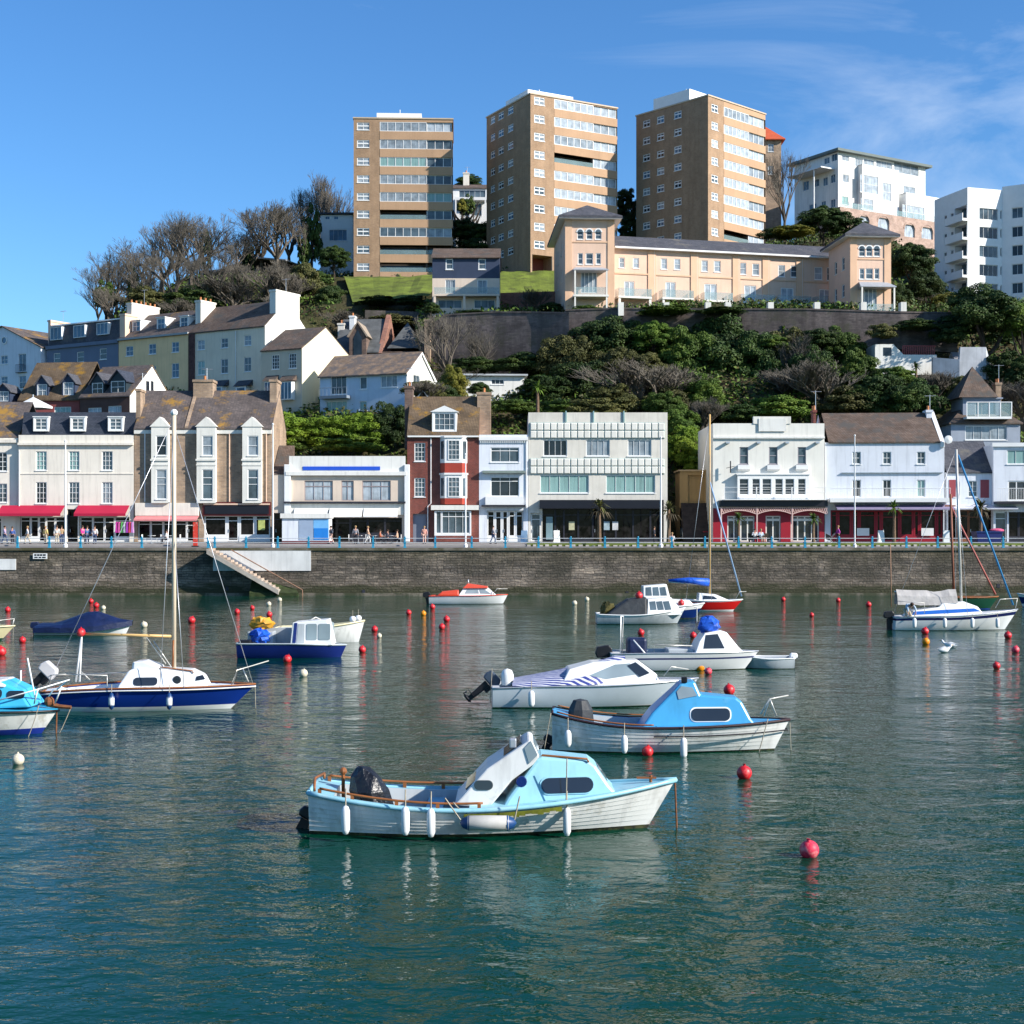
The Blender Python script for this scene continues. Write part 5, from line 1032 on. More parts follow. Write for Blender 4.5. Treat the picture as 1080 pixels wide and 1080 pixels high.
# lawns
grassm=mat('lawn_grass',(.13,.17,.02),.9,.45,.35,bump=1,bscale=3,col2=(.07,.085,.015),c2amt=.58,c2scale=.5)
def lawn(poly,name,n=14):
    """poly: left/right px at near & far Y"""
    (xa,xb,Ya),(xc,xd,Yb)=poly; vs=[];fs=[]
    for j in range(n+1):
        for i in range(n+1):
            t=j/n;u=i/n; Y=Ya+(Yb-Ya)*t; p=(xa+(xb-xa)*u)*(1-t)+(xc+(xd-xc)*u)*t; vs.append((PX(p,Y),Y,ground(p,Y)+.75+.05*math.sin(p*.3)))
    for j in range(n):
        for i in range(n): k=j*(n+1)+i; fs.append((k,k+1,k+n+2,k+n+1))
    me=bpy.data.meshes.new(name); me.from_pydata(vs,[],fs); me.materials.append(grassm); o=bpy.data.objects.new(name,me); C.objects.link(o); return tag(o,kind='structure')
lawn(((372,452,206),(362,470,229)),'lawn'); lawn(((520,590,206.5),(515,590,226)),'lawn')
# ---------------------------------------------------------------- retaining walls
def wallrun(name,label,pts,th,m,cat='wall',cap=None):
    """pts: (px,Y,pytop,pybottom)"""
    mb=MB(); q=[(PX(p,Y),Y,PZ(t,Y),PZ(bb_,Y)) for p,Y,t,bb_ in pts]
    for a,c in zip(q,q[1:]):
        mb.prism([(a[0],a[1],a[3]),(c[0],c[1],c[3]),(c[0],c[1]+th,c[3]),(a[0],a[1]+th,a[3])],[(a[0],a[1],a[2]),(c[0],c[1],c[2]),(c[0],c[1]+th,c[2]),(a[0],a[1]+th,a[2])])
    o=mb.build(name,m); tag(o,label,cat)
    if cap:
        mb=MB()
        for a,c in zip(q,q[1:]): mb.prism([(a[0],a[1]-.08,a[2]+.003),(c[0],c[1]-.08,c[2]+.003),(c[0],c[1]+th+.08,c[2]+.003),(a[0],a[1]+th+.08,a[2]+.003)],[(a[0],a[1]-.08,a[2]+.2),(c[0],c[1]-.08,c[2]+.2),(c[0],c[1]+th+.08,c[2]+.2),(a[0],a[1]+th+.08,a[2]+.2)])
        mb.build('coping',cap,o)
    return o
wallrun('retaining_wall','tall dark grey retaining wall below the navy clad house',[(442,186,352,400),(470,185,333,400),(520,183.5,330,400),(560,182,330,395),(600,180,331,390)],1.0,greystone,cap=greystone)
lw=wallrun('retaining_wall','long purple-grey stone wall running under the whole peach terrace',[(596,183,328,385),(650,182,326,380),(750,179.5,327,378),(850,177.5,327,372),(950,176,330,368),(1010,176,331,372)],1.0,greystone,cap=greystone)
m=MB()
for px in (655,703,747,768,813,862,911,953): 
    Y=180.5-(px-700)*.0165+.0; x=PX(px,Y); z=PZ(328,Y); m.box(x-.35,x+.35,Y-.6+.5,Y+.6+.5,z-.6,z+1.1)
m.build('pier',creamg,lw)
wallrun('garden_wall','pinkish rubble garden wall under the right lawn',[(528,203,309,332),(560,203,308,332),(592,203,307,332)],.6,redterr)
wallrun('garden_wall','grey stone wall in shade at the foot of the left lawn',[(385,199,327,352),(420,199,328,350),(447,199,329,350)],.6,greystone)
# white garden building on the right slope
b=Bld('garden_building','whitewashed terraced garden building with pink railings on the right slope','outbuilding',988,173,2,923,378,depth=5); f=b.face()
zz=[f.z_(930,363),f.z_(950,374)]; m=MB(); a=f.s_(923); c=f.s_(943); e=f.s_(953)
m.prism([(a,0,-2),(c,0,-2),(c,0,f.z_(943,363)),(a,0,f.z_(923,363))],[(a,4,-2),(c,4,-2),(c,4,f.z_(943,363)),(a,4,f.z_(923,363))]); m.prism([(c,0,-2),(e,0,-2),(e,0,zz[1]),(c,0,f.z_(943,364))],[(c,4,-2),(e,4,-2),(e,4,zz[1]),(c,4,f.z_(943,364))]); m.box(e+.003,b.W,0,4,-2,zz[1]-.003); b.part(m,'wall',white)
m=MB(); x=f.s_(942); zb_=f.z_(942,390); m.box(x-1.2,x-.2,-.03,-.003,.3,1.3); b.part(m,'opening',gdark)
m=MB(); n=18
for k in range(n): x=e+(b.W-e)*k/n; m.tube([(x,.3,zz[1]),(x,.3,zz[1]+1.1)],.06,4)
m.tube([(e,.3,zz[1]+1.1),(b.W,.3,zz[1]+1.1)],.07,4); b.part(m,'pink_railing',mat('pink_rail',(.35,.10,.10),.7,.2,1))
wallrun('garden_wall','pale blue-white garden wall stepping across the right slope',[(984,171,377,395),(1012,170,379,402),(1013,170,366,402),(1040,170,366,400),(1046,171,388,402)],.6,mat('pale_blue_limewash',(.45,.47,.50),.85,.25,.6,streak=.5))
b=Bld('outbuilding','grey slate-roofed stone outbuilding beside the pale garden wall','outbuilding',1046,170.9,0,1011,396,depth=5); f=b.face(); zt=f.z_(1028,386); m=MB(); m.box(0,b.W,0,5,-2,zt); b.part(m,'wall',greystone); m=MB(); m.prism([(-.1,-.2,zt),(b.W+.3,-.2,zt),(b.W-1.2,3,f.z_(1028,368)),(0,3,f.z_(1028,368))],[(-.1,5,zt),(b.W+.3,5,zt),(b.W-1.2,3.2,f.z_(1028,368)),(0,3.2,f.z_(1028,368))]); b.part(m,'roof',mat('pale_slate_roof',(.25,.25,.27),.8,.2,1))
# tower 2 red brick undercroft and column pair
b,f=b2[0],b2[1]
# ================================================================ QUAY
q=MB(); q.box(-400,400,125,125.6,-2.5,3.95); quay=q.build('quay_wall',quaystone); tag(quay,'long weathered stone harbour wall below the blue railing','harbour wall')
q=MB(); q.box(-400,400,124.88,125.9,3.955,4.19); q.build('coping',mat('quay_coping',(.17,.15,.12),.9,.35,.8,bump=.3,col2=(.07,.065,.03),c2scale=.3),quay)
q=MB(); q.box(-400,400,124.8,124.997,-2.5,.22); q.build('footing_ledge',mat('wet_pale_stone',(.18,.155,.12),.7,.5,.5,bump=.4,bscale=3,col2=(.045,.05,.025),c2amt=.48,c2scale=.9),quay)
q=MB(); 
for px,py in ((401.5/1*.0+239.5,621),(383.5,624.5),(661.5,626),(1053,618)): x=PX(px,125); z=PZ(py,125); q.box(x-.13,x+.13,124.97,124.994,z-.15,z+.2)
q.build('drain_hole',trimd,quay)
q=MB(); x0,x1_=PX(225,125),PX(328,125); q.box(x0,x1_,124.9,124.985,PZ(602,125),3.95); q.build('white_painted_panel',mat('weathered_whitewash',(.66,.66,.64),.85,.15,.6,streak=.4),quay)
q=MB(); q.box(PX(-10,125),PX(17,125),124.9,124.985,PZ(601,125),PZ(589.5,125)); q.build('white_painted_panel',MATS['weathered_whitewash'],quay)
s=empty('harbour_sign',(PX(42.5,124.9),124.84,PZ(586.5,124.9)),0,'small rectangular white sign with black lettering on the harbour wall','sign'); q=MB(); q.box(-.62,.62,0,.04,-.24,.24); q.build('sign_board',trimw,s)
# the lettering on the sign is too small to read in the photograph: short dark marks like its lines
q=MB()
for i,(a_,c_) in enumerate(((-.5,-.32),(-.26,-.05),(0,.2),(.26,.5))): q.box(a_,c_,-.012,-.003,.02,.17)
for i,(a_,c_) in enumerate(((-.5,-.2),(-.12,.1),(.18,.5))): q.box(a_,c_,-.012,-.003,-.17,-.06)
q.build('sign_marks',blackp,s)
# fissures / ladders
def ladder(px,y0,y1):
    t=empty('quay_ladder',(PX(px,124.7),124.7,0),0,'rusty iron ladder on the harbour wall near pixel'.replace(' near pixel',''),'ladder'); q=MB()
# stairs
t=empty('stone_steps',(PX(222,124.9),124.85,0),0,'stone landing steps slanting down the harbour wall from the white painted panel','steps')
LX=(293-222)/1500*125; H0=4.1; q=MB()
q.prism([(0,-1.6,H0),(LX+.3,-1.6,.55),(LX+.3,-1.6,.15),(0,-1.6,H0-.42)],[(0,-.003,H0),(LX+.3,-.003,.55),(LX+.3,-.003,.15),(0,-.003,H0-.42)]); q.build('stair_slab',mat('pale_steps_concrete',(.40,.36,.31),.9,.3,1,bump=.2),t)
q=MB(); n=18
for k in range(n):
    x=LX*k/n; z=H0-(H0-.5)*k/n; q.box(x+.15,x+LX/n+.15,-1.52,-.1,z-.35,z+.06)
q.build('treads',mat('worn_tread',(.42,.33,.26),.9,.35,2,bump=.2),t)
q=MB(); q.tube([(1.9,-.25,4.05),(1.9,-.25,4.0),(LX+2.2,-.25,.5)],.05,5); q.tube([(LX+2.2,-.25,.5),(LX+2.2,-.25,-.2)],.05,5); q.build('handrail',mat('rusty_rail',(.25,.14,.09),.8,.3,3),t)
q=MB(); q.prism([(LX*.62,-1.3,.3),(LX+2.0,-1.3,.3),(LX+2.0,-1.3,-.6),(LX*.62,-1.3,-.6)],[(LX*.62,-.01,1.6),(LX+1.6,-.01,.6),(LX+2.0,-.01,-.6),(LX*.62,-.01,-.6)]); q.build('weedy_footing',mat('seaweed_green',(.035,.05,.015),.9,.5,2,bump=.8,bscale=6),t)
# railing
t=empty('harbour_railing',(0,125.35,4.19),0,'white two-rail harbour railing with bright blue posts along the quay edge','railing')
p=MB(); p.box(-.13,.13,-.1,.1,0,.08); p.box(-.09,.09,-.07,.07,.08,.5); p.box(-.12,.12,-.1,.1,.4,.5); p.box(-.07,.07,-.06,.06,.5,.78); p.box(-.11,.11,-.09,.09,.78,.88); p.ball((0,0,.94),.075,6); p0=p.build('post',railblue,t)
posts=[-50,-16,18.5,52,85,117.5,149.5,184,219.5,226.5,259.5,293,325.5,358,393.5,427,459,497.5,533,568,602,638,673,708.5,743.5,779,814,849,885,920,956,989,1024,1058,1093,1128]
for i,px in enumerate(posts):
    o=p0 if i==0 else p0.copy(); 
    if i: C.objects.link(o); o.parent=t
    o.location=(PX(px,125.35),0,0)
p=MB()
for z in (.46,.83): p.tube([(PX(-50,125.35),0,z),(PX(1128,125.35),0,z)],.03,6)
p.build('rail',mat('pale_rail_paint',(.55,.57,.58),.5,.15,1),t)
# low kerb wall with pale stones and grass behind the railing
m=MB(); m.box(PX(556,130.5),PX(1130,130.5),130.5,133.5,4.2,4.56); o=m.build('grass_verge',mat('verge_grass',(.12,.16,.03),.95,.3,1,bump=.5)); tag(o,kind='structure')
m=MB(); 
x=PX(556,130.3)
while x<PX(1120,130.3): m.box(x,x+.28+rnd.random()*.12,130.2,130.49,4.2,4.36+rnd.random()*.1); x+=.5+rnd.random()*.2
o=m.build('kerb_stones',mat('pale_kerb_stone',(.5,.46,.4),.9,.3,3)); tag(o,'row of pale kerb stones edging the grass verge behind the railing','kerb','',kind='structure')
m=MB(); m.box(PX(-60,130.4),PX(556,130.4),130.3,130.5,4.2,4.42); o=m.build('kerb',mat('kerb_concrete',(.33,.31,.29),.9,.2,1)); tag(o,kind='structure')
# ================================================================ WATER
m,nt,bs=newmat('harbour_water'); geo=N(nt,'ShaderNodeNewGeometry').outputs['Position']
def wav(scale,sx,sy,det,rot,dist,st,prev=None):
    mp=N(nt,'ShaderNodeMapping'); mp.inputs['Scale'].default_value=(sx,sy,1); mp.inputs['Rotation'].default_value=(0,0,R(rot)); L(nt,geo,mp.inputs[0])
    n=noise(nt,mp.outputs[0],scale,det,.55); n.inputs['Distortion'].default_value=.3; bp=N(nt,'ShaderNodeBump'); bp.inputs['Distance'].default_value=dist; bp.inputs['Strength'].default_value=st
    L(nt,n.outputs['Fac'],bp.inputs['Height']); 
    if prev: L(nt,prev.outputs[0],bp.inputs['Normal'])
    return bp
b1_=wav(1.25,.8,1.15,4,18,.054,1.0); b2_=wav(3.6,.8,1.15,3,-16,.014,1.0,b1_); b3_=wav(.16,1,1.2,3,30,.24,.8,b2_)
L(nt,b3_.outputs[0],bs.inputs['Normal'])
nn=noise(nt,geo,.04,3); cc=ramp(nt,nn.outputs['Fac'],[(.3,(.0002,.029,.0175)),(.7,(.0006,.044,.0245))]).outputs[0]; L(nt,cc,bs.inputs['Base Color'])
bs.inputs['Roughness'].default_value=.04; bs.inputs['IOR'].default_value=1.333; bs.inputs['Specular IOR Level'].default_value=.26; water=m
m=MB(); m.poly([(-1500,-600,0),(1500,-600,0),(1500,125.3,0),(-1500,125.3,0)]); o=m.build('water',water); tag(o,kind='structure')
# ================================================================ BOATS
def gloss(name,col,rough=.25,dirt=.0,**k):
    return mat(name,col,rough,.08,.9,spec=.5,streak=dirt,**k)
hw=gloss('white_gelcoat',(.74,.75,.74),.22,.12); hwd=gloss('weathered_white_hull',(.70,.70,.67),.35,.7,col2=(.42,.40,.33),c2amt=.64,c2scale=1.9); hgrey=gloss('pale_grey_hull',(.42,.46,.48),.35,.5)
skyb=gloss('pale_turquoise_paint',(.27,.54,.64),.4,.45,col2=(.36,.55,.60),c2amt=.62,c2scale=1.5); brightb=gloss('bright_blue_paint',(.05,.31,.57),.35,.4,col2=(.12,.38,.60),c2amt=.62,c2scale=1.4); navy=gloss('navy_hull',(.006,.022,.13),.2); navy2=gloss('royal_navy_hull',(.008,.02,.14),.35,.2)
cyan=gloss('cyan_paint',(.05,.42,.66),.3,.1); redh=gloss('red_hull',(.50,.012,.012),.25); orng=gloss('orange_red_paint',(.62,.07,.03),.35,.1); creamh=gloss('cream_hull',(.68,.60,.36),.35,.2)
algae=mat('algae_waterline',(.075,.08,.03),.8,.5,6,col2=(.02,.02,.015),c2scale=8); antif=gloss('blue_antifouling',(.01,.03,.25),.5); greenb=gloss('dark_green_hull',(.01,.06,.035),.3)
tarpn=mat('navy_boat_cover',(.006,.014,.06),.45,.3,2,bump=.6,bscale=4,spec=.5); tarpg=mat('grey_sail_cover',(.42,.40,.38),.7,.25,1.5,bump=.6,bscale=4); tarpd=mat('dark_boat_cover',(.035,.04,.045),.6,.3,2,bump=.5,bscale=4)
tarpb=mat('blue_tarpaulin',(.015,.10,.55),.45,.35,3,bump=.8,bscale=5); tarpy=mat('yellow_tarpaulin',(.62,.30,.02),.5,.35,3,bump=.8,bscale=5)
blk=mat('black_plastic',(.012,.012,.015),.35,.2,3); pergl=glassmat('boat_window_smoked',(.015,.02,.028),.05,.6,.3); clearg=glassmat('boat_windscreen',(.20,.25,.27),.05,.7,.3); alu=mat('aluminium_spar',(.62,.60,.55),.35,.1,1,metal=.3); ropem=mat('mooring_rope',(.35,.31,.24),.9,.3,8); rust=mat('rusty_chain',(.20,.075,.03),.9,.4,9)
yel=mat('pale_varnished_spar',(.62,.40,.16),.4,.15,1)
class Boat:
    def __init__(s,label,px0,px1,yw,B,yaw=0,name='motor_boat',cat='boat',group=None):
        s.B=B; Yn=CH*F/(yw-HOR); s.flip=px1<px0; a=R(yaw)+(math.pi if s.flip else 0); s.a=a
        s.d=Vector((math.cos(a),math.sin(a))); s.n=Vector((-s.d.y,s.d.x)); near=Yn+B*.5
        s.O=Vector((PX(px0,near),near)); 
        # keep the middle of the boat at that distance
        e=s.hit(px1,0); 
        if yaw:
            mid=(s.O+e)/2; dy=near-mid.y; s.O=Vector((PX(px0,near+dy*1.0),near+dy)); e=s.hit(px1,0)
        s.L=(e-s.O).length; s.root=empty(name,(s.O.x,s.O.y,0),a,label,cat,group)
    def hit(s,px,lat):
        c=s.O+s.n*lat; k=(px-540)/F; t=(k*c.y-c.x)/(s.d.x-k*s.d.y); return c+s.d*t
    def at(s,px,py,lat=0):
        p=s.hit(px,lat); return ((p-s.O).dot(s.d),PZ(py,p.y))
    def bf(s,u):
        q=s.q
        if u<.42: v=q['tr']+(1-q['tr'])*math.sin(math.pi/2*u/.42)
        else: v=1-((u-.42)/.58)**q['bp']
        return max(.012,s.B/2*v)
    def zs(s,u):
        fs,fm,fb=s.q['f']; um=s.q['um']
        return fm+(fs-fm)*((um-u)/um)**2 if u<um else fm+(fb-fm)*((u-um)/(1-um))**s.q['sp']
    def hull(s,f,bands,mats,tr=.8,bp=2.2,um=.38,sp=1.8,rake=.5,strakes=0,draft=.25,amp=.02,vee=.7,n=36,trake=.06,smooth=True):
        s.q=dict(tr=tr,bp=bp,um=um,sp=sp,f=f,rake=rake)
        rows=[('a',-draft,0,0),('a',-draft*.45,0,0)]
        lasta=0
        for kind,v,mi in bands:
            if kind=='a': rows.append(('a',v,0,mi)); lasta=v
            else:
                f0=rows[-1][1] if rows[-1][0]=='f' else 0.0
                if strakes:
                    k=int(round(f0*strakes))
                    while (k+.0)/strakes<v-1e-6:
                        rows.append(('f',k/strakes,amp,mi)); rows.append(('f',min(v,(k+.93)/strakes),.0,mi)); rows.append(('f',min(v,(k+1)/strakes),0.0,mi)); k+=1
                else:
                    st=3
                    for i in range(1,st+1): rows.append(('f',f0+(v-f0)*i/st,0,mi))
        s.lasta=lasta; m=MB(); grid=[]
        for i in range(n+1):
            u=i/n; u=u if u<.5 else .5+(u-.5)*1.0
            zt=s.zs(u); b=s.bf(u); col=[]
            for kind,v,off,mi in rows:
                z=v if kind=='a' else lasta+(zt-lasta)*v
                g=(z+draft)/(zt+draft); p=.22+vee*max(0,(u-.25)/.75)**1.6
                hb=b*max(0,g)**p+off*min(1,(1-u)*8) if g>0 else 0.0
                x=u*s.L-rake*(1-max(0,min(1,g)))*u**4+trake*s.L*.0*(1-g)
                col.append((x,hb,z))
            grid.append(col)
        nr=len(rows)
        for sg in (-1,1):
            idx=[[m._p((x,sg*h,z)) for x,h,z in col] for col in grid]
            for i in range(n):
                for j in range(nr-1): 
                    q=[idx[i][j],idx[i+1][j],idx[i+1][j+1],idx[i][j+1]]; m.f.append(q if sg<0 else q[::-1]); m.m.append(rows[j+1][3])
        c=grid[0]
        for j in range(nr-1): m.poly([(c[j][0],-c[j][1],c[j][2]),(c[j][0],c[j][1],c[j][2]),(c[j+1][0],c[j+1][1],c[j+1][2]),(c[j+1][0],-c[j+1][1],c[j+1][2])],rows[j+1][3])
        c=grid[-1]
        o=m.build('hull',mats,s.root)
        if not strakes: o.data.polygons.foreach_set('use_smooth',[len(p.vertices)==4 and abs(p.normal.x)<.8 for p in o.data.polygons])
        s.hullo=o; return o
    def deck(s,c0,c1,floor,mdeck,min_,inset=.03,side=.16,camber=.06,n=30,name='deck'):
        m=MB()
        def row(u,w,dz): return [(u*s.L,-w,s.zs(u)-inset+dz),(u*s.L,w,s.zs(u)-inset+dz)]
        us=[i/n for i in range(n+1)]
        def fw(u,w):
            zt=s.zs(u); g=(floor+.25)/(zt+.25); p=.22+.7*max(0,(u-.25)/.75)**1.6; return max(.01,min(w*.92,s.bf(u)*max(0,g)**p-.06))
        for a,c in zip(us,us[1:]):
            mid=(a+c)/2
            wa,wc=s.bf(a)-.01,s.bf(c)-.01; za,zc=s.zs(a)-inset,s.zs(c)-inset
            if c0<mid<c1:
                ia,ic=max(.01,wa-side),max(.01,wc-side)
                for sg in (-1,1):
                    m.poly([(a*s.L,sg*wa,za),(c*s.L,sg*wc,zc),(c*s.L,sg*ic,zc+.01),(a*s.L,sg*ia,za+.01)],0)
                    m.poly([(a*s.L,sg*ia,za+.01),(c*s.L,sg*ic,zc+.01),(c*s.L,sg*fw(c,ic),floor),(a*s.L,sg*fw(a,ia),floor)],1)
                m.poly([(a*s.L,-fw(a,ia),floor),(c*s.L,-fw(c,ic),floor),(c*s.L,fw(c,ic),floor),(a*s.L,fw(a,ia),floor)],1)
            else:
                for sg in (-1,1): m.poly([(a*s.L,sg*wa,za),(c*s.L,sg*wc,zc),(c*s.L,0,zc+camber*wc),(a*s.L,0,za+camber*wa)],0)
        for u in (c0,c1):
            k=min(us,key=lambda t:abs(t-u)); w=s.bf(k)-.17; z=s.zs(k)-inset; w2=fw(k,w)
            if k>0: m.poly([(k*s.L,-w2,floor),(k*s.L,w2,floor),(k*s.L,w,z),(k*s.L,0,z+camber*s.bf(k)),(k*s.L,-w,z)],1)
        return m.build(name,[mdeck,min_],s.root)
    def gunwale(s,m_,r=.03,n=30,name='gunwale',u0=0,u1=1,dz=0.0,inn=0.0,transom=True):
        m=MB()
        for sg in (-1,1):
            if sg>0 and u0>0: m.build(name,m_,s.root,True); m=MB()
            pts=[(u*s.L,sg*(s.bf(u)-inn),s.zs(u)+dz) for u in [u0+(u1-u0)*i/n for i in range(n+1)]]; m.tube(pts,r,6)
        if transom and u0==0: m.tube([(0,-s.bf(0)+inn,s.zs(0)+dz),(0,s.bf(0)-inn,s.zs(0)+dz)],r,6)
        return m.build(name,m_,s.root,True)
    def prof(s,pts,lat=0): return [s.at(px,py,lat) for px,py in pts]
    def cab(s,name,prof,w0,k,mx,m_,z0=None,x0=None,bevel=.03,parent=None,idx=None):
        """closed body from a side profile; half-width = w0 - k*(z-z0) - mx*(x-x0)"""
        z0=min(p[1] for p in prof) if z0 is None else z0; x0=min(p[0] for p in prof) if x0 is None else x0
        h=lambda x,z:max(.02,w0-k*(z-z0)-mx*(x-x0)); s.h=h
        m=MB(); m.prism([(x,-h(x,z),z) for x,z in prof],[(x,h(x,z),z) for x,z in prof]); o=m.build(name,m_,parent or s.root,bevel=bevel); return o
    def side(s,name,prof,m_,parent,off=.012,th=.02,both=True,h=None):
        h=h or s.h
        for sg in ((-1,1) if both else (-1,)):
            m=MB(); m.prism([(x,sg*(h(x,z)-.01),z) for x,z in prof],[(x,sg*(h(x,z)+off),z) for x,z in prof]); m.build(name,m_,parent)
    def cross(s,name,p0,p1,m_,parent,e0=.12,e1=.88,w=.82,off=.015,h=None,parts=1):
        """plate lying on a sloping front or back face between profile points p0 and p1"""
        h=h or s.h; dx,dz=p1[0]-p0[0],p1[1]-p0[1]; l=math.hypot(dx,dz); nx,nz=dz/l,-dx/l
        a=(p0[0]+dx*e0,p0[1]+dz*e0); c=(p0[0]+dx*e1,p0[1]+dz*e1)
        for i in range(parts):
            t0=-1+2*i/parts+.04; t1=-1+2*(i+1)/parts-.04; m=MB()
            ha,hc=h(*a)*w,h(*c)*w
            lo=[(a[0],ha*t0,a[1]),(a[0],ha*t1,a[1]),(c[0],hc*t1,c[1]),(c[0],hc*t0,c[1])]
            m.prism([(x-nx*off,y,z-nz*off) for x,y,z in lo],[(x+nx*off,y,z+nz*off) for x,y,z in lo]); m.build(name,m_,parent)
    def oval(s,px0,px1,py0,py1,lat,r=.35,n=4):
        a=s.at(px0,py1,lat); c=s.at(px1,py0,lat); x0,z0,x1,z1=a[0],a[1],c[0],c[1]; rr=min(x1-x0,z1-z0)*r; out=[]
        for cx,cz,t in ((x1-rr,z1-rr,0),(x0+rr,z1-rr,90),(x0+rr,z0+rr,180),(x1-rr,z0+rr,270)):
            for i in range(n+1): a_=R(t+90*i/n); out.append((cx+rr*math.cos(a_),cz+rr*math.sin(a_)))
        return out
    def outboard(s,x,z,sc=1,up=0,col=None,y=0,name='outboard_motor'):
        """motor hung on the transom; up = tilt in degrees"""
        T=Matrix.Translation((x,y,z))@Matrix.Rotation(R(up),4,'Y')@Matrix.Scale(sc,4)
        m=MB(); m.T=T; prof=[(-.32,.04),(-.36,.20),(-.30,.38),(.08,.40),(.17,.30),(.18,.04)]
        m.prism([(a,-.13,b) for a,b in prof],[(a,.13,b) for a,b in prof]); o=m.build('outboard_motor',col or blk,s.root,bevel=.04)
        m=MB(); m.T=T; m.prism([(-.2,-.05,.02),(.02,-.05,.02),(-.02,-.04,-.75),(-.17,-.04,-.75)],[(-.2,.05,.02),(.02,.05,.02),(-.02,.04,-.75),(-.17,.04,-.75)]); m.box(-.32,.0,-.09,.09,-.56,-.54); m.lathe([(.001,-.22),(.05,-.12),(.055,.06),(.001,.14)],(-.1,0,-.74),8,0,'x')
        for k in range(3): t=2*math.pi*k/3; m.prism([(-.34,.02*math.cos(t)-.0,-.74),(-.30,.13*math.cos(t+.3),-.74+.13*math.sin(t+.3)),(-.33,.13*math.cos(t-.3),-.74+.13*math.sin(t-.3))],[(-.32,.02*math.cos(t),-.74),(-.29,.13*math.cos(t+.3),-.74+.13*math.sin(t+.3)),(-.32,.13*math.cos(t-.3),-.74+.13*math.sin(t-.3))])
        m.box(.0,.12,-.12,.12,-.2,.05); m.build('motor_leg',blk,o); return o
    def tubes(s,name,lines,r,m_,parent=None):
        m=MB()
        for l in lines: m.tube(l,r,6)
        return m.build(name,m_,parent or s.root,True)
    def pt(s,px,py,lat=0): a=s.at(px,py,lat); return (a[0],lat,a[1])
    def rope(s,px0,py0,px1,py1,lat=0,lat1=None,m_=None,r=.012,sag=.1,name='mooring_line'):
        a=Vector(s.pt(px0,py0,lat)); c=Vector(s.pt(px1,py1,lat if lat1 is None else lat1)); pts=[a.lerp(c,t/8)-Vector((0,0,sag*4*(t/8)*(1-t/8))) for t in range(9)]
        return s.tubes(name,[pts],r,m_ or ropem)
    def world(s,x,y,z): p=s.O+s.d*x+s.n*y; return (p.x,p.y,z)
# fenders hang from the boats: things of their own
fm0=MB(); 
def fender(bt,px,py,lat,label,L_=.5,r=.1,tip=None,horiz=False,rot=0,body=None):
    x,z=bt.at(px,py,lat); w=bt.world(x,lat,z)
    t=empty('fender',w,bt.a,label,'fender','white fenders hung over the boat sides'); m=MB(); ax='x' if horiz else 'z'
    m.lathe([(.001,-L_/2),(r*.6,-L_/2+.02),(r*.97,-L_/2+.09),(r,0),(r*.97,L_/2-.09),(r*.6,L_/2-.02),(.001,L_/2)],(0,0,0),12,0,ax); m.build('fender_body',body or hw,t,True)
    if tip:
        for sg in (-1,1): m=MB(); m.lathe([(.001,sg*(L_/2+.05)),(r*.65,sg*(L_/2+.0)),(r*1.03,sg*(L_/2-.11))],(0,0,0),12,0,ax); m.build('fender_tip',tip,t,True)
    m=MB()
    if horiz: m.tube([(-L_/2,0,0),(-L_/2-.3,.0,.42)],.012,4); m.tube([(L_/2,0,0),(L_/2+.1,0,.45)],.012,4)
    else: m.tube([(0,0,L_/2-.02),(0,.03,L_/2+.28)],.012,4)
    m.build('fender_rope',ropem,t); return t
# ---- 1: the nearest boat
b=Boat('white clinker boat with pale turquoise deck and tilted white hatch nearest the camera','331',0,887,2.2) if 0 else Boat('nearest white clinker boat with turquoise deck and tilted white hatch',331,713,887,2.2,name='cabin_boat')
Ls=[b.at(345,838,-.95)[1],b.at(470,854,-1.08)[1],b.at(713,821)[1]]
b.hull(Ls,[('a',.065,0),('f',1,1)],[algae,hwd],tr=.64,bp=2.3,um=.40,sp=1.6,rake=.66,strakes=8,amp=.011)
b.deck(.06,.44,.12,skyb,hgrey,side=.2,inset=.02)
b.gunwale(skyb,.045,dz=-.02,name='rubbing_strake'); b.gunwale(wood,.022,u0=.03,u1=.47,dz=.09,inn=.08,name='wooden_rail')
for u in (.03,.12,.24,.35,.46):
    for sg in (-1,1): m=MB(); m.box(u*b.L-.03,u*b.L+.03,sg*(b.bf(u)-.08)-.02,sg*(b.bf(u)-.08)+.02,b.zs(u)-.02,b.zs(u)+.08); m.build('rail_block',wood,b.root)
pr=b.prof([(527,848),(536,838),(566,800.5),(571,798.5),(621,803),(629,809),(643,829),(656,842),(600,856)],-.5)
pr[0]=(pr[0][0],.42); pr[-1]=(pr[-1][0],.45); pr[-2]=(pr[-2][0],.6)
o=b.cab('cabin',pr,.86,.28,.16,skyb,bevel=.05); hcab=b.h
b.side('window_frame',b.oval(569,628,820.2,838.5,-.68,.5),skyb,o,off=.02); b.side('window',b.oval(571,626.5,821.5,837,-.68,.5),pergl,o,off=.034)
b.cross('front_window',pr[5],pr[6],clearg,o,.1,.85,.8,parts=2)
m=MB(); x,z=b.at(550,825,-.72); m.lathe([(.001,-.03),(.09,-.03),(.10,0)],(x,-hcab(x,z)-.005,z),12,0,'y'); m.build('vent',navy,o)
for lat in (-.4,.4):
    b.tubes('grab_rail',[[b.pt(569,801,lat),b.pt(572,796.5,lat),b.pt(619,800.5,lat),b.pt(621,804,lat)]],.02,wood)
pr=b.prof([(479,847),(486,840),(513,810),(553,783.5),(558,780.5),(562,783),(569,797.5),(562,806),(540,822),(519,847),(505,850)],-.55)
o=b.cab('tilted_hatch',pr,.74,.12,0,hwd,bevel=.03)
b.side('hatch_window',b.oval(500,520,823,833,-.7,.5),pergl,o,off=.02); m=MB()
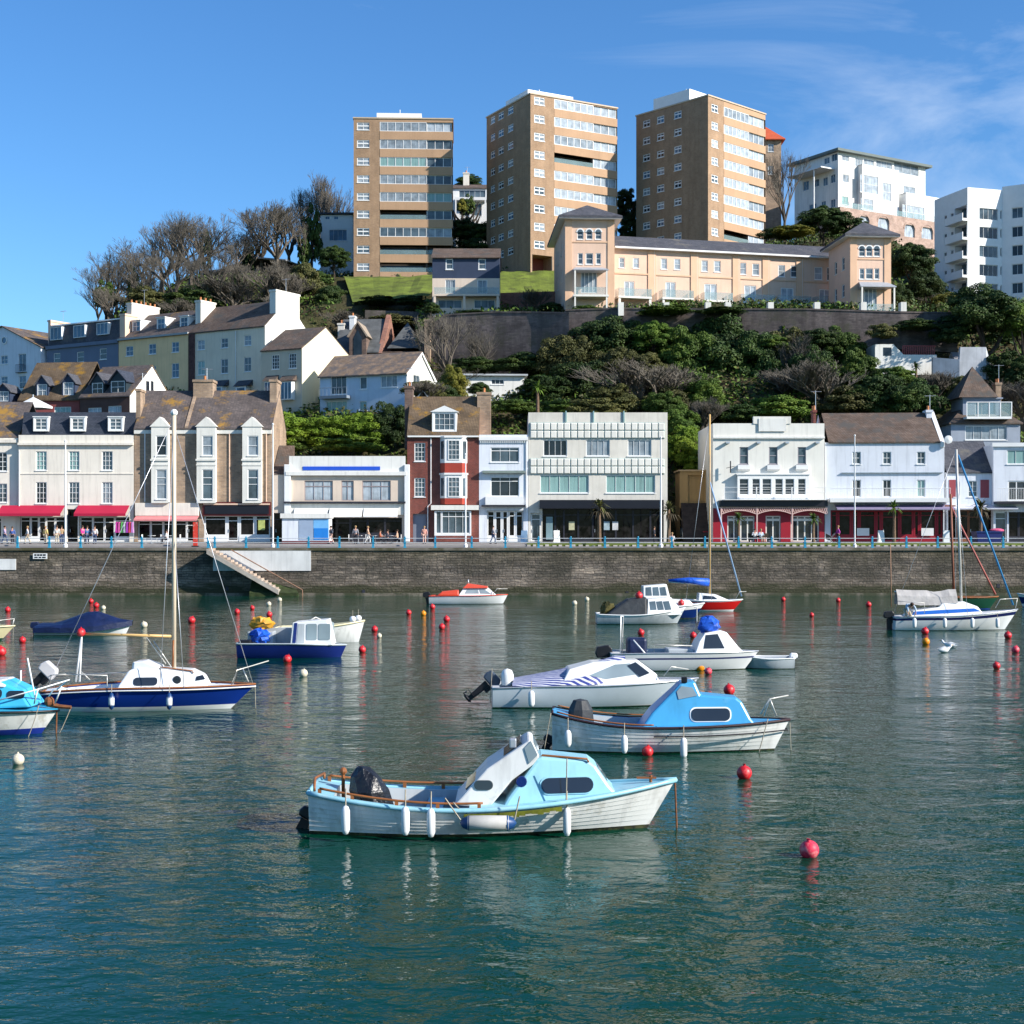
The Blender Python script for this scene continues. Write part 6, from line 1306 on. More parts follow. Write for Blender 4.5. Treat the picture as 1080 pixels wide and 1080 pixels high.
sw=b.prof([(553,789),(560,781.5),(567,796),(558,805)],-.62); b.side('side_glass',sw,clearg,o,off=.02)
b.cross('front_glass',b.at(561,782,-.5),b.at(569,798,-.5),clearg,o,.12,.9,.85)
b.cross('dark_slot',pr[1],pr[3],pergl,o,.1,.97,.8,off=.05)
m=MB(); x,z=b.at(541,787,-.4); m.box(x-.06,x+.06,-.5,-.3,z-.02,z+.14); m.build('nav_lamp',steel,o,bevel=.02)
# algae streak below the cabin
m=MB(); u0,u1=.42,.68
for i in range(16):
    a_=u0+(u1-u0)*i/16; c_=u0+(u1-u0)*(i+1)/16; wz=.05+.02*math.sin(i*1.7); m.poly([(a_*b.L,-b.bf(a_)-.036,b.zs(a_)-.07),(c_*b.L,-b.bf(c_)-.036,b.zs(c_)-.07),(c_*b.L,-b.bf(c_)-.03,b.zs(c_)-.1-wz),(a_*b.L,-b.bf(a_)-.03,b.zs(a_)-.1-wz*.8)])
m.build('moss_strip',mat('bright_moss',(.13,.14,.01),.9,.5,7),b.root)
# cockpit: engine cover bag, thwart, steering post
x,z=b.at(388,826,0); m=MB(); m.lathe([(.33,-.45),(.36,-.1),(.28,.15),(.12,.3),(.001,.32)],(x,-.1,z),9,0,'z',(1,.8,1)); 
for v in range(len(m.v)): q=m.v[v]; m.v[v]=(q[0]+rnd.uniform(-.04,.04)+(q[2]-z)*-.35,q[1]+rnd.uniform(-.04,.04),q[2])
m.build('black_engine_cover',mat('black_bag',(.01,.01,.012),.3,.3,3,bump=.8,bscale=9,spec=.6),b.root)
m=MB(); m.box(.9,1.2,-.7,.7,.38,.43); m.box(.12,.35,-.52,.52,.42,.47); m.box(2.0,2.3,-.85,.85,.34,.39); m.build('thwart',skyb,b.root)
m=MB(); x,z=b.at(362,815,.2); m.tube([(x,.2,.3),(x,.2,z)],.035,6); m.ball((x,.2,z+.03),.07,6); m.build('steering_post',wood,b.root)
b.outboard(-.12,.12,.6,30)
m=MB(); q=[b.pt(340,825,.7),b.pt(345,831,-.8)]; 
b.tubes('stern_rail',[[(.1,-.64,b.zs(0)+.10),(.02,0,b.zs(0)+.12),(.1,.64,b.zs(0)+.10)],[(.1,-.64,b.zs(0)),(.1,-.64,b.zs(0)+.10)],[(.1,.64,b.zs(0)),(.1,.64,b.zs(0)+.10)]],.025,wood)
m=MB(); x=b.L*.93; m.tube([(x,0,b.zs(.93)),(x,0,b.zs(.93)+.12)],.03,6); m.box(x-.25,x+.1,-.03,.03,b.zs(.93)+.06,b.zs(.93)+.09); m.build('bow_cleat',wood,b.root)
b.rope(712,826,714,880,0,m_=rust,sag=.0,r=.018); b.rope(598,800,597,850,-.85,sag=0); b.rope(478,846,500,862,-1.1,sag=.05)
bt1=b
for px,py in ((364.5,865),(427.5,866),(454.5,868)): fender(b,px,py,-b.B/2*.97-.12,['white fender hanging near the stern of the nearest turquoise decked boat','left of the two close white fenders on the nearest boat','right of the two close white fenders on the nearest boat'][[364.5,427.5,454.5].index(px)],.50,.075)
fender(b,598,867,-.86,'slim white fender hanging below the cabin window of the nearest boat',.50,.07); fender(b,515,868,-b.B/2-.17,'long grey fender with dark blue ends slung level on the nearest boat',.86,.13,mat('fender_blue_end',(.01,.05,.16),.4,.1,1),True,body=mat('grubby_fender',(.50,.48,.44),.7,.2,3))
# ---- 2: bright blue cabin boat
b=Boat('white clinker boat with bright blue cabin and a black stripe behind the nearest boat',583,833,797,2.05,yaw=-3,name='cabin_boat')
Ls=[b.at(590,753,-.85)[1],b.at(660,767,-1.0)[1],b.at(833,758)[1]]
b.hull(Ls,[('a',.04,0),('f',.7,1),('f',.8,1),('f',1,1)],[algae,hwd],tr=.66,bp=2.4,um=.40,sp=1.6,rake=.5,strakes=7,amp=.010)
b.deck(.06,.45,.12,brightb,hgrey,side=.2,inset=.02); b.gunwale(mat('black_rubbing_strip',(.03,.012,.015),.6,.3,3),.035,dz=-.02,name='rubbing_strake')
m=MB()
for sg in (-1,1): m.tube([(u*b.L,sg*(b.bf(u)*.975+.028),b.zs(u)*.64+.02) for u in [.42+.57*i/20 for i in range(21)]],.018,5)
m.build('black_stripe',blk,b.root)
pr=b.prof([(670,770),(687,751),(712,727),(718,720.5),(733,719),(739,733),(777,736.5),(783,741),(792,758),(800,767),(730,775)],-.45); pr[0]=(pr[0][0],.42); pr[-1]=(pr[-1][0],.45); pr[-2]=(pr[-2][0],.6)
o=b.cab('cabin',pr,.84,.26,.12,brightb,bevel=.05)
b.side('window_frame',b.oval(728,772.5,747,762,-.68,.4),trimw,o,off=.016); b.side('window',b.oval(729.5,771,748.3,760.8,-.68,.4),pergl,o,off=.03)
b.side('side_glass',b.prof([(714,730),(719,724.5),(731,726),(736,734.5),(716,738)],-.6),clearg,o,off=.02); b.cross('windscreen',pr[4],pr[5],clearg,o,.05,.95,.85,parts=2); b.cross('front_window',pr[7],pr[8],clearg,o,.1,.8,.8,parts=2)
b.tubes('roof_rail',[[b.pt(739,738,-.35),b.pt(741,735.5,-.35),b.pt(763,738,-.35),b.pt(764,741,-.35)],[b.pt(750,736,.3),b.pt(752,733,.3),b.pt(771,735.5,.3),b.pt(773,738,.3)]],.022,blk)
x,z=b.at(722,719,-.3); m=MB(); m.box(x-.08,x+.06,-.4,-.22,z-.02,z+.12); m.build('horn',blk,b.root,bevel=.02)
b.tubes('bow_rail',[[b.pt(802,753,-.3),b.pt(812,737,-.3),b.pt(831,733.5,0),b.pt(812,737,.3),b.pt(806,755,.35)],[b.pt(812,737,-.3),b.pt(819,755,-.2)]],.018,alu)
x,z=b.at(612,748,0); m=MB(); m.lathe([(.34,-.35),(.3,.0),(.18,.22),(.001,.26)],(x,0,z),9,0,'z',(1,.8,1)); m.build('engine_cover',tarpd,b.root)
m=MB(); m.box(.9,1.15,-.64,.64,.36,.41); m.box(.1,.4,-.48,.48,.40,.46); m.build('thwart',brightb,b.root); b.outboard(-.10,.10,.55,30)
b.gunwale(wood,.02,u0=.02,u1=.42,dz=.05,inn=.05,name='wooden_rail')
b.rope(581,752,574,790,-.9,sag=.0); b.rope(833,762,834.5,797,0,sag=0); b.rope(810,758,800,795,-.5,sag=.0)
fender(b,599,779,-.95,'grey-white fender nearest the stern of the bright blue cabin boat',.42,.085); fender(b,658.5,785,-1.13,'middle white fender of the bright blue cabin boat',.45,.08); fender(b,721,789,-1.1,'longest white fender below the bright blue cabin front corner',.50,.085)
# ---- 3: white motor boat with striped cover
b=Boat('white motor boat with a blue and white striped cover and tilted black outboard',519,736.5,748,2.15,yaw=2,name='motor_boat')
Ls=[b.at(523,726,-.9)[1],b.at(620,724,-1.07)[1],b.at(736,715)[1]]
b.hull(Ls,[('a',.03,0),('a',.07,2),('f',.55,1),('f',.93,1),('f',1,2)],[algae,gloss('bluish_white_hull',(.60,.66,.70),.25,.1),hw],tr=.86,bp=2.6,um=.4,sp=1.6,rake=.75)
b.deck(.04,.5,.2,hw,hgrey,side=.2); b.gunwale(steel,.025,name='rubbing_strake')
pr=b.prof([(586,726),(600,706),(625,699),(655,697.5),(674,697),(694,712),(700,724)],-.6); pr[0]=(pr[0][0],.4); pr[-1]=(pr[-1][0],.4)
o=b.cab('cuddy',pr,.92,.3,.13,hw,bevel=.04); b.side('side_glass',b.prof([(622,713),(650,702),(666,701),(676,712),(640,717)],-.8),clearg,o); b.cross('windscreen',pr[4],pr[5],pergl,o,.06,.92,.88,parts=2)
b.side('windscreen_side',b.prof([(663,703),(672,699.5),(687,711),(676,715)],-.75),pergl,o,off=.03)
# striped cover
m,nt,bs=newmat('striped_cover'); tc=N(nt,'ShaderNodeTexCoord').outputs['Object']; mp=N(nt,'ShaderNodeMapping'); mp.inputs['Rotation'].default_value=(0,0,R(8)); L(nt,tc,mp.inputs[0]); wv=N(nt,'ShaderNodeTexWave'); wv.bands_direction='Y'; wv.inputs['Scale'].default_value=3.4; wv.inputs['Distortion'].default_value=1.6; wv.inputs['Detail'].default_value=2; L(nt,mp.outputs[0],wv.inputs[0])
c_=ramp(nt,wv.outputs['Fac'],[(.50,(.02,.035,.20)),(.62,(.55,.56,.60))]).outputs[0]; L(nt,c_,bs.inputs['Base Color']); bs.inputs['Roughness'].default_value=.6; stripem=m
m=MB(); prof=[(540,719),(560,716),(590,710),(620,702),(648,694),(660,695)]
rows=[]
for i,(px,py) in enumerate(prof):
    x,z=b.at(px,py,-.1); wd=[.95,.95,.92,.8,.5,.35][i]; r=[]
    for k in range(9):
        t=-1+k/4; r.append((x+rnd.uniform(-.03,.03),t*wd,z+.08-(abs(t)**2.2)*(z-b.zs(min(1,x/b.L))+.05)+rnd.uniform(-.03,.03)))
    rows.append(r)
for A_,B_ in zip(rows,rows[1:]):
    for k in range(8): m.poly([A_[k],B_[k],B_[k+1],A_[k+1]])
m.build('striped_cover',stripem,b.root,True)
o=b.outboard(-.10,.60,1.0,50,mat('grey_blue_cowling',(.04,.06,.09),.35,.2,2)); 
x,z=b.at(535,712,-.2); m=MB(); m.lathe([(.18,-.3),(.2,.0),(.14,.15),(.001,.2)],(x,-.2,z),10,0); m.build('white_bucket',hw,b.root,True)
b.rope(519,705,517,742,-.6,sag=0); fender(b,560.5,737,-1.15,'white fender hanging on the side of the striped cover motor boat',.5,.1)
b.tubes('bow_rail',[[b.pt(700,713,-.5),b.pt(708,703,-.5),b.pt(726,706,0),b.pt(708,703,.5),b.pt(700,713,.5)]],.018,alu)
# ---- 4: white cabin boat with blue bundle
b=Boat('white pilot boat with a blue bundle on its cabin roof',643,800,708.5,2.0,yaw=2,name='cabin_boat')
Ls=[b.at(648,690,-.85)[1],b.at(700,689,-1.0)[1],b.at(799,686.5)[1]]
b.hull(Ls,[('a',.03,0),('f',.62,1),('f',.72,2),('f',1,1)],[algae,hw,gloss('dark_blue_stripe',(.03,.04,.14),.3)],tr=.86,bp=2.5,um=.4,sp=1.6,rake=.75)
b.deck(.05,.52,.15,hw,hgrey,side=.18); b.gunwale(steel,.025)
pr=b.prof([(731,691),(737,676),(743,668),(760,665),(767,667),(779,682),(786,688)],-.5); pr[0]=(pr[0][0],.6); pr[-1]=(pr[-1][0],.66)
o=b.cab('cabin',pr,.85,.25,.2,hw,bevel=.04); b.side('side_window',b.prof([(742,684),(745,670),(758,669),(765,684)],-.7),pergl,o,off=.02); b.cross('windscreen',pr[4],pr[5],pergl,o,.05,.9,.85,parts=2)
x,z=b.at(747,659,0); m=MB(); m.ball((x,0,z),.42,9,0,(1.05,.8,.8)); m.v=[(p[0]+rnd.uniform(-.06,.06),p[1]+rnd.uniform(-.06,.06),p[2]+rnd.uniform(-.05,.05)) for p in m.v]; m.build('blue_bundle',tarpb,b.root)
b.tubes('arch_rail',[[b.pt(654,692,-.7),b.pt(655,650,-.5),b.pt(657,650,.5),b.pt(656,692,.7)],[b.pt(668,675,-.8),b.pt(690,700,-.8)]],.03,trimw)
b.outboard(-.1,.45,1.25,-5); x,z=b.at(670,679,.2); m=MB(); m.box(x-.35,x+.4,-.3,.5,z-.4,z+.25); m.build('seat_back',tarpn,b.root,bevel=.1)
b.rope(735,657,735,640,0,sag=0,m_=alu,name='aerial',r=.02)
x,z=b.at(715,683,.2); m=MB(); m.box(x-.5,x+.5,-.5,.5,z-.4,z); m.build('console',hgrey,b.root,bevel=.05)
b.tubes('side_rail',[[b.pt(690,688,-.9),b.pt(690,680,-.9),b.pt(730,681,-.9)]],.018,alu)
# ---- 5: grey dinghy, bow towards the left
b=Boat('small open grey dinghy moored behind the bow of the white pilot boat',835.5,770,706,1.4,name='dinghy'); Ls=[.42,.40,.62]
b.hull(Ls,[('a',.02,0),('f',.85,1),('f',1,2)],[algae,hgrey,hw],tr=.8,bp=2.3,rake=.3); b.deck(.03,.9,.08,hw,hgrey,side=.06); b.gunwale(hw,.03); m=MB(); m.box(1.0,1.25,-.5,.5,.3,.34); m.box(.2,.45,-.5,.5,.3,.34); m.build('thwart',hgrey,b.root); b.outboard(.0,.35,.6,0,hw)
# ---- 6: grey boat with dark cover and glazed cabin
b=Boat('pale grey fishing boat with a dark cover and glazed cabin near the harbour wall',629,722.5,659,2.2,name='fishing_boat')
Ls=[b.at(632,648,-.9)[1],b.at(665,649,-1.0)[1],b.at(722,641)[1]]
b.hull(Ls,[('a',.03,0),('f',.8,1),('f',1,2)],[algae,hgrey,hw],tr=.84,bp=2.5,rake=.6); b.deck(.04,.5,.2,hw,hgrey); b.gunwale(hw,.04)
pr=b.prof([(682,648),(683,632),(708,630),(716,640),(719,647)],-.5); pr[0]=(pr[0][0],.5); pr[-1]=(pr[-1][0],.55)
o=b.cab('cabin',pr,.9,.25,.2,hw,bevel=.04); 
for k in range(3): b.side('side_window',b.prof([(686+k*8,643.5),(685+k*7.3,634.5),(691.3+k*7.3,634),(692.5+k*8,643)],-.7),gmid,o,off=.02)
b.cross('windscreen',pr[2],pr[3],pergl,o,.1,.9,.85,parts=2)
pr=b.prof([(637,650),(650,640),(662,632),(682,629.5),(682,650)],-.5); b.cab('dark_cover',pr,1.0,.3,0,tarpd,bevel=.12)
x,z=b.at(673,632,-.3)
m=MB(); x2,z2=b.at(641,643,0); m.ball((x2,0,z2),.45,8,0,(1,.8,1)); m.v=[(p[0]+rnd.uniform(-.08,.08),p[1]+rnd.uniform(-.08,.08),p[2]+rnd.uniform(-.08,.08)) for p in m.v]; m.build('netting_heap',mat('brown_green_net',(.08,.07,.02),.9,.4,5,bump=.8),b.root)
# ---- 7: wheelhouse boat behind
b=Boat('navy-hulled boat with a white wheelhouse just behind the dark covered fishing boat',662,743,653,2.3,name='fishing_boat')
Ls=[.8,.75,b.at(743,636)[1]]
b.hull(Ls,[('a',.03,0),('f',.65,1),('f',1,2)],[algae,navy,hw],tr=.85,bp=2.5,rake=.8); b.deck(.04,.3,.3,hw,hgrey); b.gunwale(hw,.04)
pr=b.prof([(678,640),(678,618),(703,616),(707,632),(727,633),(735,640)],-.5); pr[0]=(pr[0][0],.6); pr[-1]=(pr[-1][0],.7)
o=b.cab('wheelhouse',pr,.9,.1,.12,hw,bevel=.05)
for k in range(3): b.side('side_window',b.prof([(681+k*8,628),(681+k*7.4,619.5),(686.6+k*7.6,619),(687.5+k*8,628)],-.7),gmid,o,off=.02)
# ---- 8: red yacht
b=Boat('small red-hulled yacht with white deck and blue sail cover by the harbour wall',722,783.5,645,2.0,name='sailing_boat',cat='sailing boat')
Ls=[.8,.72,b.at(783,632)[1]]
b.hull(Ls,[('a',.1,0),('f',.88,1),('f',1,2)],[hw,redh,hw],tr=.6,bp=2.2,rake=.9); b.deck(.05,.3,.4,hw,hw); b.gunwale(hw,.03)
pr=b.prof([(736,634),(737,625.5),(755,627),(771,633)],-.4); pr[0]=(pr[0][0],.6); pr[-1]=(pr[-1][0],.7); o=b.cab('cabin',pr,.7,.2,.1,hw,bevel=.05); b.side('cabin_window',b.prof([(741,632),(742,628),(753,629),(757,632)],-.6),pergl,o,off=.02)
x,_=b.at(748.5,630,0); zt=b.at(748.5,437,0)[1]; b.tubes('mast',[[(x,0,.7),(x,0,zt)]],.07,yel)
xb,zb=b.at(705,612,0); m=MB(); m.tube([(x-.05,0,zb-.15),(x-1.5,0,zb-.02),(xb,0,zb)],[.28,.22,.08],8); m.build('blue_sail_cover',tarpb,b.root,True)
b.tubes('boom',[[(x,0,zb-.35),(xb,0,zb-.12)]],.05,alu); b.tubes('stay',[[(x,0,zt-.2),(.1,0,.8)],[(x,.05,zt*.8),(x,.9,.75)],[(x,-.05,zt*.8),(x,-.9,.75)]],.014,steel)
xj,zj=b.at(757,520,0); xe,ze=b.at(782,629,0); b.tubes('furled_jib',[[(x,0,zt*.66),(xe,0,ze)]],.06,mat('blue_white_jib',(.25,.38,.55),.6,.3,1))
b.tubes('pulpit',[[b.pt(776,632,-.4),b.pt(780,624,-.4),b.pt(787,624,0),b.pt(780,624,.4),b.pt(776,632,.4)]],.02,alu)
# ---- 9: orange and white cabin boat
b=Boat('white cabin boat with orange-red roof and deck moored alone by the harbour wall',453,535.5,637.5,2.0,name='cabin_boat')
Ls=[b.at(456,629,-.9)[1],b.at(490,628.5,-1)[1],b.at(535,627)[1]]
b.hull(Ls,[('a',.03,0),('f',1,1)],[algae,hw],tr=.84,bp=2.4,rake=.5,um=.45); b.deck(.05,.35,.3,orng,hgrey); b.gunwale(orng,.035)
pr=b.prof([(483,630),(489,620),(494,617),(514,619.5),(524,628)],-.45); pr[0]=(pr[0][0],.6); pr[-1]=(pr[-1][0],.65); o=b.cab('cabin',pr,.8,.22,.15,hw,bevel=.05)
b.side('side_window',b.prof([(490,626),(493,621.5),(504,622),(505,626)],-.7),clearg,o,off=.02); b.side('side_window',b.prof([(506.5,626),(505.5,622),(512,622.5),(518,626.5)],-.7),clearg,o,off=.02)
pr=b.prof([(488,620.3),(493,615.5),(514,618.5),(515,620.3)],-.45); b.cab('orange_roof',pr,.8,.22,.15,orng,bevel=.03)
pr=b.prof([(461,628),(466,624),(484,622),(484,628)],-.45); b.cab('orange_hood',pr,.85,.3,0,orng,bevel=.08); b.outboard(-.1,.5,1.1,-8)
b.tubes('bow_rail',[[b.pt(520,627,-.5),b.pt(524,621,-.5),b.pt(535,621,0),b.pt(524,621,.5),b.pt(520,627,.5)]],.025,alu); b.tubes('roof_mast',[[b.pt(494,617,0),b.pt(494,611,0)]],.04,steel)
# ---- 10: navy work boat
b=Boat('navy open work boat with a white wheelhouse and blue and yellow tarpaulins',253.5,365.5,695,2.1,name='work_boat')
Ls=[b.at(256,679,-.9)[1],b.at(300,679,-1)[1],b.at(365,680)[1]]
b.hull(Ls,[('a',.0,0),('f',.93,1),('f',1,2)],[algae,navy2,hw],tr=.9,bp=3.2,rake=.35,um=.5,sp=1.2,vee=.5); b.deck(.04,.55,.12,hw,hgrey,side=.1); b.gunwale(hgrey,.03)
pr=b.prof([(306.5,680),(309,656.5),(345,653.5),(351,679)],-.6); pr[0]=(pr[0][0],.48); pr[-1]=(pr[-1][0],.55); o=b.cab('wheelhouse',pr,.80,.08,.06,hw,bevel=.03)
b.side('side_window',b.oval(323,334,658,675,-.76,.15),clearg,o,off=.02); b.side('side_window',b.oval(335.5,348,658,675,-.76,.15),clearg,o,off=.02); b.side('blue_panel',b.prof([(308.5,678),(310.5,657),(313.5,657),(312,678)],-.76),navy2,o,off=.02); b.side('pale_panel',b.prof([(313,678),(314.5,658),(321,658),(321,678)],-.76),skyb if 0 else hgrey,o,off=.018)
for (px,py,r_,mm,nm,sc_) in ((275,671,.42,tarpb,'blue_tarpaulin',(1,1,.8)),(276,657.5,.42,tarpy,'yellow_tarpaulin',(1.25,1,.65))):
    x,z=b.at(px,py,-.1 if mm is tarpb else .3); m=MB(); m.ball((x,-.2 if mm is tarpb else .3,z),r_,9,0,sc_); m.v=[(p[0]+rnd.uniform(-.09,.09),p[1]+rnd.uniform(-.09,.09),p[2]+rnd.uniform(-.07,.07)) for p in m.v]; m.build(nm,mm,b.root)
x,z=b.at(275,668,.3); m=MB(); m.box(x-.5,x+.6,-.1,.7,.1,z+.1); m.build('locker',hgrey,b.root,bevel=.03)
x0_,z0_=b.at(281,662,.9); x1_,_=b.at(308,662,.9); m=MB(); m.box(x0_,x1_,.8,.85,.2,z0_); m.build('side_board',hgrey,b.root)
b.tubes('roof_hoop',[[b.pt(327,654,-.3),b.pt(333,651,-.1),b.pt(340,654,.2)]],.025,alu)
m=MB(); x,z=b.at(258,676,-.5); m.box(x-.2,x+.3,-.7,-.3,z-.3,z+.05); m.build('engine_box',blk,b.root,bevel=.05)
# ---- 11: white dinghy behind
b=Boat('plain white boat with high cream-edged bow poking out behind the navy work boat',292,384.5,678.5,1.9,name='motor_boat')
Ls=[.7,.72,b.at(384,654.5)[1]]
b.hull(Ls,[('a',.0,0),('f',1,1)],[algae,hwd],tr=.84,bp=2.2,rake=.35,um=.35,sp=1.5); b.deck(.05,.7,.2,hw,hgrey); b.gunwale(creamh,.05)
x,z=b.at(374,653,0); fender(b,372,653,-.12,'pair-end white fender lying on the high bow behind the navy work boat'.replace('pair-end ','left '),.3,.16); fender(b,378,652,.12,'right white fender lying on the high bow behind the navy work boat',.3,.16)
# ---- 12: covered boat
b=Boat('white boat wholly wrapped in a navy cover near the left harbour wall',40.5,140,670.5,2.0,name='motor_boat')
Ls=[b.at(42,662,-.9)[1],b.at(90,662,-1)[1],b.at(140,654)[1]]
b.hull(Ls,[('a',.02,0),('a',.3,1),('f',.6,1),('f',1,2)],[algae,hw,cyan],tr=.84,bp=2.4,rake=.5)
m=MB(); rows=[]
for px,py in ((40.5,660),(44,657),(58,656.5),(70,654),(82,649),(92,645.5),(104,645),(114,648),(126,652),(134,654),(139.5,655)):
    x,z=b.at(px,py,0); u=max(0,min(1,x/b.L)); bw=b.bf(u)+.035; zs_=b.zs(u); r=[]
    r.append((x,-bw,zs_-.28))
    for k in range(11):
        t=-1+k/5; r.append((x+rnd.uniform(-.03,.03),t*bw,zs_+.0+(z-zs_)*(1-abs(t)**1.8)+rnd.uniform(-.03,.03)))
    r.append((x,bw,zs_-.28)); rows.append(r)
for A_,B_ in zip(rows,rows[1:]):
    for k in range(12): m.poly([A_[k],B_[k],B_[k+1],A_[k+1]])
m.poly(rows[0]); m.build('navy_cover',tarpn,b.root,True); b.outboard(-.1,.3,.9,0,tarpn)
# ---- 13: cream bow at the left edge
b=Boat('cream boat with green boot line cut by the left edge',-75,15.5,677,2.0,name='motor_boat'); b.hull([.7,.68,b.at(15.5,660)[1]],[('a',.0,0),('a',.12,2),('f',1,1)],[algae,creamh,greenb],tr=.84,bp=2.3,rake=.9,sp=1.5); b.deck(.05,.4,.2,hw,hgrey); b.gunwale(creamh,.04)
b.tubes('bow_rail',[[b.pt(-12,662,-.6),b.pt(-8,655,-.6),b.pt(15,652.5,0),b.pt(-8,655,.6)],[b.pt(15,652.5,0),b.pt(13,661,0)]],.02,alu); b.rope(14,661,13.5,683,0,sag=0)
pr=b.prof([(-50,664),(-45,650),(-20,650),(-12,663)],-.5); b.cab('cabin',pr,.8,.2,.1,hw,bevel=.05)
# ---- 14: blue and white boat at the left edge
b=Boat('white boat with cyan deck and dark blue waterline cut by the left edge',-130,62,780,2.3,name='cabin_boat'); Ls=[.75,b.at(-40,748,-1.1)[1],b.at(62,747)[1]]
b.hull(Ls,[('a',.16,0),('f',.93,1),('f',1,2)],[antif,hwd,cyan],tr=.85,bp=2.6,rake=.62,um=.4,sp=1.4); b.deck(.05,.4,.2,cyan,hgrey); b.gunwale(blk,.03,dz=-.06,name='rubbing_strake')
pr=b.prof([(-60,748),(-50,722),(2,719),(22,728),(34,743)],-.5); pr[0]=(pr[0][0],.7); pr[-1]=(pr[-1][0],.75); o=b.cab('cabin',pr,.9,.22,.12,cyan,bevel=.06); b.side('side_window',b.oval(6,24,729,737,-.7,.4),pergl,o,off=.02); b.side('side_window',b.oval(-25,1,727,737,-.7,.4),pergl,o,off=.02)
pr=b.prof([(-60,722.5),(-50,719),(0,717.5),(9,722),(8,724)],-.4); b.cab('cabin_roof',pr,.8,.2,.1,hw,bevel=.03)
b.tubes('bow_rail',[[b.pt(-10,741,-.9),b.pt(40,727,-.7),b.pt(73,717,-.1),b.pt(60,727,.1)],[b.pt(36,742,-.6),b.pt(40,727,-.7)],[b.pt(65,724,-.2),b.pt(58,742,-.1)],[b.pt(48,740,.3),b.pt(56,728,.3),b.pt(65,724,.2)]],.02,trimw)
b.tubes('pole',[[b.pt(37,736,-.2),b.pt(29,694,-.2)],[b.pt(22,735,.5),b.pt(22,707,.5)]],.022,trimw)
m=MB(); m.tube([b.pt(50,742,0),b.pt(62,745,0),b.pt(75,746,0)],[.09,.06,.05],6); m.ball(b.pt(52,740,0),.14,6); m.build('anchor',rust,b.root)
b.rope(60,743,59,787,0,sag=0,m_=rust,r=.02); b.rope(41,744,28,781,-.6,sag=.06); b.rope(74,748,62,775,0,sag=.02)
# ---- 15: blue sailing boat
b=Boat('white-decked sailing boat with royal blue hull and tall bare mast on the left',50,269.5,752,2.2,yaw=1,name='sailing_boat',cat='sailing boat')
Ls=[b.at(56,731,-.7)[1],b.at(140,726.5,-1.05)[1],b.at(269.5,722)[1]]
b.hull(Ls,[('a',.0,0),('a',.14,1),('f',1,2)],[mat('pale_green_bottom',(.2,.4,.3),.6,.2,2),hw,gloss('royal_blue_hull',(.006,.03,.22),.18)],tr=.62,bp=2.3,um=.5,sp=1.5,rake=1.0); b.deck(.06,.38,.35,hw,hw,side=.25,camber=.12); b.gunwale(wood,.028,name='toe_rail',dz=.02)
b.tubes('white_sheer_strip',[[(u*b.L,-b.bf(u)-.015,b.zs(u)-.05) for u in [i/24 for i in range(25)]],[(u*b.L,b.bf(u)+.015,b.zs(u)-.05) for u in [i/24 for i in range(25)]]],.022,hw)
pr=b.prof([(124,727),(127,722),(136,707),(143,704.5),(170,705.5),(200,707),(212,713),(219,723)],-.5); pr[0]=(pr[0][0],.55); pr[-1]=(pr[-1][0],.6); o=b.cab('coachroof',pr,.80,.3,.14,hw,bevel=.06); h=b.h
b.side('side_window',b.oval(140,164.5,715,723.5,-.72,.4),pergl,o,off=.02); b.side('side_window',b.prof([(205,718.5),(206,714),(212,712.5),(215,717)],-.55),pergl,o,off=.02)
m=MB(); x,z=b.at(185,718,-.65); m.lathe([(.001,-.035),(.11,-.035),(.13,0)],(x,-h(x,z)-.0,z),14,0,'y'); m.build('porthole',pergl,o)
pr=b.prof([(139.5,706),(140.5,698),(152,697),(168,703),(168,706.5)],-.3); b.cab('sliding_hatch',pr,.42,.1,0,hw,bevel=.04); b.tubes('grab_rail',[[b.pt(168,706,-.4),b.pt(169,703.5,-.4),b.pt(203,707.5,-.35),b.pt(204,710,-.35)]],.02,wood)
x,z=b.at(183.6,707,0); zt=b.at(183,437,0)[1]; b.tubes('mast',[[(x,0,z-.2),(x,0,zt)]],[.075,.055] if 0 else .068,yel if 0 else mat('buff_mast',(.62,.52,.38),.4,.1,1)); m=MB(); m.ball((x,0,zt+.05),.11,6); m.build('masthead',trimw,b.root)
b.tubes('boom',[[b.pt(181,671,0),b.pt(88,668.5,0)]],.045,yel); b.tubes('mast_fitting',[[(x,-.1,b.at(183,675,0)[1]),(x-.02,-.09,b.at(183,703,0)[1])]],.03,wood)
b.tubes('boom_crutch',[[b.pt(86,671,0),b.pt(80,719,.2)],[b.pt(86,671,0),b.pt(84,719,-.2)]],.03,trimw)
zz=zt-.1; b.tubes('stay',[[(x,0,zz),b.pt(50,724,0)],[(x,0,zz*.97),b.pt(267,722,0)],[(x,-.03,zz*.96),(x-.2,-1.0,b.zs(.6))],[(x,.03,zz*.96),(x-.2,1.0,b.zs(.6))],[(x,0,zz*.85),b.pt(62,600,0)] if 0 else [(x,0,zz*.6),(x+.5,-.95,b.zs(.65))]],.011,steel)
b.tubes('pushpit',[[b.pt(52,723,-.6),b.pt(54,712,-.6),b.pt(70,711,-.75)],[b.pt(52,723,.6),b.pt(54,712,.6),b.pt(90,711,.8)],[b.pt(54,712,-.6),b.pt(54,712,.6)],[b.pt(70,711,-.75),b.pt(113,712.5,-.95)],[b.pt(113,712.5,-.95),b.pt(113,724,-.95)],[b.pt(90,711,.8),b.pt(180,707,.9)],[b.pt(85,708,.2),b.pt(95,717,.2)]],.015,alu)
b.tubes('pulpit',[[b.pt(244,722,-.4),b.pt(250,707,-.35),b.pt(283,697,0),b.pt(250,707,.35),b.pt(246,722,.4)],[b.pt(262,719,0),b.pt(256,705,.1)]],.018,alu)
